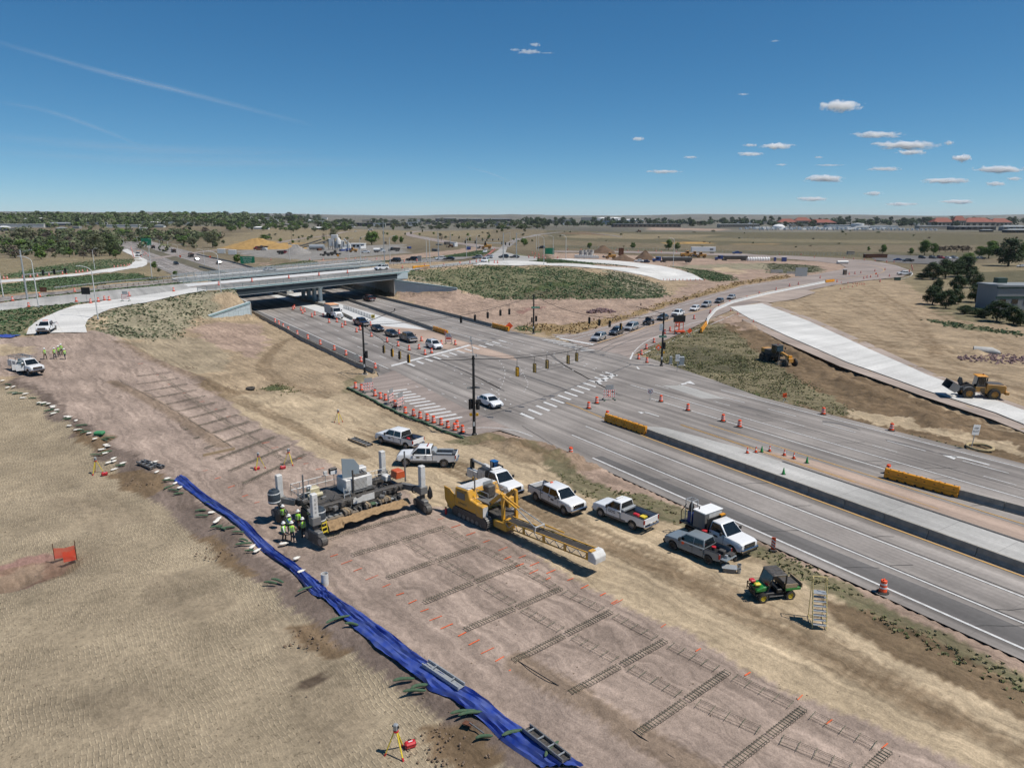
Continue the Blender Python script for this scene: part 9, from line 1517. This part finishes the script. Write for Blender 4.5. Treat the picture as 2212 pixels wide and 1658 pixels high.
# pipes, bags, sheds in the right yard
for i in range(10):o=MB().tube((0,-1.3,0.8),(0,1.3,0.8),0.8,14).tube((0,-1.31,0.8),(0,-1.30,0.8),0.55,12).build('concrete_pipe','white_concrete',None,G(*C(2,555+i*20,503+i*0.6)),smooth=True);tag(o,f'{ORD[i]} concrete pipe from the left in the yard row','pipe','concrete pipes')
for i,(x,y)in enumerate(((600,475),(630,470),(660,468),(690,470),(640,490),(680,492))):tag(MB().lathe([(1.2,0),(1.2,2.4),(0.9,2.4),(0.9,0.5),(0,0.5)],14).build('concrete_ring','concrete',None,G(*C(2,x,y))),f'{ORD[i]} concrete manhole ring stacked behind the pipes','ring','manhole rings')
for i in range(9):tag(MB().lathe([(0.7,0),(0.85,0.5),(0.85,1.5),(0.4,2.0),(0.15,2.3),(0,2.3)],10).build('bulk_bag','hat_white',None,G(*C(2,2040+i*22,527))),f'{ORD[i]} white bulk bag from the left right of the tipping trailer','bag','white bulk bags')
for q,d_,m_,l,nm,ct in((C(3,58,530),(1.2,1.2,2.3),'bright_blue','blue portable toilet, left one','portable_toilet','toilet'),(C(3,137,532),(2.6,1.3,2.4),'bright_blue','blue and white portable toilets, right pair','portable_toilet','toilet'),(C(3,662,648),(1.3,1.3,2.4),'wall_brown','brown portable toilet with white roof beside the side road','portable_toilet','toilet'),(C(2,942,482),(2.6,2.4,4.2),'rust','rusty tall steel box in the yard','steel_box','box'),(C(3,712,470),(4.5,2.2,2.2),'wall_tan','pale shed by the airfield fence','shed','shed'),(C(3,925,500),(14,3,2.2),'rust','long rusty open container beside the bend','container','container'),(C(3,1117,695),(2.2,1.2,1.1),'band_green','dark green utility box beside the bend','utility_box','utility box'),(C(3,75,632),(5.5,0.5,1.4),'concrete','dark concrete wall piece beside the grey sign, left','wall_piece','wall'),(C(3,215,640),(5.5,0.5,1.0),'concrete','dark concrete wall piece beside the grey sign, right','wall_piece','wall'),(C(1,1415,535),(1.6,1.0,2.4),'wall_grey','grey roadside cabinet beyond the bridge','cabinet','cabinet')):
    t=thing(nm,l,ct,G(*q));MB().box((0,0,d_[2]/2),d_).build('body',m_,t,bevel=0.04);MB().box((0,0,d_[2]+0.06),(d_[0]*1.05,d_[1]*1.05,0.1)).build('lid','hat_white' if 'toilet' in ct else m_,t)
o=MB().tube((-3,0,0.9),(3,0,0.9),0.9,14).build('tank_roll','machine_white',None,G(*C(3,642,552)),smooth=True);tag(o,'grey green cylindrical tank lying by the side road','tank')
# airfield fences
for lab,a,b,n in(('wire fence of the airfield along the far road',C(2,480,425),C(2,2211,470),60),('wire fence of the airfield continuing to the right',C(3,0,470),C(3,830,492),30),('second wire fence deeper in the airfield',C(2,800,310),C(2,2211,345),50)):
    a,b=G(*a),G(*b);t=thing('wire_fence',lab,'fence',a);d=b-a
    for k in range(n+1):q=d*k/n;q.z=hz(a.x+q.x,a.y+q.y)-a.z;MB().bar(q,q+Vector((0,0,2.2)),0.09).build('post','galv',t)
    MB().bar((0,0,2.1),d+Vector((0,0,2.1)),0.05).bar((0,0,1.0),d+Vector((0,0,1.0)),0.05).build('wire','galv',t)
# ------------------------------------------------------------------ clouds and vapour trails
cm_=bpy.data.materials.new('cloud');cm_.use_nodes=True;nt=cm_.node_tree;nt.nodes.remove(nt.nodes['Principled BSDF']);pv_=nd(nt,'ShaderNodeVolumePrincipled');pv_.inputs['Color'].default_value=(1,1,1,1);pv_.inputs['Anisotropy'].default_value=0.0;tc=nd(nt,'ShaderNodeTexCoord');oi=nd(nt,'ShaderNodeObjectInfo');L=nt.links.new
ad=nd(nt,'ShaderNodeVectorMath',operation='MULTIPLY_ADD');ad.inputs[1].default_value=(2.4,1.0,0.9);L(tc.outputs['Object'],ad.inputs[0]);wn_=nd(nt,'ShaderNodeTexWhiteNoise',noise_dimensions='1D');L(oi.outputs['Random'],wn_.inputs['W']);vs_=nd(nt,'ShaderNodeVectorMath',operation='SCALE');vs_.inputs['Scale'].default_value=40;L(wn_.outputs['Color'],vs_.inputs[0]);L(vs_.outputs[0],ad.inputs[2]);no=nd(nt,'ShaderNodeTexNoise');no.inputs['Scale'].default_value=1.7;no.inputs['Detail'].default_value=5;L(ad.outputs[0],no.inputs[0]);ln_=nd(nt,'ShaderNodeVectorMath',operation='LENGTH');L(tc.outputs['Object'],ln_.inputs[0])
m1=nd(nt,'ShaderNodeMath',operation='MULTIPLY_ADD');m1.inputs[1].default_value=2.6;L(no.outputs[0],m1.inputs[0]);m2=nd(nt,'ShaderNodeMath',operation='MULTIPLY_ADD');m2.inputs[1].default_value=-1.5;m2.inputs[2].default_value=-0.22;L(ln_.outputs['Value'],m2.inputs[0]);L(m2.outputs[0],m1.inputs[2]);mr=nd(nt,'ShaderNodeMapRange');mr.inputs[1].default_value=0.0;mr.inputs[2].default_value=0.45;mr.inputs[4].default_value=0.020;L(m1.outputs[0],mr.inputs[0]);L(mr.outputs[0],pv_.inputs['Density']);L(pv_.outputs[0],nt.nodes['Material Output'].inputs['Volume']);MATS['cloud']=cm_
bm=bmesh.new();bmesh.ops.create_icosphere(bm,subdivisions=2,radius=1.0);CM2=bpy.data.meshes.new('cloud');bm.to_mesh(CM2);bm.free();CM2.materials.append(cm_)
cloud_list=[(1140,112,46,9),(1155,97,22,7),(1112,108,22,5),(1180,115,34,3),(1814,230,84,20),(1378,300,24,8),(1677,316,68,12),(1620,314,30,6),(1620,333,58,8),(1894,291,100,12),(1955,314,130,16),(1968,329,58,10),(2077,342,36,14),(1434,371,66,7),(1910,365,68,8),(1780,386,78,14),(2040,391,96,11),(2158,366,100,14),(1887,418,36,8),(1755,430,60,9),(1945,441,70,7),(2068,436,70,9),(2148,397,44,8),(1490,340,28,5),(1790,357,56,4),(1604,204,22,4),(1674,89,18,4),(1688,356,24,4),(2049,309,18,8),(1768,340,18,4),(2190,386,30,7)]
for i,(x,y,w,h)in enumerate(cloud_list):
    Yc=7500.0+(y-90)*42;k=Yc/FPX;o=ob('cloud',CM2,None,None,AT(x,y,Yc));o.scale=(w*k*0.68,h*k*1.0,h*k*0.70);tag(o,f'{nth(i)} small white fair-weather cloud, counted from the upper middle to the right','cloud','fair-weather clouds')
def vapour(name,alpha):
    m=bpy.data.materials.new(name);m.use_nodes=True;nt=m.node_tree;nt.nodes.remove(nt.nodes['Principled BSDF']);tl=nd(nt,'ShaderNodeBsdfTranslucent');tl.inputs[0].default_value=(0.95,0.96,0.97,1);tp=nd(nt,'ShaderNodeBsdfTransparent');ms_=nd(nt,'ShaderNodeMixShader');nt.links.new(tp.outputs[0],ms_.inputs[1]);nt.links.new(tl.outputs[0],ms_.inputs[2]);nt.links.new(ms_.outputs[0],nt.nodes['Material Output'].inputs[0]);tc=nd(nt,'ShaderNodeTexCoord');mp=nd(nt,'ShaderNodeMapping');mp.inputs['Scale'].default_value=(6,2.5,1);nt.links.new(tc.outputs['UV'],mp.inputs[0]);n=nd(nt,'ShaderNodeTexNoise');n.inputs['Scale'].default_value=1.5;n.inputs['Detail'].default_value=5;nt.links.new(mp.outputs[0],n.inputs[0]);sx=nd(nt,'ShaderNodeSeparateXYZ');nt.links.new(tc.outputs['UV'],sx.inputs[0])
    e=nd(nt,'ShaderNodeMath',operation='PINGPONG');e.inputs[1].default_value=0.5;nt.links.new(sx.outputs['Y'],e.inputs[0]);e3=nd(nt,'ShaderNodeMath',operation='PINGPONG');e3.inputs[1].default_value=0.5;nt.links.new(sx.outputs['X'],e3.inputs[0]);e2=nd(nt,'ShaderNodeMath',operation='MULTIPLY');nt.links.new(e.outputs[0],e2.inputs[0]);nt.links.new(n.outputs[0],e2.inputs[1]);e4=nd(nt,'ShaderNodeMath',operation='MULTIPLY');nt.links.new(e2.outputs[0],e4.inputs[0]);nt.links.new(e3.outputs[0],e4.inputs[1]);e5=nd(nt,'ShaderNodeMath',operation='MULTIPLY',use_clamp=True);e5.inputs[1].default_value=alpha*8;nt.links.new(e4.outputs[0],e5.inputs[0]);nt.links.new(e5.outputs[0],ms_.inputs[0]);MATS[name]=m
vapour('vapour',0.32);vapour('thin_vapour',0.17)
for lab,pts,w,m_ in(('long straight vapour trail across the upper left sky',((-60,75),(200,150),(420,205),(680,272)),13,'vapour'),('fainter vapour trail below the long one',((-40,215),(100,240),(230,285),(340,330)),12,'thin_vapour'),('wide faint cirrus streak low in the left sky',((-100,320),(250,345),(600,352),(900,350)),26,'thin_vapour'),('second faint cirrus streak under the first',((-100,285),(300,322),(700,330)),26,'thin_vapour'),('short faint vapour streak in the middle sky',((1000,358),(1060,375),(1110,396)),6,'thin_vapour')):
    ln=smooth_line([AT(x,y,9500)for x,y in pts],8);k=9500/FPX*w/2;vs=[]
    for p in ln:vs+=[p+Vector((0,0,k)),p-Vector((0,-k*0.8,k))]
    o=MB().add(vs,[(2*i,2*i+2,2*i+3,2*i+1)for i in range(len(ln)-1)]).build('vapour_trail',m_);uv=o.data.uv_layers.new();
    for l in o.data.loops:i=l.vertex_index;uv.data[l.index].uv=((i//2)/(len(ln)-1),i%2)
    tag(o,lab,'vapour trail')
# ------------------------------------------------------------------ the dry clear air over the far plain
hz_m=bpy.data.materials.new('haze_air');hz_m.use_nodes=True;nt=hz_m.node_tree;nt.nodes.remove(nt.nodes['Principled BSDF']);pv_=nd(nt,'ShaderNodeVolumePrincipled');pv_.inputs['Color'].default_value=(0.80,0.88,1.0,1);pv_.inputs['Density'].default_value=0.000028;nt.links.new(pv_.outputs[0],nt.nodes['Material Output'].inputs['Volume']);MATS['haze_air']=hz_m
o=MB().bx(gx[0]-50,gx[-1]+50,-60,gy[-1]+50,float((base+rel+bank).min())-1,90).build('haze','haze_air');o['kind']='stuff';o['label']='thin pale haze over the plain'
